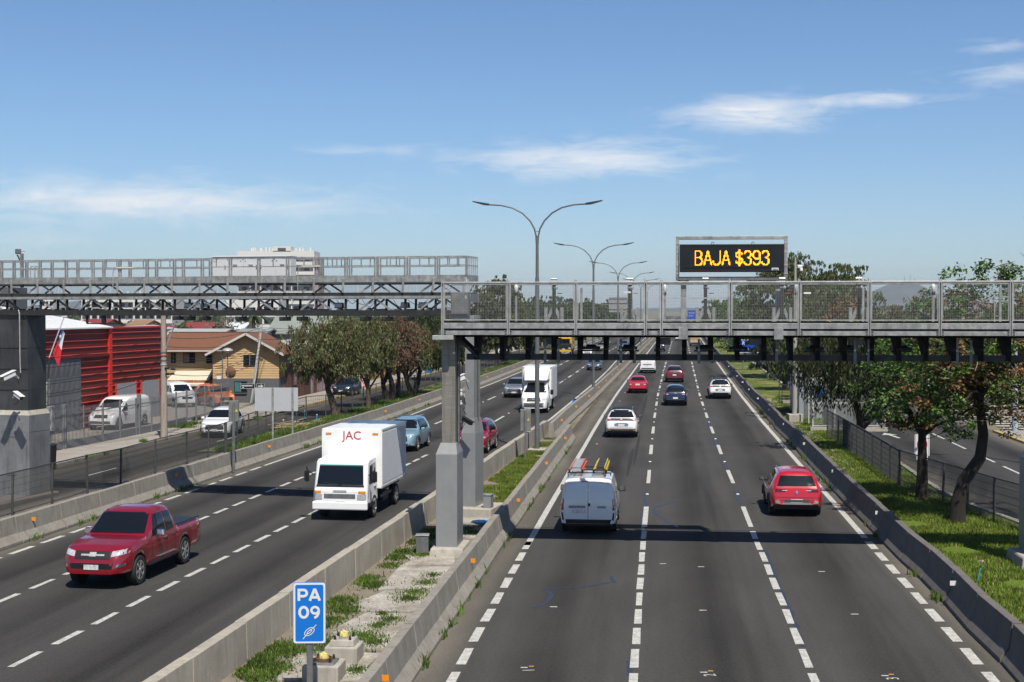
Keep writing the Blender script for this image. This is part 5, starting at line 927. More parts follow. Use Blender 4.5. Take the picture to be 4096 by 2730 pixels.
add_wheels(t, 1.98, (-2.0, 2.07), .35, .24, 6); B('chassis', black, t, (0, -.8, .6), (.9, 4.6, .25)); b2 = B('cargo_box', white_t, t, (0, -1.55, 2.02), (2.14, 4.0, 2.30), bevel=.02)
for sg in (1, -1): B('side_panel', boxside, b2, (sg*1.074, -1.55, 2.0), (.008, 3.8, 2.1)); B('corner_post', conc_l, b2, (sg*1.05, .46, 2.02), (.06, .02, 2.28)); B('marker_lamp', amber, b2, (sg*.96, .47, 3.1), (.1, .02, .05))
m = MB().add([(-.92, .5, 3.1), (.92, .5, 3.1), (.80, 1.5, 2.24), (-.80, 1.5, 2.24), (-.92, .46, 2.24), (.92, .46, 2.24)], [(0, 3, 2, 1), (0, 4, 3), (1, 2, 5), (3, 4, 5, 2)]); m.build('wind_deflector', white_t, t, bevel=.04); B('mudguard', black, t, (0, -2.0, .78), (1.95, .9, .07)); B('side_guard', black, t, (.95, -.6, .62), (.03, 1.5, .3))
sp = spec(4.6, 1.83, 1.60, .345, 'suv', wy=(-1.38, 1.36)); c = on_left('suv', 'silver car half hidden behind the second white box truck', 'suv', sp, col['silver'], 118.9, -1.7); suv_glass(c); suv_front(c, black, .82, (.50, .76), .30); c.mirrors(.75, 1.05, col['silver']); c.both('bumper_chrome', chrome, [(.45, .34), (.80, .36), (.80, .42), (.45, .40)], 'y', 1, nu=3, nv=1, off=.02)
sp = spec(4.2, 1.72, 1.46, .31, 'hatch', wy=(-1.3, 1.25)); c = on_left('hatchback', 'dark blue hatchback coming on in the near lane of the left carriageway, lights on', 'hatchback', sp, col['bluegrey'], 171.8, 1.75); suv_glass(c, 'hatch'); suv_front(c, black, .72, (.52, .66), .26); c.mirrors(.7, .98, col['bluegrey'])
sp = spec(4.6, 1.80, 1.46, .32, 'sedan', wy=(-1.4, 1.32)); c = on_left('sedan', 'champagne sedan far off in the middle of the left carriageway', 'sedan', sp, col['beige'], 254, -1.6); suv_glass(c, 'sedan'); suv_front(c, chrome, .70, (.48, .62), .24); c.mirrors(.7, .98, col['beige'])
sp = spec(4.3, 1.76, 1.5, .32, 'hatch', wy=(-1.3, 1.25)); c = on_left('hatchback', 'steel blue car far off by the central barrier', 'hatchback', sp, col['bluegrey'], 268, 1.8); suv_glass(c, 'hatch'); suv_front(c, black, .72, (.5, .64), .26); c.mirrors(.7, .98, black)
sp = spec(4.3, 1.76, 1.5, .32, 'hatch', wy=(-1.3, 1.25)); c = Car('hatchback', 'white car half hidden under the gantry, left of the champagne sedan', 'hatchback', sp, col['white'], (12.1, 226, .004), math.pi-ang(xa, 226)); suv_glass(c, 'hatch'); suv_front(c, black, .72, (.5, .64), .26); c.mirrors(.7, .98, black)
sp = spec(4.4, 1.8, 1.6, .33, 'suv', wy=(-1.3, 1.25)); c = Car('suv', 'small red car farthest off on the left carriageway', 'suv', sp, col['red'], (23.3, 352, .004), math.pi-ang(xa, 352)); suv_glass(c); suv_front(c, black, .80, (.5, .70), .26)
# yellow lorry in the far left lane
t = thing('lorry', 'yellow lorry far off in the left lane, partly hidden by the gantry plates', 'lorry', (8.6, 229, .004), math.pi-ang(xa, 229)); add_wheels(t, 2.4, (-2.4, 2.2), .48, .28); B('cab_lower', black, t, (0, 3.0, 1.35), (2.4, 1.4, 1.0), bevel=.08); B('cab_upper', col['yellow'], t, (0, 2.9, 2.35), (2.3, 1.5, 1.0), bevel=.12); B('windscreen', glass, t, (0, 3.66, 2.25), (2.0, .06, .75)); B('front_bumper', col['yellow'], t, (0, 3.72, .72), (2.4, .25, .35), bevel=.04); B('beacon_bar', col['yellow'], t, (0, 3.2, 3.0), (1.4, .5, .3), bevel=.05); B('body', col['yellow'], t, (0, -.9, 1.9), (2.45, 6.0, 2.0), bevel=.06); B('number_plate', plate_m, t, (0, 3.74, 1.0), (.4, .02, .16)); B('chassis', black, t, (0, 0, .75), (1.0, 7, .3))
for e in (-1, 1): B('head_light', head_m, t, (e*.95, 3.73, 1.15), (.34, .05, .22))
# ---- left street
sp = spec(4.3, 1.76, 1.62, .335, 'suv', wy=(-1.32, 1.28)); c = Car('suv', 'white crossover driving down the left street beside the mesh fence', 'suv', sp, col['white'], (-16.7, 82.0, .006), math.pi-ang(xa, 83)+R(7)); suv_glass(c); suv_front(c, black, .80, (.50, .78), .30, chromebar=False); clad(c, black, z1=.42, rear=False); c.mirrors(.7, 1.06, col['white']); rails(c, black)
sp = spec(4.95, 1.92, 1.94, .34, 'van', wy=(-1.5, 1.75), sill=.28); c = Car('van', 'white panel van parked in the yard behind the grey palisade fence', 'van', sp, col['white'], (-24.0, 86.9, .065), math.pi-R(12)); W_ = sp['W']; k = sp['k']
c.p('windscreen', glass, [(-W_*.42, 1.22*k), (W_*.42, 1.22*k), (W_*.37, 1.66*k), (-W_*.37, 1.66*k)], 'y', 1, nu=6, nv=4); c.p('grille', black, [(-.45, .72), (.45, .72), (.42, .92), (-.42, .92)], 'y', 1, nu=6, nv=3); c.both('head_light', head_m, [(.52, .86), (.86, .92), (.88, 1.06), (.56, .98)], 'y', 1, nu=4, nv=3, off=.014); c.p('front_bumper', greyclad, [(-.85, .32), (.85, .32), (.85, .55), (-.85, .55)], 'y', 1, nu=8, nv=3, off=.012); c.plate(.60, 1); c.sides('side_window', glass, [(.72, 1.12), (1.55, 1.08), (1.15, 1.62), (.72, 1.62)], nu=4, nv=4); c.mirrors(1.35, 1.22, black, .22, .24); c.sides('door_gap', black, [(.62, .5), (.635, .5), (.635, 1.6), (.62, 1.6)], nu=1, nv=4, off=.004); c.sides('door_rail', black, [(-2.1, 1.18), (.5, 1.18), (.5, 1.20), (-2.1, 1.20)], nu=4, nv=1, off=.006)
c.p('logo', pm('red_blue_logo', (.35, .05, .12), var=.6, scale=18, dark=(.03, .05, .3)), [(.85, .82), (1.15, .82), (1.15, 1.0), (.85, 1.0)], 'x', -1, nu=1, nv=1)
sp = spec(4.25, 1.77, 1.80, .31, 'van', wy=(-1.3, 1.35)); c = Car('van', 'white minivan parked by the timber fence of the yellow house', 'van', sp, col['white'], (-24.9, 106.0, .075), R(-58)-math.pi/2+R(0)); k = sp['k']
c.sides('front_window_side', glass, [(.42, 1.10), (1.28, 1.06), (.95, 1.56), (.42, 1.56)], nu=4, nv=4); c.sides('rear_window_side', glass, [(-.55, 1.12), (.30, 1.10), (.30, 1.55), (-.55, 1.55)], nu=4, nv=4); c.p('windscreen', glass, [(-.74, 1.16), (.74, 1.16), (.66, 1.62), (-.66, 1.62)], 'y', 1, nu=6, nv=4); c.p('grille', black, [(-.4, .62), (.4, .62), (.4, .78), (-.4, .78)], 'y', 1, nu=5, nv=2); c.both('head_light', head_m, [(.45, .76), (.75, .82), (.76, .94), (.5, .88)], 'y', 1, nu=3, nv=2, off=.014)
sp = spec(4.1, 1.75, 1.62, .33, 'suv', wy=(-1.25, 1.25)); c = Car('suv', 'orange crossover parked between the white minivan and the grey house wall', 'suv', sp, col['orange'], (-22.2, 106.0, .075), R(-75)-math.pi/2+R(22)); suv_glass(c); suv_front(c, black, .82, (.5, .74), .3); clad(c, black, z1=.4); c.mirrors(.7, 1.06, col['orange'])
sp = spec(3.75, 1.70, 1.50, .30, 'hatch', wy=(-1.15, 1.2)); c = Car('hatchback', 'small black hatchback parked at the kerb of the left street, behind the first tree', 'hatchback', sp, col['blackp'], (-14.0, 120.6, .006), math.pi-R(10)); suv_glass(c, 'hatch'); suv_front(c, black, .74, (.5, .60), .26); c.mirrors(.65, 1.0, col['blackp'])
sp = spec(4.2, 1.75, 1.62, .33, 'suv', wy=(-1.3, 1.28)); c = Car('suv', 'white car parked far up the left street, glimpsed beyond the trees', 'suv', sp, col['white'], (-1.2, 226, .12), math.pi-R(10)); suv_glass(c); suv_front(c, black)
# ================================================================== POLES, SIGNS AND FURNITURE
polem = pm('lamp_post_grey', (.17, .175, .175), rough=.45, metal=.3, var=.12, scale=3)
def double_lamp(label, X, Y, z0, foot):
    t = thing('street_lamp', label, 'street lamp', (X, Y, z0), -ang(xr, Y), 'double-arm lamps down the middle of the motorway'); H = 12.55-z0
    m = MB(); m.tube([(0, 0, 0), (0, 0, 8.9-z0)], [.13, .105], 10); m.build('pole_lower', polem, t, smooth=60); m = MB(); m.tube([(0, 0, 8.9-z0), (0, 0, 11.0-z0)], [.085, .075], 10); m.build('pole_upper', polem, t, smooth=60)
    if foot: B('base_plate', conc_l, t, (0, 0, .06), (.9, .9, .14), bevel=.03)
    for e in (-1, 1):
        pts = [(e*.04, 0, 10.6-z0), (e*.06, 0, 11.0-z0), (e*.14, 0, 11.35-z0), (e*.36, 0, 11.75-z0), (e*.75, 0, 12.15-z0), (e*1.25, 0, 12.42-z0), (e*1.85, 0, 12.56-z0), (e*2.5, 0, 12.60-z0)]
        m = MB(); m.tube(pts, .042, 8); a = m.build('arm', polem, t, smooth=60)
        m = MB(); zz = 12.60-z0; m.add([(e*2.45, -.06, zz-.05), (e*2.45, .06, zz-.05), (e*2.75, .15, zz-.02), (e*3.3, .13, zz+.14), (e*3.3, -.13, zz+.14), (e*2.75, -.15, zz-.02), (e*2.45, -.06, zz+.05), (e*2.45, .06, zz+.05), (e*2.75, .13, zz+.09), (e*3.3, .1, zz+.19), (e*3.3, -.1, zz+.19), (e*2.75, -.13, zz+.09)],
            [(0, 1, 2, 3, 4, 5), (11, 10, 9, 8, 7, 6), (0, 6, 7, 1), (1, 7, 8, 2), (2, 8, 9, 3), (3, 9, 10, 4), (4, 10, 11, 5), (5, 11, 6, 0)]); m.build('lamp_head', dsteel, t)
    m = MB().bar((-.1, 0, 11.22-z0), (.1, 0, 11.22-z0), .03); m.build('arm_tie', polem, t)
names = ['nearest double-arm street lamp standing in the median grass', 'second double-arm street lamp standing on the dividing barrier', 'third double-arm street lamp along the dividing barrier', 'fourth double-arm street lamp along the dividing barrier', 'fifth double-arm street lamp along the dividing barrier', 'sixth, farthest double-arm street lamp along the dividing barrier']
dcx = lambda Y: float(np.interp(Y, [80, 91, 113.8, 182, 300, 900], [2.2, 3.4, 6.3, 14.45, 28.55, 99.6]))
for i, lb in enumerate(names):
    Y = 72.3+45.0*i; double_lamp(lb, 1.28 if i == 0 else dcx(Y), Y, .05 if i == 0 else .85, i == 0)
t = thing('street_lamp', 'street lamp head reaching in at the right edge of the picture', 'street lamp', (25.0, 64.0, 0)); m = MB(); m.tube([(0, 0, 0), (0, 0, 10.8), (-.1, 0, 11.15), (-.6, 0, 11.33), (-1.2, 0, 11.36)], [.11, .08, .05, .045, .04], 8); m.build('pole', polem, t, smooth=60); B('lamp_head', galv_l, t, (-1.6, 0, 11.36), (.75, .24, .09), bevel=.03)
t = thing('camera_pole', 'tall tapering pale pole on a concrete block beside the right barrier, camera at its top', 'pole', G(1826, 972)); m = MB(); m.tube([(0, 0, .5), (0, 0, 7.0), (0, 0, 10.6)], [.17, .12, .06], 12); m.build('pole', pm('pale_pole_concrete', (.36, .335, .29), rough=.8, var=.1, scale=2), t, smooth=60); B('footing', conc_l, t, (0, 0, .28), (.9, .9, .6), bevel=.04); m = MB(); m.box((.28, -.05, 10.0), (.32, .25, .22)).box((.36, -.1, 9.8), (.2, .2, .2)); m.build('camera', whiteplastic, t, bevel=.05); MB().bar((0, 0, 10.1), (.3, 0, 10.1), .05).build('camera_arm', galv, t)
t = thing('street_pole', 'stout pale blue pole at the right kerb corner', 'pole', G(2332, 995)); m = MB(); m.tube([(0, 0, 0), (0, 0, 3.0), (0, 0, 5.2)], [.17, .17, .09], 10); m.build('pole', pm('pale_blue_paint', (.38, .47, .53), rough=.6, var=.2, scale=5, streak=(.25, .27, .28)), t, smooth=60)
# marker sign in the median
blue_s = pm('sign_blue', (.004, .17, .62), rough=.35, var=.04, scale=2); white_s = pm('sign_white', (.74, .75, .76), rough=.35, var=.03)
def rounded(w, h, r, n=5):
    p = []
    for cx, cz, a in ((w/2-r, h/2-r, 0), (-w/2+r, h/2-r, 90), (-w/2+r, -h/2+r, 180), (w/2-r, -h/2+r, 270)): p += [(cx+r*math.cos(R(a+90*i/n)), cz+r*math.sin(R(a+90*i/n))) for i in range(n+1)]
    return p
def plate_part(name, m, parent, w, h, r, y, z, th=.004, x=0): return MB().prism([(x+a, y, z+b) for a, b in rounded(w, h, r)][::-1], (0, th, 0)).build(name, m, parent)
PYD = 26.2; c = P(711, 1409, PYD); t = thing('marker_sign', 'blue sign reading PA 09 on a grey post in the median', 'sign', (c[0], PYD, 0), R(2)); zc = c[2]; u = PYD/3268.0
pl = plate_part('plate', blue_s, t, 75.5*u, 142*u, .05, 0, zc, .02); plate_part('border', white_s, pl, 73.5*u, 140*u, .045, -.003, zc); plate_part('panel', blue_s, pl, 64.5*u, 131*u, .03, -.006, zc)
def bold(nm, s_, size, x, z, sx=1.0):
    me = text_mesh(s_, size, .003); 
    me.transform(Matrix.Diagonal((sx, 1, 1, 1))); me.transform(Matrix.Rotation(R(90), 4, 'X')); me.transform(Matrix.Translation((x, -.012, z))); o = link(nm, me, white_s, pl); return o
def stroke(nm, polys, w, x, z, k):
    """heavy sign lettering drawn as joined strokes of even width, in units of k"""
    m = MB()
    for i, pl_ in enumerate(polys):
        for a, b in zip(pl_[:-1], pl_[1:]):
            d = Vector((b[0]-a[0], b[1]-a[1])); l = max(d.length, 1e-6); e = d*(w*.35/l); m.bar((x+(a[0]-e.x)*k, -.009-i*.0004, z+(a[1]-e.y)*k), (x+(b[0]+e.x)*k, -.009-i*.0004, z+(b[1]+e.y)*k), .004, w*k, up=(0, 0, 1)) if abs(d.x) > .01 else m.bar((x+a[0]*k, -.009, z+(a[1]-e.y)*k), (x+b[0]*k, -.009, z+(b[1]+e.y)*k), w*k, .004, up=(0, 1, 0))
    return m.build(nm, white_s, pl)
k = u
def glyph(nm, polys, w, ox, oz):
    m = MB()
    for qi, q in enumerate(polys):
        L_ = len(q); left = []; right = []
        for i in range(L_):
            a = Vector(q[max(i-1, 0)]); b = Vector(q[min(i+1, L_-1)]); d = (b-a).normalized(); nrm = Vector((-d.y, d.x)); p_ = Vector(q[i]); left.append(p_+nrm*w/2); right.append(p_-nrm*w/2)
        vs = []; fs = []
        for i in range(L_): vs += [(ox+left[i].x*k, -.009-.002*qi, oz+left[i].y*k), (ox+right[i].x*k, -.009-.002*qi, oz+right[i].y*k)]
        for i in range(L_-1): fs.append((2*i, 2*i+2, 2*i+3, 2*i+1))
        m.add(vs, [f[::-1] for f in fs])
    return m.build(nm, white_s, pl)
zT = zc+42.5*k; glyph('letter_p', [[(-24, -14), (-24, 14)], [(-27, 11.2), (-13, 11.2)]+arc(-13, 4, 7.2, 7.2, 90, -90, 10)+[(-24, -3.2)]], 6.2, 0, zT)
glyph('letter_a', [[(1, -14), (12.5, 14)], [(12.5, 14), (24, -14)], [(5, -6), (20, -6)]], 6.2, 0, zT)
zM = zc+2*k; glyph('figure_0', [arc(-13, 0, 9.5, 12, 0, 360, 20)], 6, 0, zM); glyph('figure_9', [arc(13, 4.5, 8.4, 7.6, 0, 360, 18), [(21.4, 4)]+arc(9, 2, 12.4, 15, 5, -80, 8)], 5.6, 0, zM)
zB = zc-43*k; glyph('emblem', [[(-15, -17), (-9, -10), (-3, -3)], [(16, 16), (10, 10), (1, 2)], [(math.cos(R(a))*13*.8-math.sin(R(a))*7*.6, math.cos(R(a))*13*.6+math.sin(R(a))*7*.8) for a in range(0, 361, 20)], [(math.cos(R(a))*7*.75-math.sin(R(a))*2.5*.66, math.cos(R(a))*7*.66+math.sin(R(a))*2.5*.75) for a in range(0, 361, 30)]], 1.7, 0, zB)
B('post', galv_d, t, (.0, .045, (zc-.1)/2), (.115, .06, zc-.1), bevel=.01)
for zz in (zT+9*k, zB-10*k): m = MB(); m.lathe((-.03, -.012, zz), [(.007, 0), (.007, .004)], 6, 'y').lathe((.03, -.012, zz), [(.007, 0), (.007, .004)], 6, 'y'); m.build('rivets', chrome, pl)
# bolted foundation blocks in the median
foam = pm('yellow_foam', (.72, .62, .22), rough=.9, var=.15, scale=20); rust = pm('rusty_flange', (.17, .08, .045), rough=.8, var=.4, scale=12)
for (x, y, s_, lb, rf) in ((787, 1527, 1.0, 'concrete foundation block with four bolts and yellow foam, farther of two', False), (740, 1572, 1.05, 'concrete foundation block with a rusty bolted flange, nearer of two', True)):
    g = G(x, y, .05); t = thing('foundation_block', lb, 'concrete block', (g[0], g[1]+.3, .05), R(-6)); B('block', conc_l, t, (0, 0, .17), (.68*s_, .68*s_, .36), bevel=.03); B('upper_block', conc_l if not rf else galv_d, t, (0, 0, .41 if not rf else .37), (.52, .52, .12 if not rf else .03), bevel=.015, top=.9)
    z = .47 if not rf else .385
    for a in (45, 135, 225, 315): m = MB(); m.lathe((.22*math.cos(R(a)), .22*math.sin(R(a)), z-.01), [(.03, 0), (.03, .05), (.022, .05), (.022, .09)], 8); m.build('anchor_bolt', dsteel, t)
    m = MB(); m.lathe((0, 0, z-.01), [(.17, 0), (.17, .07), (.15, .07), (.15, .03), (.02, .03)] if rf else [(.11, 0), (.11, .035), (.02, .035)], 16); m.build('pipe_flange', rust if rf else conc_l, t); m = MB()
    for i in range(7): a = i*2.4; m.lathe((.045*math.cos(a), .045*math.sin(a), z+.02), [(.045, 0), (.055, .03), (.035, .07+.01*i), (.01, .085)], 8)
    m.build('foam_plug', foam, t, smooth=80)
t = thing('junction_box', 'small grey metal box beside the front column footing', 'box', G(970, 1272, .08)); B('body', galv_d, t, (0, .2, .25), (.36, .36, .5), bevel=.01); B('lid', galv, t, (0, .2, .52), (.40, .40, .03), bevel=.008)
t = thing('junction_box', 'small grey box on the footing of the rear median column', 'box', LM @ Vector((.75, .05, .39)), -LGA); B('body', greypaint, t, (0, 0, .22), (.28, .36, .44), bevel=.01, top=.95); B('lid', galv, t, (0, 0, .45), (.30, .38, .03))
t = thing('plastic_bag', 'crumpled light blue plastic bag lying beside the barrier in the median', 'bag', G(1107, 1208, .1)); m = MB(); r8 = random.Random(3); v = [];
for i in range(5):
    for j in range(8): a = j*math.pi/4; rr = .22*math.sin(math.pi*(i+.6)/5.4)*(1+r8.uniform(-.35, .35)); v.append((rr*1.3*math.cos(a), rr*math.sin(a), .03+.16*i/4+r8.uniform(-.02, .02)))
m.add(v, [(i*8+j, i*8+(j+1) % 8, (i+1)*8+(j+1) % 8, (i+1)*8+j) for i in range(4) for j in range(8)]+[tuple(32+j for j in range(8))]); m.build('film', pm('blue_plastic_film', (.22, .48, .70), rough=.35, var=.3, scale=15), t)
# sign backs and post-mounted cabinets
def back_sign(label, pxs, ytop, ybot, Y, posts_px, yfoot):
    x0, _, z1 = P(pxs[0], ytop, Y); x1, _, z0 = P(pxs[1], ybot, Y); t = thing('sign_board', label, 'sign', ((x0+x1)/2, Y, 0)); w, h = x1-x0, z1-z0; zc = (z0+z1)/2
    face = pm('bare_aluminium', (.56, .565, .58), rough=.45, metal=.25, var=.05, scale=2)
    a = plate_part('plate', face, t, w*.40, h, .05, 0, zc, .01, x=-w*.298); b = plate_part('plate', face, t, w*.59, h, .05, 0, zc, .01, x=w*.203)
    for p in posts_px: xx = P(p, ytop, Y)[0]-(x0+x1)/2; B('post', galv, t, (xx, -.045, z1/2), (.09, .07, z1-.02), bevel=.008)
back_sign('blank back of a wide white road sign on two posts beside the left barrier', (585, 685), 891, 945, 73.5, (627, 672.5), 0)
warn = pm('warning_yellow', (.70, .58, .05), rough=.5, var=.1)
def post_cab(label, px0, px1, y0, y1, Y, pxp, zf):
    x0, _, z1 = P(px0, y0, Y); x1, _, z0 = P(px1, y1, Y); t = thing('post_cabinet', label, 'cabinet', (P(pxp, y0, Y)[0], Y, zf)); xo = (x0+x1)/2-t.location.x; zc = (z0+z1)/2-zf
    B('post', galv_d, t, (0, -.10, (z1-zf)*.49), (.11, .08, (z1-zf)*.98), bevel=.01); B('cabinet', pm('weathered_cabinet', (.21, .215, .20), rough=.55, metal=.2, var=.2, scale=6), t, (xo, .04, zc), (x1-x0, .18, z1-z0), bevel=.015)
    s_ = .07; m = MB().prism([(xo+.13-s_, -.056, zc-.02), (xo+.13+s_, -.056, zc-.02), (xo+.13, -.056, zc+.10)], (0, .006, 0)); m.build('warning_triangle', warn, t)
post_cab('grey cabinet with a warning triangle on a post behind the left barrier', 525.5, 548.7, 921, 969, 63.0, 537.6, .02); post_cab('grey cabinet with a warning triangle on a post in the median grass', 1195.8, 1220, 940.5, 991, 68.3, 1207.5, .05)
t = thing('kilometre_plate', 'small blue distance plate on the dividing barrier', 'sign', P(1319, 932, 104.5)); B('plate', blue_s, t, (0, 0, .20), (.24, .02, .42)); B('stripe', white_s, t, (0, -.012, .1), (.2, .004, .05)); B('stand', black, t, (.06, .05, .25), (.2, .04, .5))
DY = 170; x0, _, z1 = P(1694, 781, DY); x1, _, z0 = P(1764, 811, DY); t = thing('direction_sign', 'blue direction sign reading Rancagua and San Bernardo on the right verge', 'sign', ((x0+x1)/2, DY, 0)); w, h = x1-x0, z1-z0; zc = (z0+z1)/2
pb = plate_part('plate', white_s, t, w, h, .15, 0, zc, .04); plate_part('panel', pm('motorway_blue', (.004, .06, .42), rough=.35, var=.05), pb, w-.12, h-.12, .11, -.006, zc); put_text('lettering', 'Rancagua', .62, white_s, pb, (-.1, -.012, zc+.36)); put_text('lettering', 'San Bernardo', .55, white_s, pb, (0, -.012, zc-.38), sx=.9)
for e in (-1, 1): B('post', galv_d, t, (e*w*.3, .1, z1/2), (.16, .12, z1))
DY = 380; x0, _, z1 = P(1580, 713, DY); x1, _, z0 = P(1600, 734, DY); t = thing('direction_sign', 'far blue overhead sign showing small white lines, seen through the mesh', 'sign', ((x0+x1)/2, DY, 0)); w, h = x1-x0, z1-z0; zc = (z0+z1)/2; pb = plate_part('plate', pm('motorway_blue', (.004, .06, .42)), t, w, h, .1, 0, zc, .06); put_text('lettering', 'Rancagua', .42, white_s, pb, (0, -.012, zc+.5)); put_text('lettering', 'El Parron', .42, white_s, pb, (0, -.012, zc-.3)); B('post', galv_d, t, (.6, .2, z1/2), (.25, .2, z1))
DY = 300; x0, _, z1 = P(1399, 683, DY); x1, _, z0 = P(1442, 718, DY); t = thing('overhead_sign', 'grey back of an overhead sign above the left carriageway, seen through the mesh', 'sign', ((x0+x1)/2, DY, 0)); w, h = x1-x0, z1-z0; zc = (z0+z1)/2; plate_part('plate', galv, t, w, h, .2, 0, zc, .06)
for e in (-.3, .1, .4): B('stiffener', galv_d, t, (0, -.06, zc+e*h), (w*1.02, .08, .12))
B('post', galv_d, t, (w*.55, .2, z1/2+.6), (.3, .3, z1+1.2)); MB().bar((-w*.9, .2, zc), (w*.55, .2, zc), .2).build('mast_arm', galv_d, t)
# round restriction sign on the right street
DY = 57.6; c = P(2119, 1023, DY); t = thing('traffic_sign', 'white sign with a red ring half hidden behind the first right tree trunk', 'sign', (c[0], DY, 0), R(-4)); u = DY/3268; pb = plate_part('plate', white_s, t, 32*u*1.05, 50*u, .05, 0, c[2], .01); plate_part('edge_line', black, pb, 30*u, 48*u, .045, -.003, c[2], .002); plate_part('face', white_s, pb, 28.6*u, 46.6*u, .04, -.005, c[2], .002)
m = MB(); q = arc(0, 0, 12*u, 15*u, 0, 360, 26); vs = [(a, -.009, c[2]+.02+b) for a, b in q]+[(a*.74, -.009, c[2]+.02+b*.74) for a, b in q]; n = len(q); m.add(vs, [(i, n+i, n+i+1, i+1) for i in range(n-1)]); m.build('red_ring', pm('sign_red', (.55, .02, .025), var=.05), pb); plate_part('text_panel', white_s, pb, 26*u, 10*u, .02, -.008, c[2]-29*u, .003); B('post', galv_d, t, (0, .05, c[2]/2), (.06, .06, c[2]))
# ------------------------------------------------------------------ left street poles, wires, flag
wood = pm('weathered_pole', (.36, .31, .25), rough=.9, var=.2, scale=3, stretch=(6, 6, .7), streak=(.18, .15, .12))
up = G(377, 1008, .11); t = thing('utility_pole', 'thick weathered utility pole on the pavement by the palisade fence', 'utility pole', up); m = MB(); m.tube([(0, 0, 0), (0, 0, 7.95)], [.20, .13], 10); m.build('pole', wood, t, smooth=60)
m = MB(); m.tube([(.05, 0, 4.75), (.7, -.3, 6.35), (.82, -.3, 6.5)], .04, 6); m.build('lamp_arm', galv_l, t); B('lamp_head', galv_l, t, (.95, -.3, 6.55), (.5, .2, .09), bevel=.03)
for zz, mt in ((4.75, galv_d), (4.55, pm('red_band', (.4, .05, .03), var=.1)), (4.3, galv_d), (4.05, galv_l)): m = MB(); m.lathe((0, 0, zz), [(.18, 0), (.19, .02), (.19, .07), (.18, .09)], 10); m.build('clamp_band', mt, t)
for i, (dx, dz) in enumerate(((-.22, 4.55), (-.25, 4.2), (-.22, 3.85), (.2, 3.9), (.24, 3.6), (-.2, 5.55), (.55, 3.85), (.5, 3.6))): B('splice_box', black, t, (dx, -.1, dz), (.22, .16, .12), bevel=.03)
p2 = G(608, 916, .11); p2 = (p2[0], 108.6, .11); t = thing('utility_pole', 'slim pale utility pole leaning slightly in front of the yellow house', 'utility pole', p2); m = MB(); top2 = P(601, 747, 108.6); m.tube([(0, 0, 0), (top2[0]-p2[0], 0, top2[2]-.11)], [.12, .09], 10); m.build('pole', pm('pale_pole', (.55, .53, .49), rough=.8, var=.1), t, smooth=60); MB().bar((top2[0]-p2[0]-.3, 0, top2[2]-.5), (top2[0]-p2[0]+.3, 0, top2[2]-.5), .06).build('cross_arm', galv_d, t)
UP = Vector(up); T2 = Vector((top2[0], 108.6, 0)); LF = Vector((-26.0, 62, 0)); RF = Vector((-14, 140, 0))
def wire(label, a, b, sag, r=.016):
    a, b = Vector(a), Vector(b); n = 14; m = MB(); m.tube([(a+(b-a)*(i/n))-Vector((0, 0, sag*4*(i/n)*(1-i/n)))-a for i in range(n+1)], r, 4, cap=False); o = m.build('overhead_wire', cable, None); o.location = a; tag(o, label, 'wire', 'overhead wires of the left street')
hts = [(5.6, 5.9, .35), (5.1, 5.0, .3), (4.6, 4.4, .45), (4.35, 4.1, .3), (4.1, 3.9, .5), (3.85, 3.6, .35), (3.6, 3.3, .5)]
nth = ['topmost', 'second', 'third', 'fourth', 'fifth', 'sixth', 'lowest']
for i, (za, zb, sg) in enumerate(hts):
    wire(nth[i]+' black wire running left from the thick utility pole past the red shed', UP+Vector((-.1, 0, za)), LF+Vector((0, 0, za-.35-.06*i)), sg+.25); wire(nth[i]+' black wire between the thick pole and the slim pale pole', UP+Vector((.1, 0, za)), T2+Vector((0, 0, zb)), sg)
    if i < 4: wire(nth[i]+' black wire from the slim pale pole towards the trees', T2+Vector((0, 0, zb)), RF+Vector((0, 0, zb+.1)), sg)
wire('long dark wire crossing the brown roof in front of the yellow house', UP+Vector((0, 0, 5.9)), P(990, 720, 140), .6)
# flag
fp = P(113, 823, 72.5); ft = P(147, 729, 72.5); t = thing('flag_pole', 'slanting flag pole in front of the red shed', 'pole', fp); m = MB(); m.tube([(0, 0, 0), (ft[0]-fp[0], 0, ft[2]-fp[2])], .03, 8); m.build('pole', pm('white_pole', (.6, .6, .6), var=.1), t); m = MB().bar((ft[0]-fp[0]-.14, 0, ft[2]-fp[2]), (ft[0]-fp[0]+.14, 0, ft[2]-fp[2]+.05), .10, .05); m.build('finial', white_s, t)
m = MB(); m.tube([(0, 0, 0), (-.10, 0, -fp[2]+2.2)], .045, 8); m.build('lower_post', dsteel, t)
t = thing('flag', 'red white and blue flag with a white star drooping from the slanting pole', 'flag', P(141, 757, 72.3)); dv = Vector((fp[0]-ft[0], 0, fp[2]-ft[2])).normalized()
flagm = {'red': pm('flag_red', (.58, .02, .03), rough=.8, var=.1), 'white': pm('flag_white', (.72, .72, .72), rough=.8, var=.05), 'blue': pm('flag_blue', (.02, .05, .28), rough=.8, var=.1)}
def fl(u, v): # u along the hoist (0..1), v along the fly (0..1), cloth drooping
    a = dv*(1.25*u); return (a.x+.20*v*(1-.1*u)+.08*v*u+.04*math.sin(5*v+3*u), .05*math.sin(9*v+4*u), a.z-.62*v*(.15+.85*u)-.12*v)
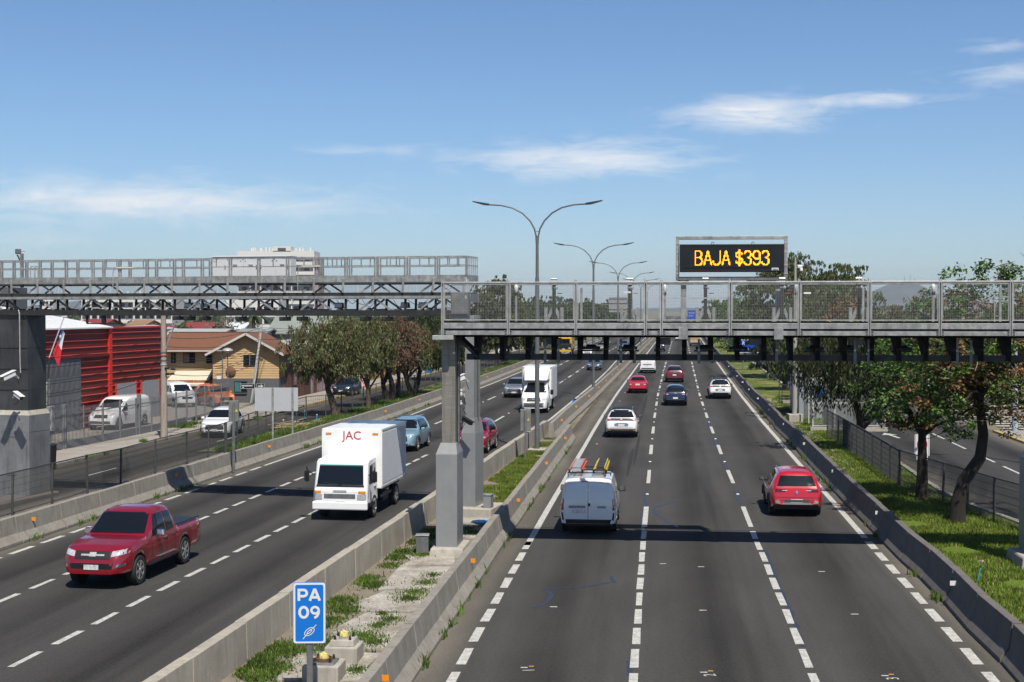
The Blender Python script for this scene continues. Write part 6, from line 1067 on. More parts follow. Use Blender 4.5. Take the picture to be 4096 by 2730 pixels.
def cloth(nm, mt, u0, u1, v0, v1):
    m = MB(); n = 6; vs = []
    for th in (0, .006):
        for j in range(n+1):
            for i in range(n+1): q = fl(u0+(u1-u0)*j/n, v0+(v1-v0)*i/n); vs.append((q[0], q[1]+th, q[2]))
    k = (n+1)*(n+1); fs = []
    for j in range(n):
        for i in range(n): a = j*(n+1)+i; fs += [(a, a+1, a+n+2, a+n+1), (k+a+n+1, k+a+n+2, k+a+1, k+a)]
    m.add(vs, fs); return m.build(nm, mt, t, smooth=80)
cb_ = cloth('blue_canton', flagm['blue'], 0, .5, 0, .42); cloth('white_stripe', flagm['white'], 0, .5, .42, 1); cloth('red_stripe', flagm['red'], .5, 1, 0, 1)
q = fl(.25, .2); m = MB(); pts = []
for i in range(10): a = R(90+36*i); rr = .12 if i % 2 == 0 else .05; pts.append((q[0]+rr*math.cos(a), q[1]-.02, q[2]+rr*math.sin(a)))
m.add(pts, [tuple(range(10))]); m.build('star', flagm['white'], cb_)
# electrical cabinets near the gantry pillar
t = thing('meter_cabinet', 'grey electrical cabinet on stilts between the dark pillar and the shed gate', 'cabinet', G(103, 1040, .1)); B('upper_box', pm('cabinet_grey_green', (.33, .35, .33), rough=.5, var=.08), t, (-.2, 0, 2.95), (.78, .4, 1.15), bevel=.02); B('lower_box', galv, t, (.12, .05, 1.7), (.62, .4, 1.25), bevel=.02); B('leg', galv_d, t, (-.1, 0, .6), (.12, .12, 1.2)); B('leg', galv_d, t, (.25, 0, .6), (.12, .12, 1.2)); MB().tube([(.28, -.1, 2.3), (.28, -.1, 3.7)], .05, 8).build('riser_pipe', galv_d, t)
t = thing('rubbish_bin', 'black rubbish bin on the pavement beside the dark pillar', 'bin', G(112, 1075, .1)); m = MB().box((0, 0, .5), (.5, .5, .95), top=1.15); m.build('bin_body', black, t, bevel=.03); B('lid', black, t, (0, 0, 1.02), (.62, .62, .07), bevel=.02)
for px, pt, pbm, lb, dome in ((523, 806, 930, 'slim street lamp with a domed hood in front of the yellow house', 1), (511, 806, 925, 'thin post with a small bracket light left of the domed lamp', 0)):
    Y = 106.0; c = P(px, pt, Y); t = thing('street_lamp', lb, 'street lamp', (c[0], Y, .1)); m = MB(); m.tube([(0, 0, 0), (0, 0, c[2]-.1)], .045, 8); m.build('post', galv_d, t)
    if dome: m = MB(); m.lathe((0, 0, c[2]-.1), [(.06, -.18), (.10, -.1), (.42, 0), (.36, .1), (.2, .18), (.03, .21)], 16); m.build('hood', galv_l, t, smooth=60)
    else: B('bracket_light', galv_l, t, (-.2, 0, c[2]-.12), (.42, .12, .07), bevel=.02); B('meter', whiteplastic, t, (-.25, -.05, 2.1), (.3, .15, .24))
t = thing('street_name_sign', 'black one-way street name sign with white arrow on a post before the grey house', 'sign', G(588, 952, .11)); Y = t.location.y; c = P(590, 888, Y); t.location.y = Y; B('post', black, t, (0, 0, c[2]/2+.1), (.06, .06, c[2]+.3)); pb = B('name_plate', sign_black, t, (-.55, -.04, c[2]-.1), (.98, .02, .36)); ap = B('arrow_plate', sign_black, t, (.33, -.04, c[2]-.1), (.56, .02, .36))
for nm, par, cx, w in (('edge', pb, -.55, .98), ('edge', ap, .33, .56)):
    m = MB(); h = .36; y = -.052; m.box((cx, y, c[2]-.1+h/2-.02), (w, .004, .015)).box((cx, y, c[2]-.1-h/2+.02), (w, .004, .015)).box((cx-w/2+.015, y, c[2]-.1), (.015, .004, h)).box((cx+w/2-.015, y, c[2]-.1), (.015, .004, h)); m.build(nm, white_s, par)
m = MB(); zz = c[2]-.1; m.box((.27, -.053, zz), (.22, .004, .07)); m.prism([(.36, -.055, zz-.12), (.54, -.055, zz), (.36, -.055, zz+.12)], (0, .003, 0)); m.build('arrow', white_s, ap); m = MB()
for i in range(8): m.box((-.92+i*.095, -.053, zz+.03), (.06, .004, .09))
m.box((-.86, -.053, zz-.1), (.12, .004, .05)); m.build('lettering', white_s, pb)
t = thing('a_frame_board', 'white and red A-frame street board standing on the far pavement', 'sign', G(825, 896, .11)); m = MB().prism([(-.6, 0, .15), (.6, 0, .15), (.6, .25, 1.75), (-.6, .25, 1.75)], (0, .03, 0)); m.build('board', pm('poster_red_white', (.62, .55, .54), rough=.6, var=.3, scale=5, dark=(.45, .06, .06)), t)
for e in (-.58, .58): MB().bar((e, -.02, 0), (e, .26, 1.8), .05).bar((e, .6, 0), (e, .28, 1.8), .05).build('leg', pm('pine_leg', (.5, .36, .2), var=.1), t)
t = thing('water_barrel', 'blue plastic barrel on the far pavement beyond the trees', 'barrel', G(986, 857, .11)); m = MB(); m.lathe((0, 0, 0), [(.36, 0), (.40, .15), (.42, .55), (.40, .95), (.34, 1.1)], 16); m.build('barrel', pm('blue_barrel', (.02, .26, .60), rough=.4, var=.1), t, smooth=50); m = MB(); m.lathe((0, 0, 1.08), [(.36, 0), (.36, .05), (.1, .06)], 16); m.build('rim', pm('blue_barrel'  , (.02, .26, .60)), t)
# ================================================================== BUILDINGS
redw = pm('red_cladding', (.19, .013, .012), rough=.45, var=.10, scale=.8, metal=.1, streak=(.11, .010, .010)); redb = pm('red_bright_paint', (.66, .035, .025), rough=.45, var=.05); redrib = pm('sunlit_red_rib', (.60, .10, .07), rough=.45, var=.08); gategrey = pm('grey_gate_steel', (.14, .145, .155), rough=.5, metal=.2, var=.15, scale=2); rollgrey = pm('roller_door_grey', (.30, .31, .335), rough=.5, metal=.2, var=.08)  # ribs a brighter red than the wall, sunlight put into their colour
FA, FBB = -41.72, .186
def fx(Y): return FA+FBB*Y
def fY(px): return FA/((px-1176.5)/3268.0-FBB)
fa = math.atan(FBB); fn = 1/math.cos(fa)
wh = thing('warehouse', 'red ribbed metal warehouse with a grey gate and white roof', 'warehouse', (fx(78), 78, .06), -fa); wh_l = lambda Y: (Y-78)*fn    # local +y runs along the front, local +x faces the street
LEN = wh_l(97.3); L0 = -wh_l(78)+wh_l(72) ; ytop = 6.02
def WB(nm, mt, x, y0, y1, z0, z1, th=.06, par=None, bevel=0): return B(nm, mt, par or wh, (x, (y0+y1)/2, (z0+z1)/2), (th, y1-y0, z1-z0), bevel=bevel)
g1 = wh_l(fY(183)); pst = wh_l(fY(250)); d1 = (wh_l(fY(264)), wh_l(fY(310))); d2 = (wh_l(fY(322)), wh_l(fY(363)))
WB('front_wall', redw, -.1, -5, LEN, 0, ytop, .2); B('end_wall', redw, wh, (-5.2, LEN-.1, ytop/2), (10, .2, ytop)); B('back_fill', gategrey, wh, (-8, LEN/2-3, 2.9), (15, LEN+3, 5.8)) if False else None
z = .35; i = 0
while z < ytop-.1:
    segs = [(g1, LEN)] if z < 4.3 else [(-5, LEN)]
    for a, b in segs:
        cuts = [(a, pst-.2), (pst+.2, b)]
        if z < 2.55: cuts = [(a, pst-.2), (pst+.2, d1[0]-.06), (d1[1]+.06, d2[0]-.06), (d2[1]+.06, b)]
        for p_, q_ in cuts: MB().prism([(0, p_, z-.035), (.06, p_, z-.015), (.06, p_, z+.01), (0, p_, z+.02)], (0, q_-p_, 0)).build('cladding_rib', redrib, wh)
    z += .415; i += 1
WB('corner_post', redb, .06, pst-.18, pst+.18, 0, ytop+.03, .16); WB('eave_trim', redb, .03, -5, LEN, ytop-.02, ytop+.09, .10)
gt = WB('gate', gategrey, .04, -5, g1-.03, 0, 4.3, .08); WB('gate_header', pm('dark_red_trim', (.13, .014, .016), var=.1), .10, -5, pst-.2, 4.32, 4.44, .14)
npan = 9
for r_ in range(4):
    for q_ in range(npan):
        a = g1-.05-(q_+1)*.62; b = a+.56; z0 = .12+r_*1.04; z1 = z0+.98; m = MB().add([(.08, a, z0), (.08, b, z0), (.08, b, z1), (.08, a, z1), (.125, (a+b)/2, (z0+z1)/2)], [(0, 1, 4), (1, 2, 4), (2, 3, 4), (3, 0, 4)]); m.build('diamond_panel', gategrey, gt)
for (a, b) in (d1, d2):
    d = WB('roller_door', rollgrey, .03, a, b, 0, 2.5, .06); n = int((b-a)/.20)
    for i in range(n): WB('door_rib', rollgrey, .07, a+(i+.2)*(b-a)/n, a+(i+.65)*(b-a)/n, .03, 2.47, .03, par=d)
    for y_ in (a-.06, b+.0): WB('door_frame', redb, .05, y_, y_+.06, 0, 2.56, .1)
roofw = pm('white_roof_sheet', (.74, .74, .73), rough=.45, var=.05, scale=.6)
m = MB().add([(.25, -5, ytop+.1), (.25, pst+.1, ytop+.1), (-9.5, pst+.1, ytop+1.75), (-9.5, -5, ytop+1.75), (.25, -5, ytop+.02), (.25, pst+.1, ytop+.02), (-9.5, pst+.1, ytop+1.65), (-9.5, -5, ytop+1.65)], [(0, 1, 2, 3), (7, 6, 5, 4), (0, 4, 5, 1), (1, 5, 6, 2), (2, 6, 7, 3), (3, 7, 4, 0)]); rf = m.build('roof', roofw, wh)
for i in range(14):
    yy = -4.6+i*(pst+4.5)/14; m = MB().bar((.2, yy, ytop+.125), (-9.4, yy, ytop+1.765), .05, .03); m.build('roof_seam', roofw, rf)
m = MB().add([(-.2, pst, 0), (-9.5, pst, 0), (-9.5, pst, ytop+1.7), (-.2, pst, ytop+.1)], [(0, 1, 2, 3)]); m.build('gable_wall', redw, wh); B('flat_roof', roofw, wh, (-5.2, (pst+LEN)/2, ytop-.25), (9.8, LEN-pst-.3, .1))
# yellow house
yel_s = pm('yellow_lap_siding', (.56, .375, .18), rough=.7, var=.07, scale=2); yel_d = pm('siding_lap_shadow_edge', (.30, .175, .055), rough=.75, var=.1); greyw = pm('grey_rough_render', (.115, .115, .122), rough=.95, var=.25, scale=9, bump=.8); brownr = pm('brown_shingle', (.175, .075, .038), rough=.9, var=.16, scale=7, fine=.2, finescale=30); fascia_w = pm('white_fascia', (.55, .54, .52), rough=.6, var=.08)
HX0, HX1, HY = P(489, 900, 110)[0], P(641, 900, 110)[0], 110.0; hw = HX1-HX0
yh = thing('house', 'yellow lap-sided house with brown gable roof and grey ground floor', 'house', ((HX0+HX1)/2, HY, .09)); ez, rz_, gz = 3.95, 5.25, 1.85; ox = P(567, 770, HY)[0]-(HX0+HX1)/2
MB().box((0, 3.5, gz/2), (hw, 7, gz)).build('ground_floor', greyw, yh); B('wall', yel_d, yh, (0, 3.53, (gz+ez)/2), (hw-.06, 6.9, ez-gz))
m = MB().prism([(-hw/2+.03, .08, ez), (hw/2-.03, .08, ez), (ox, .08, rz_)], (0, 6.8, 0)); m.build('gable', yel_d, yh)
z = gz
while z < rz_-.15:
    e = min(z+.128, rz_-.1)
    f = lambda zz: (hw/2-.0) if zz <= ez else None
    if e <= ez: xl, xr_ = -hw/2, hw/2
    else: k_ = (rz_-e)/(rz_-ez); xl, xr_ = ox-(ox+hw/2)*k_, ox+(hw/2-ox)*k_
    if xr_-xl > .2: MB().prism([(xl, .03, z), (xl, .08, z+.13), (xl, .08, z), ], (xr_-xl, 0, 0)).build('siding_board', yel_s, yh)
    z += .13
def slope(nm, mt, a, b, c, d, th, par): return MB().add([a, b, c, d]+[(p[0], p[1], p[2]-th) for p in (a, b, c, d)], [(0, 1, 2, 3), (7, 6, 5, 4), (0, 4, 5, 1), (1, 5, 6, 2), (2, 6, 7, 3), (3, 7, 4, 0)]).build(nm, mt, par)
ov = .55; er = ez-.22
rf = slope('roof_slope', brownr, (ox, -ov, rz_+.12), (hw/2+.45, -ov, er), (hw/2+.45, 7.3, er), (ox, 7.3, rz_+.12), .10, yh); slope('roof_slope', brownr, (-hw/2-.45, -ov, er), (ox, -ov, rz_+.12), (ox, 7.3, rz_+.12), (-hw/2-.45, 7.3, er), .10, yh)
MB().bar((ox, -ov-.02, rz_+.05), (hw/2+.47, -ov-.02, er-.07), .05, .17).bar((ox, -ov-.02, rz_+.05), (-hw/2-.47, -ov-.02, er-.07), .05, .17).build('verge_board', fascia_w, yh)
def window(par, cx, cz, w, h, y, bars=2, curtain=None):
    fr = MB().box((cx, y, cz+h/2), (w+.06, .06, .05)).box((cx, y, cz-h/2), (w+.06, .06, .05)).box((cx-w/2, y, cz), (.05, .06, h)).box((cx+w/2, y, cz), (.05, .06, h)).build('window', dsteel, par)
    B('pane', glass, fr, (cx, y+.01, cz), (w, .02, h))
    if curtain: B('curtain', curtain, fr, (cx-w*.22, y+.003, cz), (w*.5, .03, h*.95))
    for i in range(bars): B('window_bar', dsteel if bars > 2 else fascia_w, fr, (cx-w/2+(i+1)*w/(bars+1), y-.03, cz), (.02, .02, h))
    return fr
u = HY/3268; wx = lambda px: P(px, 800, HY)[0]-(HX0+HX1)/2; wz = lambda py: P(600, py, HY)[2]-.09
window(yh, wx(574), wz(828), 28*u, 24*u, .0, 1); window(yh, wx(553), wz(889), 28*u, 24*u, -.02, 6, pm('teal_curtain', (.05, .22, .22), var=.4, scale=10)); B('window_sill', greyw, yh, (wx(553), -.05, wz(904)), (.95, .14, .07))
m = MB(); m.lathe((wx(530), -.1, wz(855)), [(.02, 0), (.38, .06), (.40, .08)], 18, 'y'); m.build('satellite_dish', rust, yh, smooth=60)
# recessed wing on the left
wgx0 = P(384, 900, 113)[0]; wing = thing('house_wing', 'recessed wing of the yellow house with cream porch roof and timber fence', 'house', ((wgx0+HX0)/2, 113.0, .09)); ww = HX0-wgx0+.4
B('wall', yel_d, wing, (0, 2.6, 1.95), (ww, 5, 3.9)); z = 1.85
while z < 3.75: MB().prism([(-ww/2, .06, z), (-ww/2, .1, z+.13), (-ww/2, .1, z)], (ww, 0, 0)).build('siding_board', yel_s, wing); z += .13
slope('roof_slope', brownr, (-ww/2-.5, -.7, 4.0), (ww/2+1.5, -.7, 4.0), (ww/2+1.5, 4.0, 5.35), (-ww/2-.5, 4.0, 5.35), .1, wing); MB().bar((-ww/2-.5, -.74, 3.9), (ww/2-.3, -.74, 3.9), .08, .10).build('gutter', fascia_w, wing); MB().tube([(ww/2-.25, -.7, 3.85), (ww/2-.15, -.5, 3.6), (ww/2-.15, -.5, 1.9)], .05, 6).build('downpipe', fascia_w, wing)
u = 113/3268; wx = lambda px: P(px, 800, 113)[0]-wing.location.x; wz = lambda py: P(400, py, 113)[2]-.09
window(wing, wx(434), wz(823), 26*u, 22*u, .04, 9, pm('pink_curtain', (.42, .26, .27), var=.3, scale=12)); window(wing, wx(480), wz(823), 12*u, 23*u, .04, 4); window(wing, wx(398), wz(823), 9*u, 22*u, .04, 1)
cream = pm('cream_sheet', (.60, .56, .43), rough=.6, var=.06, scale=1); slope('porch_roof', cream, (wx(386), -2.0, wz(880)+.0), (wx(486), -2.0, wz(880)), (wx(492), -.1, wz(852)), (wx(406), -.1, wz(852)), .06, wing); MB().bar((wx(386), -2.03, wz(882)-.03), (wx(487), -2.03, wz(882)-.03), .08, .12).build('porch_gutter', fascia_w, wing)
for p in (420, 487): B('porch_post', fascia_w, wing, (wx(p), -1.9, wz(882)/2), (.09, .09, wz(882)))
tim = pm('varnished_timber', (.36, .125, .03), rough=.6, var=.3, scale=4, stretch=(8, 8, .4), dark=(.22, .06, .015)); n = 26
tf = thing('timber_fence', 'orange-brown varnished board fence in front of the yellow house', 'fence', (P(437, 930, 111.2)[0], 111.2, .09)); tw = P(490, 900, 111.2)[0]-P(386, 900, 111.2)[0]
for i in range(n): B('board', tim, tf, (-tw/2+(i+.5)*tw/n, rnd.uniform(-.01, .01), .85), (tw/n*.9, .03, 1.6+rnd.uniform(-.02, .02)))
# other roofs and buildings behind
def hut(label, px0, px1, ytop_, yeave, Y, wallc, roofc, depth=9, ridge='x', win=2):
    x0, _, ze = P(px0, yeave, Y); x1 = P(px1, yeave, Y)[0]; zr = P(px0, ytop_, Y)[2]; w = x1-x0; t = thing('house', label, 'house', ((x0+x1)/2, Y, 0)); B('wall', wallc, t, (0, depth/2, ze/2), (w, depth, ze))
    if ridge == 'x':
        slope('roof_slope', roofc, (-w/2-.4, -.4, ze-.05), (w/2+.4, -.4, ze-.05), (w/2+.4, depth/2, zr), (-w/2-.4, depth/2, zr), .12, t); slope('roof_slope', roofc, (w/2+.4, depth+.4, ze-.05), (-w/2-.4, depth+.4, ze-.05), (-w/2-.4, depth/2, zr), (w/2+.4, depth/2, zr), .12, t)
        for e in (-1, 1): MB().prism([(e*w/2, 0, ze), (e*w/2, depth, ze), (e*w/2, depth/2, zr-.1)], (-e*.08, 0, 0)).build('gable', wallc, t)
    else:
        slope('roof_slope', roofc, (-w/2-.4, -.4, ze-.05), (0, -.4, zr), (0, depth+.4, zr), (-w/2-.4, depth+.4, ze-.05), .12, t); slope('roof_slope', roofc, (0, -.4, zr), (w/2+.4, -.4, ze-.05), (w/2+.4, depth+.4, ze-.05), (0, depth+.4, zr), .12, t); MB().prism([(-w/2, 0, ze), (w/2, 0, ze), (0, 0, zr-.1)], (0, .08, 0)).build('gable', wallc, t)
    for i in range(win):
        xx = -w/2+(i+.5)*w/win; fr = B('window', dsteel, t, (xx, -.02, ze*.55), (w/win*.35, .06, ze*.3)); B('pane', glass, fr, (xx, -.05, ze*.55), (w/win*.3, .02, ze*.26))
    return t
redroof = pm('red_tin_roof', (.24, .035, .035), rough=.7, var=.15, scale=1); greyroof = pm('grey_tin_roof', (.40, .40, .39), rough=.6, var=.12, scale=1); beigew = pm('beige_render', (.52, .44, .34), rough=.85, var=.08); whitew = pm('white_render', (.66, .65, .62), rough=.8, var=.06); greenroof = pm('grey_green_roof', (.26, .285, .25), rough=.6, var=.08, scale=.5); brick = pm('dark_brick', (.10, .05, .045), rough=.9, var=.3, scale=6); tanroof = pm('tan_tile_roof', (.27, .17, .09), rough=.85, var=.2, scale=3)
hut('far house with a dull red roof between the shed and the street pole', 180, 232, 734, 746, 170, beigew, redroof); hut('low house with a pale grey roof just behind the red shed', 245, 345, 749, 757, 130, whitew, greyroof, ridge='y'); hut('red-roofed house left of the street pole', 336, 382, 749, 759, 150, brick, redroof); hut('red-roofed house right of the street pole', 412, 472, 742, 760, 150, brick, redroof, ridge='x'); hut('long low shed with a pale roof behind the brown roof', 384, 500, 757, 766, 126, whitew, greyroof); hut('small white-roofed hut among the bushes', 520, 552, 741, 757, 165, whitew, pm('white_tin_roof', (.72, .72, .72), rough=.4, var=.05)); hut('far house with a tan tiled roof', 296, 330, 736, 746, 200, beigew, tanroof); hut('pale greenish shed roof behind the brown house', 545, 600, 757, 766, 128, whitew, greenroof, win=1)
t = hut('large beige building with a steep grey-green roof behind the trees', 622, 740, 722, 764, 134, beigew, greenroof, depth=12)
def rowhouse(label, Y0, Y1, h, mt, door):
    a, b = Vector((xa(Y0)-19.5, Y0, 0)), Vector((xa(Y1)-19.5, Y1, 0)); L = (b-a).length; t = thing('street_house', label, 'house', (a.x, a.y, .1), -math.atan2(b.x-a.x, b.y-a.y)); B('wall', mt, t, (-2.5, L/2, h/2), (5, L-.05, h)); slope('roof_slope', greyroof, (.3, -.1, h), (.3, L+.1, h), (-5.2, L+.1, h+1.2), (-5.2, -.1, h+1.2), .1, t)
    n = max(1, int(L/3.5))
    for i in range(n):
        y = (i+.5)*L/n; d = B('door', door, t, (.02, y-.9, 1.05), (.06, 1.0, 2.1)); B('handle', chrome, d, (.06, y-.5, 1.0), (.03, .1, .03)); f = B('window', dsteel, t, (.02, y+.8, 1.5), (.05, 1.2, 1.1)); B('pane', glass, f, (.045, y+.8, 1.5), (.02, 1.05, .95))
brown_d = pm('brown_door', (.14, .05, .03), var=.2); rowhouse('dark brick house beside the yellow house, mostly behind tree trunks', 113, 121, 3.0, brick, brown_d); rowhouse('pale graffiti-marked house behind the first two trees', 121.2, 133, 3.2, pm('graffiti_wall', (.34, .28, .33), rough=.9, var=.4, scale=1.5, dark=(.20, .13, .10)), brown_d); rowhouse('yellow-walled low house behind the third tree', 138, 152, 3.3, pm('ochre_wall', (.55, .36, .08), rough=.85, var=.12), brown_d); rowhouse('reddish low house farther up the left street', 153, 168, 3.2, pm('reddish_wall', (.30, .12, .08), rough=.85, var=.15), brown_d); rowhouse('yellow garden wall house beside the median columns', 178, 205, 4.6, pm('pale_yellow_wall', (.62, .44, .16), rough=.85, var=.08), brown_d); rowhouse('grey low house at the far end of the left street', 206, 240, 3.6, pm('grey_wall_render', (.33, .31, .29), rough=.85, var=.2), brown_d)
def block(label, px0, px1, ytop_, Y, floors, fh, cols, mt, band, depth=12, tower=None, vents=0):
    x0, _, zt = P(px0, ytop_, Y); x1 = P(px1, ytop_, Y)[0]; w = x1-x0; t = thing('apartment_block', label, 'building', ((x0+x1)/2, Y, 0)); B('wall', mt, t, (0, depth/2, zt/2), (w, depth, zt))
    for f in range(floors):
        zc = zt-.9-fh*(f+.5)
        if zc < 1: break
        B('window_band', band, t, (0, -.06, zc), (w*.97, .14, fh*.42)); B('floor_band', mt, t, (0, -.22, zc-fh*.45), (w, .4, fh*.32))
        for c in range(cols):
            xx = -w*.47+(c+.5)*w*.94/cols; fr = B('window', mt if c % 3 else band, t, (xx-w*.94/cols*.46, -.16, zc), (.35, .2, fh*.46)); p = B('pane', glass, fr, (xx, -.14, zc), (w*.94/cols*.5, .06, fh*.36))
    if tower:
        a, b_, yt = tower; ta, _, tz = P(a, yt, Y); tb = P(b_, yt, Y)[0]; tw_ = B('stair_tower', mt, t, ((ta+tb)/2-t.location.x, 3, (tz+zt)/2), (tb-ta, 6, tz-zt+.4)); B('tower_window', band, tw_, ((ta+tb)/2-t.location.x, -.03, zt+.4), ((tb-ta)*.45, .1, .9))
    for i in range(vents): B('roof_vent', mt, t, (-w*.45+rnd.random()*w*.9, rnd.uniform(1, 6), zt+.5), (.4, .4, rnd.uniform(.6, 1.4)))
    return t
bandd = pm('window_band_grey', (.10, .10, .115), rough=.4, var=.3, scale=.4)
block('tall white apartment block rising behind the cabinet on the left gantry', 545, 722, 577, 400, 7, 2.75, 7, whitew, bandd, tower=(627, 668, 568), vents=22)
B('end_facade', pm('pinkish_facade', (.40, .33, .33), rough=.8, var=.1), bpy.data.objects[[o.name for o in bpy.data.objects if o.get('label', '').startswith('tall white apartment')][0]], (11.4, 6, 11), (1.2, 12.3, 22.4))
block('long white apartment block with orange and yellow panels seen through the gantry lattice', 186, 396, 678, 330, 4, 2.7, 12, whitew, bandd, vents=6); block('pale grey apartment block far left, seen through the gantry lattice', 95, 122, 678, 380, 4, 2.7, 3, whitew, bandd); block('dark building at the far left edge behind the gantry rail', -20, 18, 660, 300, 5, 2.7, 3, pm('dark_render', (.12, .12, .13), var=.2), bandd); block('white apartment block low behind the trees, under the tall one', 520, 640, 690, 330, 4, 2.7, 7, whitew, bandd)
block('far white building at the end of the motorway', 1622, 1640, 716, 900, 3, 2.8, 3, whitew, bandd, depth=20)
t = thing('wood_pile', 'stack of split firewood behind the red shed', 'wood pile', P(213, 750, 118)); t.location.z = 3.2; lw_ = pm('split_wood', (.33, .20, .12), rough=.9, var=.35, scale=4)
for i in range(60): m = MB(); a, b_ = rnd.uniform(-1.9, 1.9), rnd.uniform(0, 2.4); m.lathe((a, rnd.uniform(0, .5), b_), [(.17, 0), (.17, .6)], 7, 'y'); m.build('log', lw_, t)
B('stand', dsteel, t, (0, .5, -1.5), (4.2, 1.0, 3.0))
# equipment shelter and cage on the right
t = thing('equipment_shelter', 'pale grey metal equipment shelter beside the right fence', 'shelter', G(1846, 964)); t.rotation_euler = (0, 0, -R(7)); B('body', pm('shelter_sheet', (.34, .35, .36), rough=.5, metal=.2, var=.08, scale=1.5), t, (.45, 4.0, 1.6), (1.5, 8.0, 3.2), bevel=.03); B('roof', galv, t, (.45, 4.0, 3.27), (1.7, 8.2, .1)); B('door', galv_d, t, (.45, -.02, 1.1), (.8, .05, 2.1))
def chain(nm, par, a, b, z0, z1, m, du=.05, dv=.2, r=.005):
    a, b = Vector((a[0], a[1], 0)), Vector((b[0], b[1], 0)); n = max(2, int((b-a).length/du)); q = MB()
    for i in range(1, n): p = a+(b-a)*(i/n); q.bar((p.x, p.y, z0), (p.x, p.y, z1), r)
    k = max(1, int((z1-z0)/dv))
    for i in range(k+1): z = z0+(z1-z0)*i/k; q.bar((a.x, a.y, z), (b.x, b.y, z), r*1.3)
    return q.build(nm, m, par)
cg = thing('mesh_cage', 'tall white-framed wire mesh cage around equipment behind the right fence', 'cage', (17.9, 84.5, 0)); whf = pm('white_frame_paint', (.50, .50, .49), rough=.5, var=.08)
xs = [0, 1.3, 2.7, 4.3]; 
for i, x in enumerate(xs):
    B('frame_post', whf, cg, (x, 0, 1.6), (.07, .07, 3.2)); B('frame_post', whf, cg, (x+.8, 5, 1.6), (.07, .07, 3.2))
for a, b in zip(xs[:-1], xs[1:]):
    for z in (.35, 1.7, 3.15): B('frame_rail', whf, cg, ((a+b)/2, 0, z), (b-a-.07, .05, .05))
    chain('wire_panel', cg, (a, .0), (b, .0), .35, 3.15, galv, .06, .06, .006)
B('plinth', conc_l, cg, (2.15, .05, .12), (4.6, .3, .3)); B('rack', galv_d, cg, (2.1, 2.6, .9), (1.6, 1.0, 1.7), bevel=.02); B('tank', blue_s, cg, (1.0, 3.2, 2.2), (.5, .5, .7), bevel=.05)
for z in (.35, 1.7, 3.15): MB().bar((4.3, 0, z), (5.1, 5, z), .05).build('frame_rail', whf, cg)
t = thing('mesh_cage', 'small dark wire enclosure on the grass before the equipment shelter', 'cage', G(1797, 930)); 
for x in (0, 1.15):
    for y in (0, 1.2): B('frame_post', dsteel, t, (x, y, .75), (.05, .05, 1.5))
for y in (0, 1.2): B('frame_rail', dsteel, t, (.575, y, 1.48), (1.1, .05, .05)); chain('wire_panel', t, (0, y), (1.15, y), .1, 1.45, dsteel, .08, .15)
B('plinth', conc_l, t, (.6, .6, .12), (1.0, 1.0, .25))
# ================================================================== FENCES
fpost = pm('fence_post_dark', (.085, .085, .082), rough=.6, metal=.3, var=.25, scale=6); fwire = pm('fence_wire', (.07, .07, .068), rough=.6, metal=.3, var=.2)
def mesh_fence(label, pts, h, lean=True, z=.03, step=None, top=True, du=.05):
    t = thing('mesh_fence', label, 'fence', (pts[0][0], pts[0][1], z)); O = Vector((pts[0][0], pts[0][1]))
    q = [pts[0]]
    for a, b in zip(pts[:-1], pts[1:]):
        L = math.hypot(b[0]-a[0], b[1]-a[1]); n = max(1, round(L/(step or 2.5)))
        q += [(a[0]+(b[0]-a[0])*i/n, a[1]+(b[1]-a[1])*i/n) for i in range(1, n+1)]
    rr = random.Random(len(label)); tops = []
    for p in q:
        l = rr.uniform(-.05, .05) if lean else 0; m = MB().bar((p[0]-O.x, p[1]-O.y, 0), (p[0]-O.x+l, p[1]-O.y, h+.03), .07); m.build('post', fpost, t)
    for a, b in zip(q[:-1], q[1:]):
        Y = (a[1]+b[1])/2; dd = du if Y < 75 else du*2.2
        A, C = (a[0]-O.x, a[1]-O.y), (b[0]-O.x, b[1]-O.y); chain('wire_panel', t, A, C, .06, h-.02, fwire, dd, .22, .0065 if Y < 75 else .009)
        if top: MB().bar((A[0], A[1], h), (C[0], C[1], h), .035).build('top_rail', fpost, t)
LF1 = [(-20.9, 28), (-18.9, 41), (-16.68, 55.75), (-16.11, 58.4), (-15.72, 62.55), (-15.19, 66.43), (-14.85, 69.35), (-14.49, 71.67)]
mesh_fence('low dark mesh fence between the left barrier and the left street', LF1, 1.5, step=3.0)
mesh_fence('dark mesh fence running behind the left trees beside the street', [(-14.49, 72.0), (-14.35, 86), (-13.5, 93.4), (-12.5, 95.3), (-11.95, 99.4), (-11.05, 105.3), (-10.2, 112), (-9.5, 116), (-6.2, 142), (1.0, 200)], 1.5, step=2.6, du=.1)
mesh_fence('leaning dark mesh fence along the right verge below the trees', [(18.01, 81.1), (17.4, 74.5), (16.79, 67.6), (16.26, 62.4), (15.78, 57.7), (16.1, 53), (16.42, 48.3), (17.0, 43), (18.2, 36)], 1.5, step=2.6)
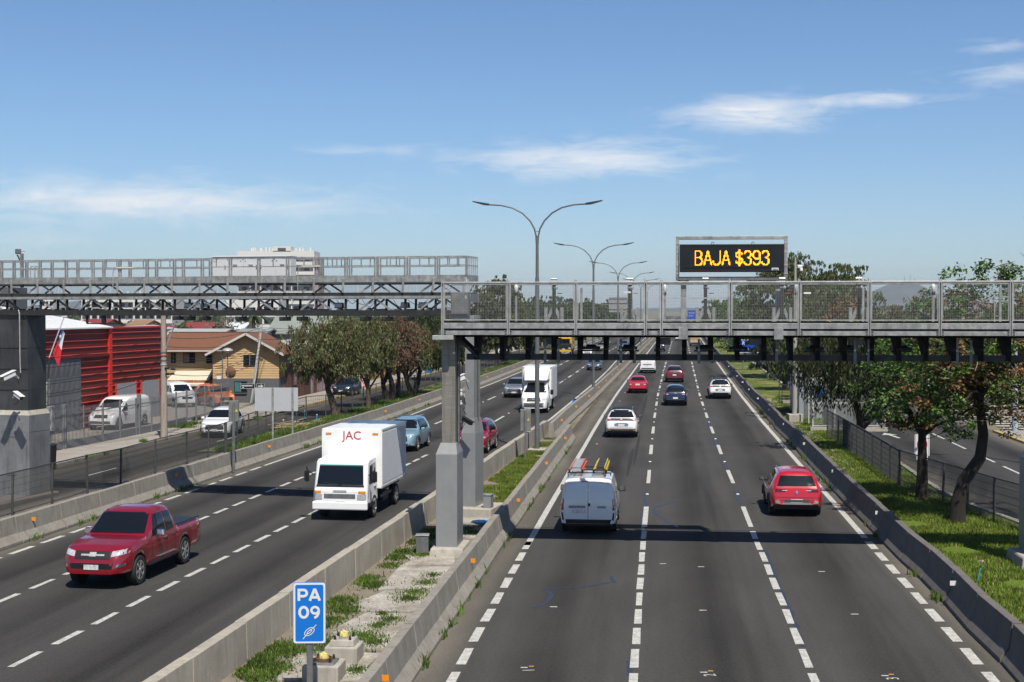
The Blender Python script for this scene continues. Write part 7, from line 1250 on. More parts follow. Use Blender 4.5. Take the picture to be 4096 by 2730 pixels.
# palisade
PAL = [(-24.3, 66.5), (-23.28, 71.24), (-22.06, 77.31), (-20.9, 84.35), (-20.5, 89.0), (-19.9, 100)]
palm = pm('palisade_grey', (.20, .205, .215), rough=.5, metal=.25, var=.12, scale=3); pal = thing('palisade_fence', 'tall grey steel palisade fence in front of the red warehouse yard', 'fence', (PAL[0][0], PAL[0][1], .1)); O = pal.location
d = [0]
for a, b in zip(PAL[:-1], PAL[1:]): d.append(d[-1]+math.hypot(b[0]-a[0], b[1]-a[1]))
def pal_at(s_): return Vector((float(np.interp(s_, d, [p[0] for p in PAL]))-O.x, float(np.interp(s_, d, [p[1] for p in PAL]))-O.y, 0))
pk = bpy.data.meshes.new('picket'); pb_ = MB().box((0, 0, 1.08), (.013, .045, 1.84)).add([(-.006, -.022, 2.0), (.006, -.022, 2.0), (.006, .022, 2.0), (-.006, .022, 2.0), (0, 0, 2.10)], [(0, 1, 4), (1, 2, 4), (2, 3, 4), (3, 0, 4)]); pk.from_pydata(pb_.v, [], pb_.f); pk.materials.append(palm)
s_ = .05
while s_ < d[-1]:
    p = pal_at(s_); o = bpy.data.objects.new('picket', pk); COL.objects.link(o); o.parent = pal; o.location = p; q = pal_at(min(s_+.1, d[-1]))-pal_at(max(s_-.1, 0)); o.rotation_euler = (0, 0, math.atan2(q.y, q.x)-math.pi/2); s_ += .142
s_ = 0
while s_ < d[-1]-.5:
    a, b = pal_at(s_), pal_at(min(s_+2.1, d[-1])); up_ = Vector((0, 0, 1)); n = Vector((b.y-a.y, -(b.x-a.x), 0)).normalized()*.03
    MB().bar(a+n+up_*1.75, b+n+up_*1.75, .04, .05).build('rail', palm, pal)
    if s_ < 22: MB().bar(a+n*1.2+up_*.22, b+n*1.2+up_*.22, .02, .40).build('kick_plate', palm, pal)
    else: MB().bar(a+n+up_*.3, b+n+up_*.3, .04, .05).build('rail', palm, pal)
    MB().bar(a+n*1.6, a+n*1.6+up_*2.12, .08, .08).build('post', palm, pal); s_ += 2.1
for s_ in (6.5, 15.2): MB().bar(pal_at(s_), pal_at(s_)+Vector((0, 0, 2.3)), .2, .2).build('gate_post', palm, pal)
# ================================================================== TREES AND PLANTS
bark = pm('bark', (.085, .062, .045), rough=.95, var=.4, scale=6, stretch=(3, 3, .6), bump=.8); bark_d = pm('dark_bark', (.022, .017, .013), rough=.95, var=.4, scale=6, stretch=(3, 3, .6), bump=.8); twig_m = pm('grey_twig', (.26, .21, .17), rough=.9, var=.2)
def quads_mesh(name, C, A, Wd, m, parent, off):
    """leaf cards: centre C, half length vector A, half width vector Wd"""
    n = len(C); v = np.empty((n, 4, 3), dtype=np.float32); v[:, 0] = C-A*.2-Wd; v[:, 1] = C-A; v[:, 2] = C-A*.2+Wd; v[:, 3] = C+A; v = v.reshape(-1, 3)-np.asarray(off, dtype=np.float32)
    me = bpy.data.meshes.new(name); me.vertices.add(4*n); me.vertices.foreach_set('co', v.ravel()); me.loops.add(4*n); me.loops.foreach_set('vertex_index', np.arange(4*n, dtype=np.int32)); me.polygons.add(n)
    me.polygons.foreach_set('loop_start', np.arange(0, 4*n, 4, dtype=np.int32)); me.polygons.foreach_set('loop_total', np.full(n, 4, dtype=np.int32)); me.update(calc_edges=True); me.validate()
    return link(name, me, m, parent)
def unit(a): return a/(np.linalg.norm(a, axis=1, keepdims=True)+1e-9)
def foliage(rs_, blobs, n, size, clump, weep, per=60):
    """leaf centres and axes spread through ellipsoids in clumps; weep = hanging strands"""
    vol = np.array([b[3]*b[4]*b[5] for b in blobs]); cnt = (n*vol/vol.sum()).astype(int); C = []; A = []
    for b, k in zip(blobs, cnt):
        nc = max(4, k//per); d = unit(rs_.normal(size=(nc, 3))); rad = rs_.uniform(.45, 1.0, size=(nc, 1))**.6; cc = d*rad*np.array(b[3:6])*(1+.18*rs_.normal(size=(nc, 1)))+np.array(b[0:3])
        idx = rs_.randint(0, nc, k); base = cc[idx]
        if weep:
            L = rs_.uniform(.3, weep, size=nc)[idx]; u = rs_.uniform(0, 1, k); j = rs_.normal(size=(nc*6, 2))*clump; sidx = idx*6+rs_.randint(0, 6, k); q = base.copy(); q[:, :2] += j[sidx]+rs_.normal(size=(k, 2))*.06+(base[:, :2]-np.array(b[0:2]))*.12*u[:, None]; q[:, 2] -= u*L+rs_.normal(size=k)*.05
            a = np.stack([rs_.normal(size=k)*.35, rs_.normal(size=k)*.35, -np.ones(k)], 1); C.append(q); A.append(unit(a))
        else:
            q = base+rs_.normal(size=(k, 3))*clump*np.array([1, 1, .7]); C.append(q); a = rs_.normal(size=(k, 3)); a[:, 2] *= .55; a[:, 2] -= .15; A.append(unit(a))
    C = np.concatenate(C); A = np.concatenate(A); Wd = unit(np.cross(A, rs_.normal(size=A.shape))); s = size*rs_.uniform(.6, 1.3, size=(len(C), 1)); return C, A*s, Wd, s
G_OL = leafmat('olive_leaves', [(0, (.055, .078, .022)), (.3, (.09, .115, .033)), (.6, (.13, .155, .05)), (.85, (.075, .065, .028))]); G_RED = leafmat('reddish_leaves', [(0, (.075, .10, .03)), (.30, (.14, .165, .055)), (.60, (.19, .205, .085)), (.80, (.15, .075, .045)), (.92, (.14, .095, .055))]); G_BRN = leafmat('brown_red_leaves', [(0, (.15, .085, .055)), (.3, (.19, .065, .045)), (.55, (.20, .135, .10)), (.75, (.11, .12, .05))])
G_DK = leafmat('dark_olive_leaves', [(0, (.028, .042, .014)), (.35, (.05, .07, .022)), (.75, (.075, .09, .03)), (.93, (.09, .05, .025))]); G_GR = leafmat('fresh_green_leaves', [(0, (.04, .085, .012)), (.4, (.075, .15, .02)), (.8, (.13, .23, .04))], trans=.12); G_OR = leafmat('orange_dead_seed', [(0, (.19, .10, .042)), (.5, (.28, .155, .065)), (.85, (.12, .07, .04))]); G_FAR = leafmat('far_tree_leaves', [(0, (.05, .075, .025)), (.4, (.075, .105, .035)), (.8, (.10, .13, .05))]); G_BR = leafmat('bright_bush_leaves', [(0, (.06, .12, .02)), (.5, (.10, .17, .03)), (.85, (.15, .20, .05))])
TREES = 'roadside trees'
def tree(label, base, blobs, n, size, mat, trunk=None, r0=.16, weep=0.0, clump=.35, name='tree', extra=None, seed=1, limbs=8, barkm=None, asp=.32, group=None, twigs=0):
    X, Y = base[:2]; z0 = base[2] if len(base) > 2 else .03; t = thing(name, label, 'tree', (X, Y, z0), 0, group); rs_ = np.random.RandomState(seed); rr = random.Random(seed); off = np.array((X, Y, z0))
    tr = trunk or [(0, 0, 0), (rr.uniform(-.15, .15), 0, blobs[0][2]*.35), (rr.uniform(-.3, .3), 0, blobs[0][2]*.75)]
    m = MB(); k = len(tr); m.tube([(0, 0, -.1)]+[(p[0], p[1], max(p[2], .15) if i == 0 else p[2]) for i, p in enumerate(tr)], [r0*1.35]+[r0*(1-.55*i/(k-1)) for i in range(k)], 9); m.build('trunk', barkm or bark, t, smooth=70)
    C, A, Wd, s = foliage(rs_, blobs, n, size, clump, weep); m = MB(); e = Vector(tr[-1]); sidx = rs_.randint(0, len(C), limbs)
    st = [Vector(tr[max(1, k-2)]), e]
    for i in sidx:
        q = Vector(C[i]); a = st[rr.randint(0, 1)]; mid = a.lerp(q, .5)+Vector((rr.uniform(-.3, .3), rr.uniform(-.3, .3), rr.uniform(.0, .5))); m.tube([a, a.lerp(mid, .5)+Vector((0, 0, .1)), mid, q], [r0*.42, r0*.33, r0*.22, r0*.06], 6)
    m.build('limbs', barkm or bark, t, smooth=70)
    if twigs:
        m = MB()
        for i in rs_.randint(0, len(C), twigs):
            q = Vector(C[i]); d = Vector((rr.uniform(-1, 1), rr.uniform(-1, 1), rr.uniform(-.5, .7))).normalized()*rr.uniform(.3, .9); m.tube([q, q+d*.5+Vector((0, 0, rr.uniform(-.08, .08))), q+d], [.018, .014, .006], 4)
        m.build('dead_twigs', twig_m, t)
    quads_mesh('crown', C, A, Wd*s*asp, mat, t, (0, 0, 0))
    if extra:
        for nm, eb, en, es, em, ec in extra: C, A, Wd, s = foliage(rs_, eb, en, es, ec, 0); quads_mesh(nm, C, A, Wd*s*.5, em, t, (0, 0, 0))
    return t
# left row of pepper trees between fence and barrier
tree('leafy drooping tree with curved trunk, first of the left row beside the sign board', (-12.0, 96.8, .05), [(-1.0, 0, 5.0, 2.6, 2.3, 1.8), (.4, 0, 4.9, 2.3, 2.1, 2.0), (-1.5, -.3, 3.9, 1.9, 1.7, 1.0), (.8, .2, 3.7, 1.6, 1.5, 1.0)], 24000, .115, G_RED, [(0, 0, 0), (-.25, 0, .9), (-.55, 0, 1.8), (-.45, 0, 3.2)], .30, weep=1.15, clump=.17, seed=3, limbs=10)
tree('slender drooping tree with pale straight trunk, second of the left row', (-10.6, 105, .05), [(.1, 0, 5.0, 2.0, 1.8, 1.9), (-.2, .2, 3.9, 1.7, 1.6, 1.0)], 15000, .115, G_RED, [(0, 0, 0), (-.05, 0, 1.2), (-.15, 0, 2.6)], .19, weep=1.15, clump=.17, seed=4)
t3 = tree('rusty brown-red tree with twin dark trunks, third of the left row', (-9.8, 112, .05), [(.4, 0, 5.0, 2.1, 1.9, 1.9), (.6, .2, 3.8, 1.7, 1.6, .9)], 14000, .11, G_BRN, [(0, 0, 0), (-.35, 0, 1.2), (-.5, 0, 2.6)], .25, weep=1.3, clump=.25, seed=5, barkm=bark_d, twigs=90)
MB().tube([(.2, 0, -.1), (.45, 0, .8), (.25, 0, 1.7), (-.15, 0, 2.9)], [.28, .24, .2, .12], 8).build('second_trunk', bark_d, t3, smooth=70)
tree('dark tree with one upright trunk, fourth of the left row', (-9.3, 116, .05), [(.5, 0, 5.0, 2.1, 1.9, 1.8), (1.1, 0, 3.9, 1.7, 1.5, .9)], 11000, .12, G_RED, [(0, 0, 0), (.05, 0, 1.3), (.1, 0, 2.7)], .22, weep=1.3, clump=.25, seed=6, barkm=bark_d)
t5 = tree('dark green tree with V-shaped trunk, last of the left row before the columns', (-8.6, 121, .05), [(.7, 0, 5.2, 2.7, 2.3, 2.1), (1.4, 0, 4.0, 2.0, 1.8, 1.0)], 16000, .12, G_DK, [(0, 0, 0), (-.4, 0, 1.2), (-.6, 0, 2.6)], .24, weep=1.3, clump=.25, seed=7, barkm=bark_d)
MB().tube([(.15, 0, -.1), (.55, 0, .9), (.75, 0, 2.0), (.7, 0, 3.2)], [.24, .22, .18, .1], 8).build('second_trunk', bark_d, t5, smooth=70)
names = ['tree just left of the rear median column on the left verge', 'tall olive tree rising behind the gap between the gantries', 'rounded olive tree right of the tall one, seen through the mesh', 'olive tree behind the second mesh bay', 'olive tree behind the third mesh bay', 'smaller olive tree left of the overhead sign back', 'small tree beyond the overhead sign back', 'far small tree at the left of the road horizon', 'farthest tree on the left of the road horizon']
for i, (X, Y, h, rr_) in enumerate(((-7.0, 146, 7.4, 3.0), (-1.9, 182, 11.6, 3.2), (-.6, 200, 9.0, 3.4), (3.4, 228, 9.6, 3.8), (7.6, 258, 9.4, 4.0), (12.0, 296, 9.2, 4.2), (17.5, 340, 9.4, 4.5), (25.5, 405, 9.6, 5), (33, 470, 10, 5.5))):
    tree(names[i], (X, Y, .05), [(0, 0, h*.60, rr_, rr_, h*.36), (-.6, 0, h*.38, rr_*.85, rr_*.85, h*.2), (.8, 0, h*.76, rr_*.6, rr_*.6, h*.22)], 20000, .22 if i < 5 else .36, [G_DK, G_OL, G_OL, G_FAR][min(i, 3)], r0=.25, weep=.5, clump=.4, seed=20+i, barkm=bark_d)
# right verge
tree('drooping pepper tree with forked trunk behind the right mesh fence', (17.9, 72.5), [(-.4, 0, 5.2, 2.9, 2.4, 1.6), (.6, 0, 5.0, 2.6, 2.2, 1.7), (-1.6, 0, 4.4, 1.8, 1.6, 1.2), (1.4, .2, 4.3, 1.6, 1.5, 1.2)], 22000, .12, G_DK, [(0, 0, 0), (-.1, 0, .9), (-.15, 0, 1.6), (-.35, 0, 2.6)], .27, weep=1.7, clump=.2, seed=31, barkm=bark_d, twigs=30)
MB().tube([(17.85, 72.5, 1.3), (18.5, 72.5, 2.0), (18.75, 72.5, 2.7), (19.2, 72.4, 3.5)], [.24, .22, .18, .1], 8).build('forked_limb', bark_d, [o for o in bpy.data.objects if o.get('label', '').startswith('drooping pepper tree with forked')][0], off=(17.9, 72.5, .03), smooth=70)
tree('olive weeping tree rising behind the pepper tree, seen through the mesh', (21.8, 96), [(0, 0, 6.6, 3.2, 3.0, 2.8), (-.6, 0, 4.4, 3.2, 2.8, 2.0)], 12000, .16, G_OL, r0=.3, weep=1.6, clump=.3, seed=32, barkm=bark_d, extra=[('dead_foliage', [(.6, -1.5, 6.6, 1.6, 1.2, 1.2)], 900, .12, G_OR, .3)])
tn1 = tree('green-leaved tree with straight black trunk at the right fence', (15.6, 54.0), [(.1, 0, 5.0, 2.0, 1.7, 1.7), (-.5, 0, 3.7, 1.7, 1.4, 1.1), (.9, 0, 3.2, 1.3, 1.1, .8)], 13000, .075, G_GR, [(0, 0, 0), (.02, 0, 1.2), (.0, 0, 2.4), (.1, 0, 3.6)], .24, clump=.15, seed=33, barkm=bark_d, asp=.5, twigs=60, limbs=14, extra=[('dead_foliage', [(.5, -.2, 4.4, 1.5, 1.3, 1.6), (-.2, -.2, 3.2, 1.2, 1.0, .6)], 2200, .07, G_OR, .2)])
tn2 = tree('crooked tree with orange dead seed clusters at the right edge', (15.15, 48.2), [(.9, 0, 6.2, 3.0, 2.0, 2.1), (.1, 0, 4.9, 2.6, 1.8, 1.3), (1.7, 0, 4.6, 2.1, 1.6, 1.4), (1.7, 0, 8.0, 2.7, 1.6, .95)], 15000, .075, G_GR, [(0, 0, 0), (.02, 0, .7), (.2, 0, 1.4), (.75, 0, 2.2), (.85, 0, 3.0), (.7, 0, 4.2), (.95, 0, 5.6)], .27, clump=.14, seed=34, barkm=bark_d, asp=.5, twigs=140, limbs=26, extra=[('dead_foliage', [(.9, -.2, 6.0, 2.5, 1.9, 1.8), (.6, -.2, 4.7, 2.2, 1.7, 1.1), (1.8, -.2, 4.6, 1.8, 1.5, 1.4), (1.7, -.2, 7.6, 2.2, 1.4, .7)], 8000, .065, G_OR, .2)])
names = ['big olive tree towering right of the message sign', 'broad olive tree beside the big one, behind the mesh', 'slim upright tree behind the right part of the mesh', 'round green tree behind the message sign posts', 'low tree under the right end of the message sign', 'dark-trunked tree on the grass behind the blue direction sign', 'far green tree on the right of the road horizon', 'farther green tree on the right of the road horizon', 'farthest green tree on the right of the road horizon', 'orange-tinged tree behind the second bay from the right', 'tree behind the right end of the walkway', 'dark tree on the right grass just beyond the small wire enclosure', 'dark tree farther back, right of the blue direction sign', 'tree standing behind the equipment shelter']
for i, (X, Y, h, rr_, mt, n) in enumerate(((28.6, 150, 13.1, 4.0, G_OL, 30000), (32.0, 143, 11.8, 3.7, G_OL, 24000), (35.4, 147, 11.4, 1.5, G_OL, 7000), (42.0, 270, 9.6, 4.5, G_BR, 6000), (32.0, 196, 9.2, 4.2, G_BR, 7000), (33.6, 172, 7.6, 3.4, G_DK, 6000), (48, 330, 9.6, 5, G_FAR, 5000), (56, 385, 9.6, 5.5, G_FAR, 5000), (68, 455, 10, 6, G_FAR, 5000), (36.5, 128, 8.6, 3.8, G_RED, 11000), (38.5, 108, 8.6, 3.6, G_OL, 10000), (24.6, 128, 7.0, 2.4, G_DK, 9000), (36.2, 178, 7.4, 3.0, G_DK, 8000), (25.4, 112, 7.4, 2.8, G_DK, 11000))):
    tree(names[i], (X, Y, .1), [(0, 0, h*.62, rr_, rr_, h*.34), (-rr_*.3, 0, h*.40, rr_*.85, rr_*.8, h*.2), (rr_*.25, 0, h*.78, rr_*.6, rr_*.6, h*.22)], n, .19 if Y < 200 else .34, mt, r0=.28, weep=.35 if mt is not G_BR else 0, clump=.42, seed=50+i, barkm=bark_d)
for i, (px, py, h, lb) in enumerate(((1897, 915, 3.6, 'thin crooked sapling on the right grass'), (1966, 935, 2.6, 'thin straight sapling right of the crooked one'), (1757, 832, 4.5, 'young tree on the far right grass'), (1806, 862, 6.5, 'dark-trunked tree on the right grass, left of the pale pole'))):
    g = G(px-60 if i < 2 else px, py); tree(lb, (g[0], g[1]), [(0, 0, h*.8, h*.22, h*.22, h*.22)], 1500, .14, G_OL if i % 2 else G_DK, [(0, 0, 0), (.1, 0, h*.3), (-.05, 0, h*.65)], .05 if i < 2 else .16, clump=.2, seed=80+i, limbs=4)
# background greenery behind the left houses
bgs = [(205, 745, 150, 2.6, G_OL, 'bush behind the red shed, nearest the pillar'), (330, 742, 175, 3.4, G_BR, 'bright green bush behind the grey roof'), (395, 735, 140, 3.0, G_BR, 'green bush just right of the street pole'), (490, 742, 150, 2.8, G_BR, 'light green bush beside the small red roof'), (505, 738, 140, 2.6, G_OL, 'olive bush beside the bare tree'), (575, 752, 140, 2.6, G_BR, 'dense green bush left of the pale green roof'), (560, 735, 190, 3.0, G_RED, 'bush with orange flowers beyond the small hut'), (262, 742, 185, 3.2, G_BR, 'light green bush behind the wood pile'), (445, 732, 210, 4.0, G_OL, 'far tree above the small red roof'), (290, 735, 240, 4.2, G_OL, 'far tree under the lattice gantry, left part')]
for i, (px, py, Y, r_, mt, lb) in enumerate(bgs):
    c = P(px, py, Y); tree(lb, (c[0], Y, .05), [(0, 0, max(1.2, c[2]*.5), r_, r_, max(.9, c[2]*.42))], 2600, .2, mt, r0=.12, clump=.3, seed=100+i, limbs=4, name='bush' if 'bush' in lb else 'tree')
t = thing('bare_tree', 'leafless grey-brown tree behind the brown roof', 'tree', (P(523, 750, 145)[0], 145, 0)); rr = random.Random(9); m = MB(); m.tube([(0, 0, 0), (.1, 0, 2.5), (0, 0, 4.5)], [.2, .15, .1], 8); m.build('trunk', twig_m, t); m = MB()
def grow(p, d, l, r, k):
    q = p+d*l; m.tube([p, p.lerp(q, .5)+Vector((rr.uniform(-.1, .1), 0, .05)), q], [r, r*.8, r*.6], 5)
    if k:
        for _ in range(3): grow(q, (d+Vector((rr.uniform(-.8, .8), rr.uniform(-.6, .6), rr.uniform(-.1, .5)))).normalized(), l*.72, r*.6, k-1)
for _ in range(7): grow(Vector((0, 0, rr.uniform(2.6, 4.5))), Vector((rr.uniform(-1, 1), rr.uniform(-.6, .6), rr.uniform(.4, 1.2))).normalized(), 1.1, .07, 3)
m.build('branches', twig_m, t)
t = thing('palm_tree', 'small palm with arching fronds beyond the small hut', 'tree', (P(583, 740, 170)[0], 170, 0)); c = P(583, 733, 170)[2]; MB().tube([(0, 0, 0), (0, 0, c)], .2, 8).build('trunk', bark, t)
for i in range(12):
    a = i*math.pi/6; m = MB(); pts = [(math.cos(a)*q, math.sin(a)*q, c+.8*q-.42*q*q) for q in (0, .6, 1.2, 1.8, 2.4)]; m.add([(x-.16*math.sin(a), y+.16*math.cos(a), z) for x, y, z in pts]+[(x+.16*math.sin(a), y-.16*math.cos(a), z) for x, y, z in pts], [(j, j+1, j+6, j+5) for j in range(4)]); m.build('frond', G_DK, t)
# ------------------------------------------------------------------ far wooded belt and hills
rs_ = np.random.RandomState(77); n = 26000; Xf = rs_.uniform(-900, 900, n); Yf = rs_.uniform(620, 1000, n); hump = 3.5+2.5*np.sin(Xf*.021)+2*np.sin(Xf*.055+1); keep = np.abs(Xf-(xr(700)-5)-(Yf-700)*.12) > 34
C = np.stack([Xf, Yf, rs_.uniform(0, 1, n)**.7*np.maximum(2.0, hump)], 1)[keep]; A = unit(rs_.normal(size=C.shape))*1.5; Wd = unit(np.cross(A, rs_.normal(size=A.shape)))*.8; o = quads_mesh('far_woods', C, A, Wd, G_FAR, None, (0, 0, 0)); tag(o, 'far-off belt of trees along the horizon', 'woods', kind='stuff')
hillm = pm('dry_hill', (.115, .12, .105), rough=1.0, var=.25, scale=.004, spec=.0, detail=8); m = MB(); xsn = np.linspace(-4200, 4200, 141); prof = []
def hz_(X, Yd): return
def hill_z(X):
    px = 1176.5+3268*X/6000.0; z = 18+10*math.sin(X*.0013)+9*math.sin(X*.0041+2)
    z += 80*math.exp(-((px-2085)/75.0)**2)+30*math.exp(-((px-2010)/90.0)**2)+28*math.exp(-((px-2230)/120.0)**2)+ 42*math.exp(-((px-330)/260.0)**2)
    return z+3*math.sin(X*.02)
vs = []
for j, (Y, k) in enumerate(((5200, 0), (5500, .35), (5800, .75), (6000, 1.0), (6500, .7))):
    for X in xsn: vs.append((X*Y/6000, Y, hill_z(X)*k-5+(8*math.sin(X*.017+j*2.1) if 0 < k < 1 else 0)))
nn = len(xsn); m.add(vs, [(j*nn+i, j*nn+i+1, (j+1)*nn+i+1, (j+1)*nn+i) for j in range(4) for i in range(nn-1)]); o = m.build('hills', hillm, None, smooth=170); tag(o, kind='structure')
t = thing('radio_masts', 'thin radio masts on the distant hilltop', 'mast', (P(2086, 645, 6000)[0], 6000, 120))
for dx, h in ((-14, 30), (10, 36), (30, 20)): MB().bar((dx, 0, -6), (dx, 0, h), 2.0).build('mast', galv, t)
# ------------------------------------------------------------------ grass
def blades(name, label, pts, h0, h1, w, mat, seed=1):
    rs_ = np.random.RandomState(seed); n = len(pts); a = rs_.uniform(0, 2*np.pi, n); h = rs_.uniform(h0, h1, n); d = np.stack([np.cos(a)*w, np.sin(a)*w, np.zeros(n)], 1); tip = pts+np.stack([rs_.normal(size=n)*.35*h, rs_.normal(size=n)*.35*h, h], 1)
    v = np.empty((n, 3, 3), dtype=np.float32); v[:, 0] = pts-d; v[:, 1] = pts+d; v[:, 2] = tip; me = bpy.data.meshes.new(name); me.vertices.add(3*n); me.vertices.foreach_set('co', v.ravel()); me.loops.add(3*n); me.loops.foreach_set('vertex_index', np.arange(3*n, dtype=np.int32)); me.polygons.add(n)
    me.polygons.foreach_set('loop_start', np.arange(0, 3*n, 3, dtype=np.int32)); me.polygons.foreach_set('loop_total', np.full(n, 3, dtype=np.int32)); me.update(calc_edges=True); o = link(name, me, mat); return tag(o, label, 'grass', kind='stuff')
grass_m = leafmat('grass_blades', [(0, (.12, .18, .016)), (.35, (.17, .25, .025)), (.68, (.23, .31, .04)), (.88, (.36, .32, .12))], trans=.35); weed_m = leafmat('weed_blades', [(0, (.08, .14, .022)), (.4, (.12, .20, .03)), (.75, (.17, .25, .045)), (.95, (.28, .25, .10))], trans=.35)
def vnoise(X, Y, s, seed): return .5+.25*(np.sin(X*s*1.7+seed)+np.sin(Y*s*1.3+seed*2.1+np.sin(X*s*.9)))
rs_ = np.random.RandomState(5); n = 150000; Y = 28+(110-28)*rs_.uniform(0, 1, n)**1.4; o0 = np.array([8.1]*n); o1 = np.interp(Y, [0, 40, 47.8, 51.4, 54.5, 58.4, 62.2, 90, 200], [14.3, 13.1, 12.4, 11.8, 11.45, 11.3, 11.4, 11.6, 11.6]); X = np.interp(Y, YR, XR)+o0+(o1-o0)*rs_.uniform(0, 1, n); edge = (X-np.interp(Y, YR, XR)-8.0); keep = (rs_.uniform(size=n) < np.clip(edge*1.1, .12, 1)) & (vnoise(X, Y, .9, 3) > .08)
blades('verge_grass', 'bright green grass growing between the right barrier and the street', np.stack([X, Y, np.full(n, .03)], 1)[keep], .04, .14, .018, grass_m)
n = 46000; Y = rs_.uniform(51.2, 79, n); X0 = np.interp(Y, YA, XA)+4.85; X1 = np.interp(Y, YR, XR)-4.85; X = X0+(X1-X0)*rs_.uniform(0, 1, n); keep = (vnoise(X, Y, 1.2, 1) > .25) & (X1-X0 > .1)
blades('median_grass', 'yellow-green grass filling the median beyond the columns', np.stack([X, Y, np.full(n, .05)], 1)[keep], .04, .14, .018, grass_m, 2)
n = 60000; Y = 72+(210-72)*rs_.uniform(0, 1, n)**1.6; X = np.interp(Y, YA, XA)-7.75-3.7*rs_.uniform(0, 1, n); keep = (vnoise(X, Y, .8, 2) > .35)
blades('left_verge_grass', 'green grass and weeds growing under the left row of trees', np.stack([X, Y, np.full(n, .05)], 1)[keep], .08, .30, .025, weed_m, 3)
clumps = [(843, 1331, .45), (861, 1346, .5), (832, 1340, .4), (978, 1343, .5), (954, 1366, .55), (995, 1325, .35), (940, 1380, .5), (897, 1428, .45), (870, 1442, .4), (787, 1382, .5), (765, 1390, .5), (792, 1404, .5), (765, 1427, .4), (836, 1466, .6), (800, 1476, .7), (860, 1480, .5), (770, 1480, .5), (635, 1494, .6), (660, 1490, .5), (700, 1500, .5), (598, 1513, .55), (578, 1528, .5), (622, 1535, .6), (650, 1540, .4), (907, 1283, .45), (925, 1270, .5), (954, 1248, .5), (990, 1235, .6), (964, 1280, .4), (975, 1262, .45), (900, 1302, .4), (820, 1545, .4), (600, 1560, .5), (560, 1545, .4), (1085, 1228, .6), (1075, 1218, .5), (1000, 1222, .5), (740, 1440, .4), (880, 1415, .3)]
pts = []
for i, (px, py, r_) in enumerate(clumps):
    g = G(px, py, .05); k = int(850*r_*r_*3.2); a = rs_.uniform(0, 2*np.pi, k); q = np.abs(rs_.normal(size=k))*r_*.5; pts.append(np.stack([g[0]+np.cos(a)*q, g[1]+np.sin(a)*q*1.3, np.full(k, .06)], 1))
pts = np.concatenate(pts); x0 = np.interp(pts[:, 1], YA, XA)+4.8; x1 = np.interp(pts[:, 1], YR, XR)-4.85; pts = pts[(pts[:, 0] > x0) & (pts[:, 0] < x1)]
blades('median_weeds', 'low green weeds in tufts between the median slabs', pts, .025, .11, .022, weed_m, 4)
pts = []
for f, o, ys in ((xr, -4.3, (28, 75)), (xr, 7.42, (28, 110)), (xa, -7.08, (44, 110)), (xa, -16.0, (60, 120))):
    for k in range(26):
        Yc = rs_.uniform(*ys); k2 = rs_.randint(6, 40); pts.append(np.stack([np.full(k2, f(Yc)+o)+rs_.normal(size=k2)*.05, Yc+rs_.normal(size=k2)*.18, np.full(k2, .01)], 1))
for (px, py, r_) in ((422, 980, .7), (440, 976, .6), (432, 985, .6), (455, 965, .6), (400, 985, .4), (330, 1018, .2), (470, 1000, .4), (700, 985, .8), (690, 990, .8), (735, 978, .9), (725, 1000, .8), (650, 1000, .5), (760, 965, .8), (590, 963, .3)):
    g = G(px, py, .05); k2 = 260; pts.append(np.stack([g[0]+rs_.normal(size=k2)*r_*.4, g[1]+rs_.normal(size=k2)*r_*.7, np.full(k2, .05)], 1))
blades('kerb_weeds', 'scattered weeds growing along the barrier toes and kerbs', np.concatenate(pts), .04, .28, .03, weed_m, 6)
# ------------------------------------------------------------------ small things lying about
t = thing('marker_stake', 'short blue stake leaning in the right grass', 'stake', G(2246, 1340, .03)); MB().tube([(0, 0, 0), (.08, 0, .42)], .02, 6).build('stake', pm('blue_stake', (.05, .30, .42), var=.1), t); B('tip', dsteel, t, (.08, 0, .43), (.05, .05, .03))
stone = pm('field_stone', (.34, .30, .24), rough=.95, var=.2, scale=6); r9 = random.Random(12)
def rock(label, px, py, s, mt=stone):
    t = thing('stone', label, 'stone', G(px, py, .03)); m = MB(); v = []
    for i, (zz, rr_) in enumerate(((0, 1.0), (.28, .92), (.46, .55))):
        for j in range(7): a = j*2*math.pi/7+i*.2; q = rr_*s*r9.uniform(.75, 1.2); v.append((q*math.cos(a), q*math.sin(a)*.8, zz*s))
    m.add(v, [(i*7+j, i*7+(j+1) % 7, (i+1)*7+(j+1) % 7, (i+1)*7+j) for i in range(2) for j in range(7)]+[tuple(14+j for j in range(7))]); m.build('stone', mt, t)
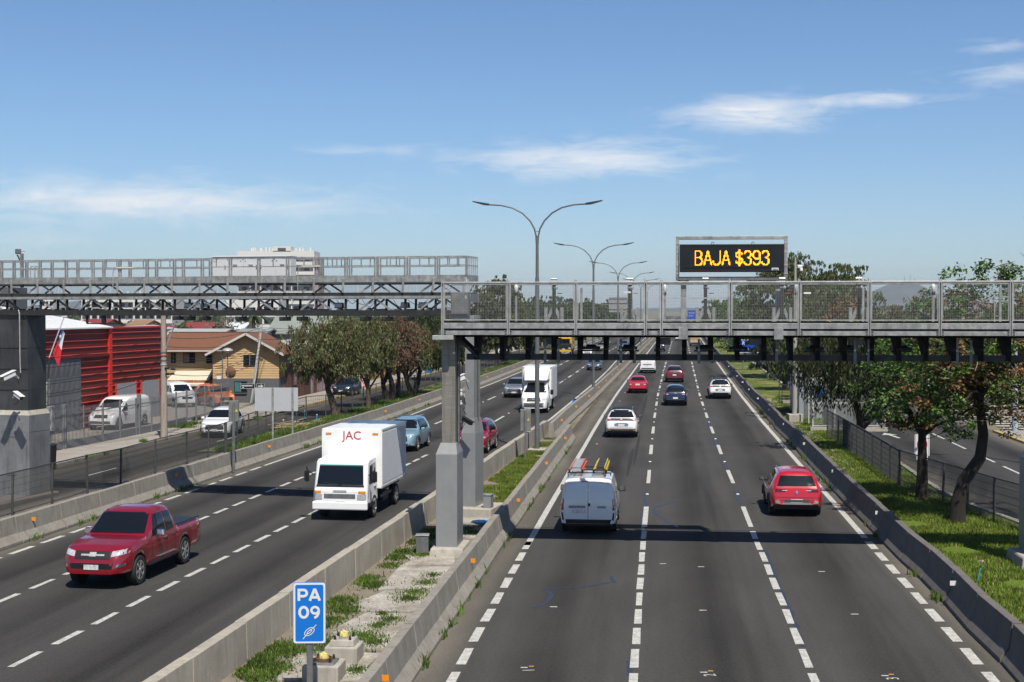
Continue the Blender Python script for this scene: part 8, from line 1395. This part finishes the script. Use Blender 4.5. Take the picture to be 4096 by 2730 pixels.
rock('flat tan stone on the gravel beside the pale pole', 1814, 940, .5); rock('small stone on the gravel below the pale pole', 1806, 952, .25); rock('tan stone at the left side of the median weeds', 700, 1516, .16); rock('pale stone in the grass by the right footing', 2255, 1293, .14)
n = 500; m = MB()
for i in range(n):
    Yc = r9.uniform(62, 115); X = xr(Yc)+r9.uniform(8.0, 9.3); s = r9.uniform(.04, .12); m.box((X, Yc, .03+s*.3), (s*1.5, s*1.2, s*.8), r9.uniform(0, 3), .7)
o = m.build('gravel', stone, None); tag(o, 'loose stones and gravel behind the right barrier', 'gravel', kind='stuff')
t = thing('dry_branch_pile', 'heap of dry straw-coloured cuttings by the sign board posts', 'brush heap', G(668, 985, .05)); m = MB()
for i in range(90): a = r9.uniform(0, 6.3); p = Vector((r9.uniform(-.9, .9), r9.uniform(-.6, .6), r9.uniform(.02, .35))); m.tube([p, p+Vector((math.cos(a), math.sin(a), r9.uniform(-.1, .2)))*r9.uniform(.3, .8)], .014, 4)
m.build('cuttings', pm('straw', (.42, .33, .17), rough=.9, var=.2), t)
for i, (px, py) in enumerate(((700, 963), (651, 985), (832, 905), (728, 972))): t = thing('irrigation_riser', 'tiny light blue irrigation pipe '+['beside the first left tree', 'behind the sign board posts', 'between the second and third left trees', 'at the foot of the first left tree'][i], 'pipe', G(px, py, .05)); MB().tube([(0, 0, 0), (.01, 0, .5)], .03, 6).build('pipe', pm('blue_stake', (.05, .30, .42)), t); B('cap', white_s, t, (.01, 0, .52), (.08, .08, .05))
# ------------------------------------------------------------------ the air
HAZE = 0.00008
hz = bpy.data.materials.new('haze_air'); hz.use_nodes = True; N = hz.node_tree.nodes; N.remove(N['Principled BSDF']); v = N.new('ShaderNodeVolumePrincipled'); v.inputs['Density'].default_value = HAZE; v.inputs['Color'].default_value = (.72, .84, 1.0, 1); v.inputs['Anisotropy'].default_value = .2
hz.node_tree.links.new(v.outputs[0], N['Material Output'].inputs['Volume'])
o = B('haze', hz, None, (0, 4300, 87), (9400, 9480, 176)); tag(o, 'thin pale haze over the whole place', 'haze', kind='stuff')
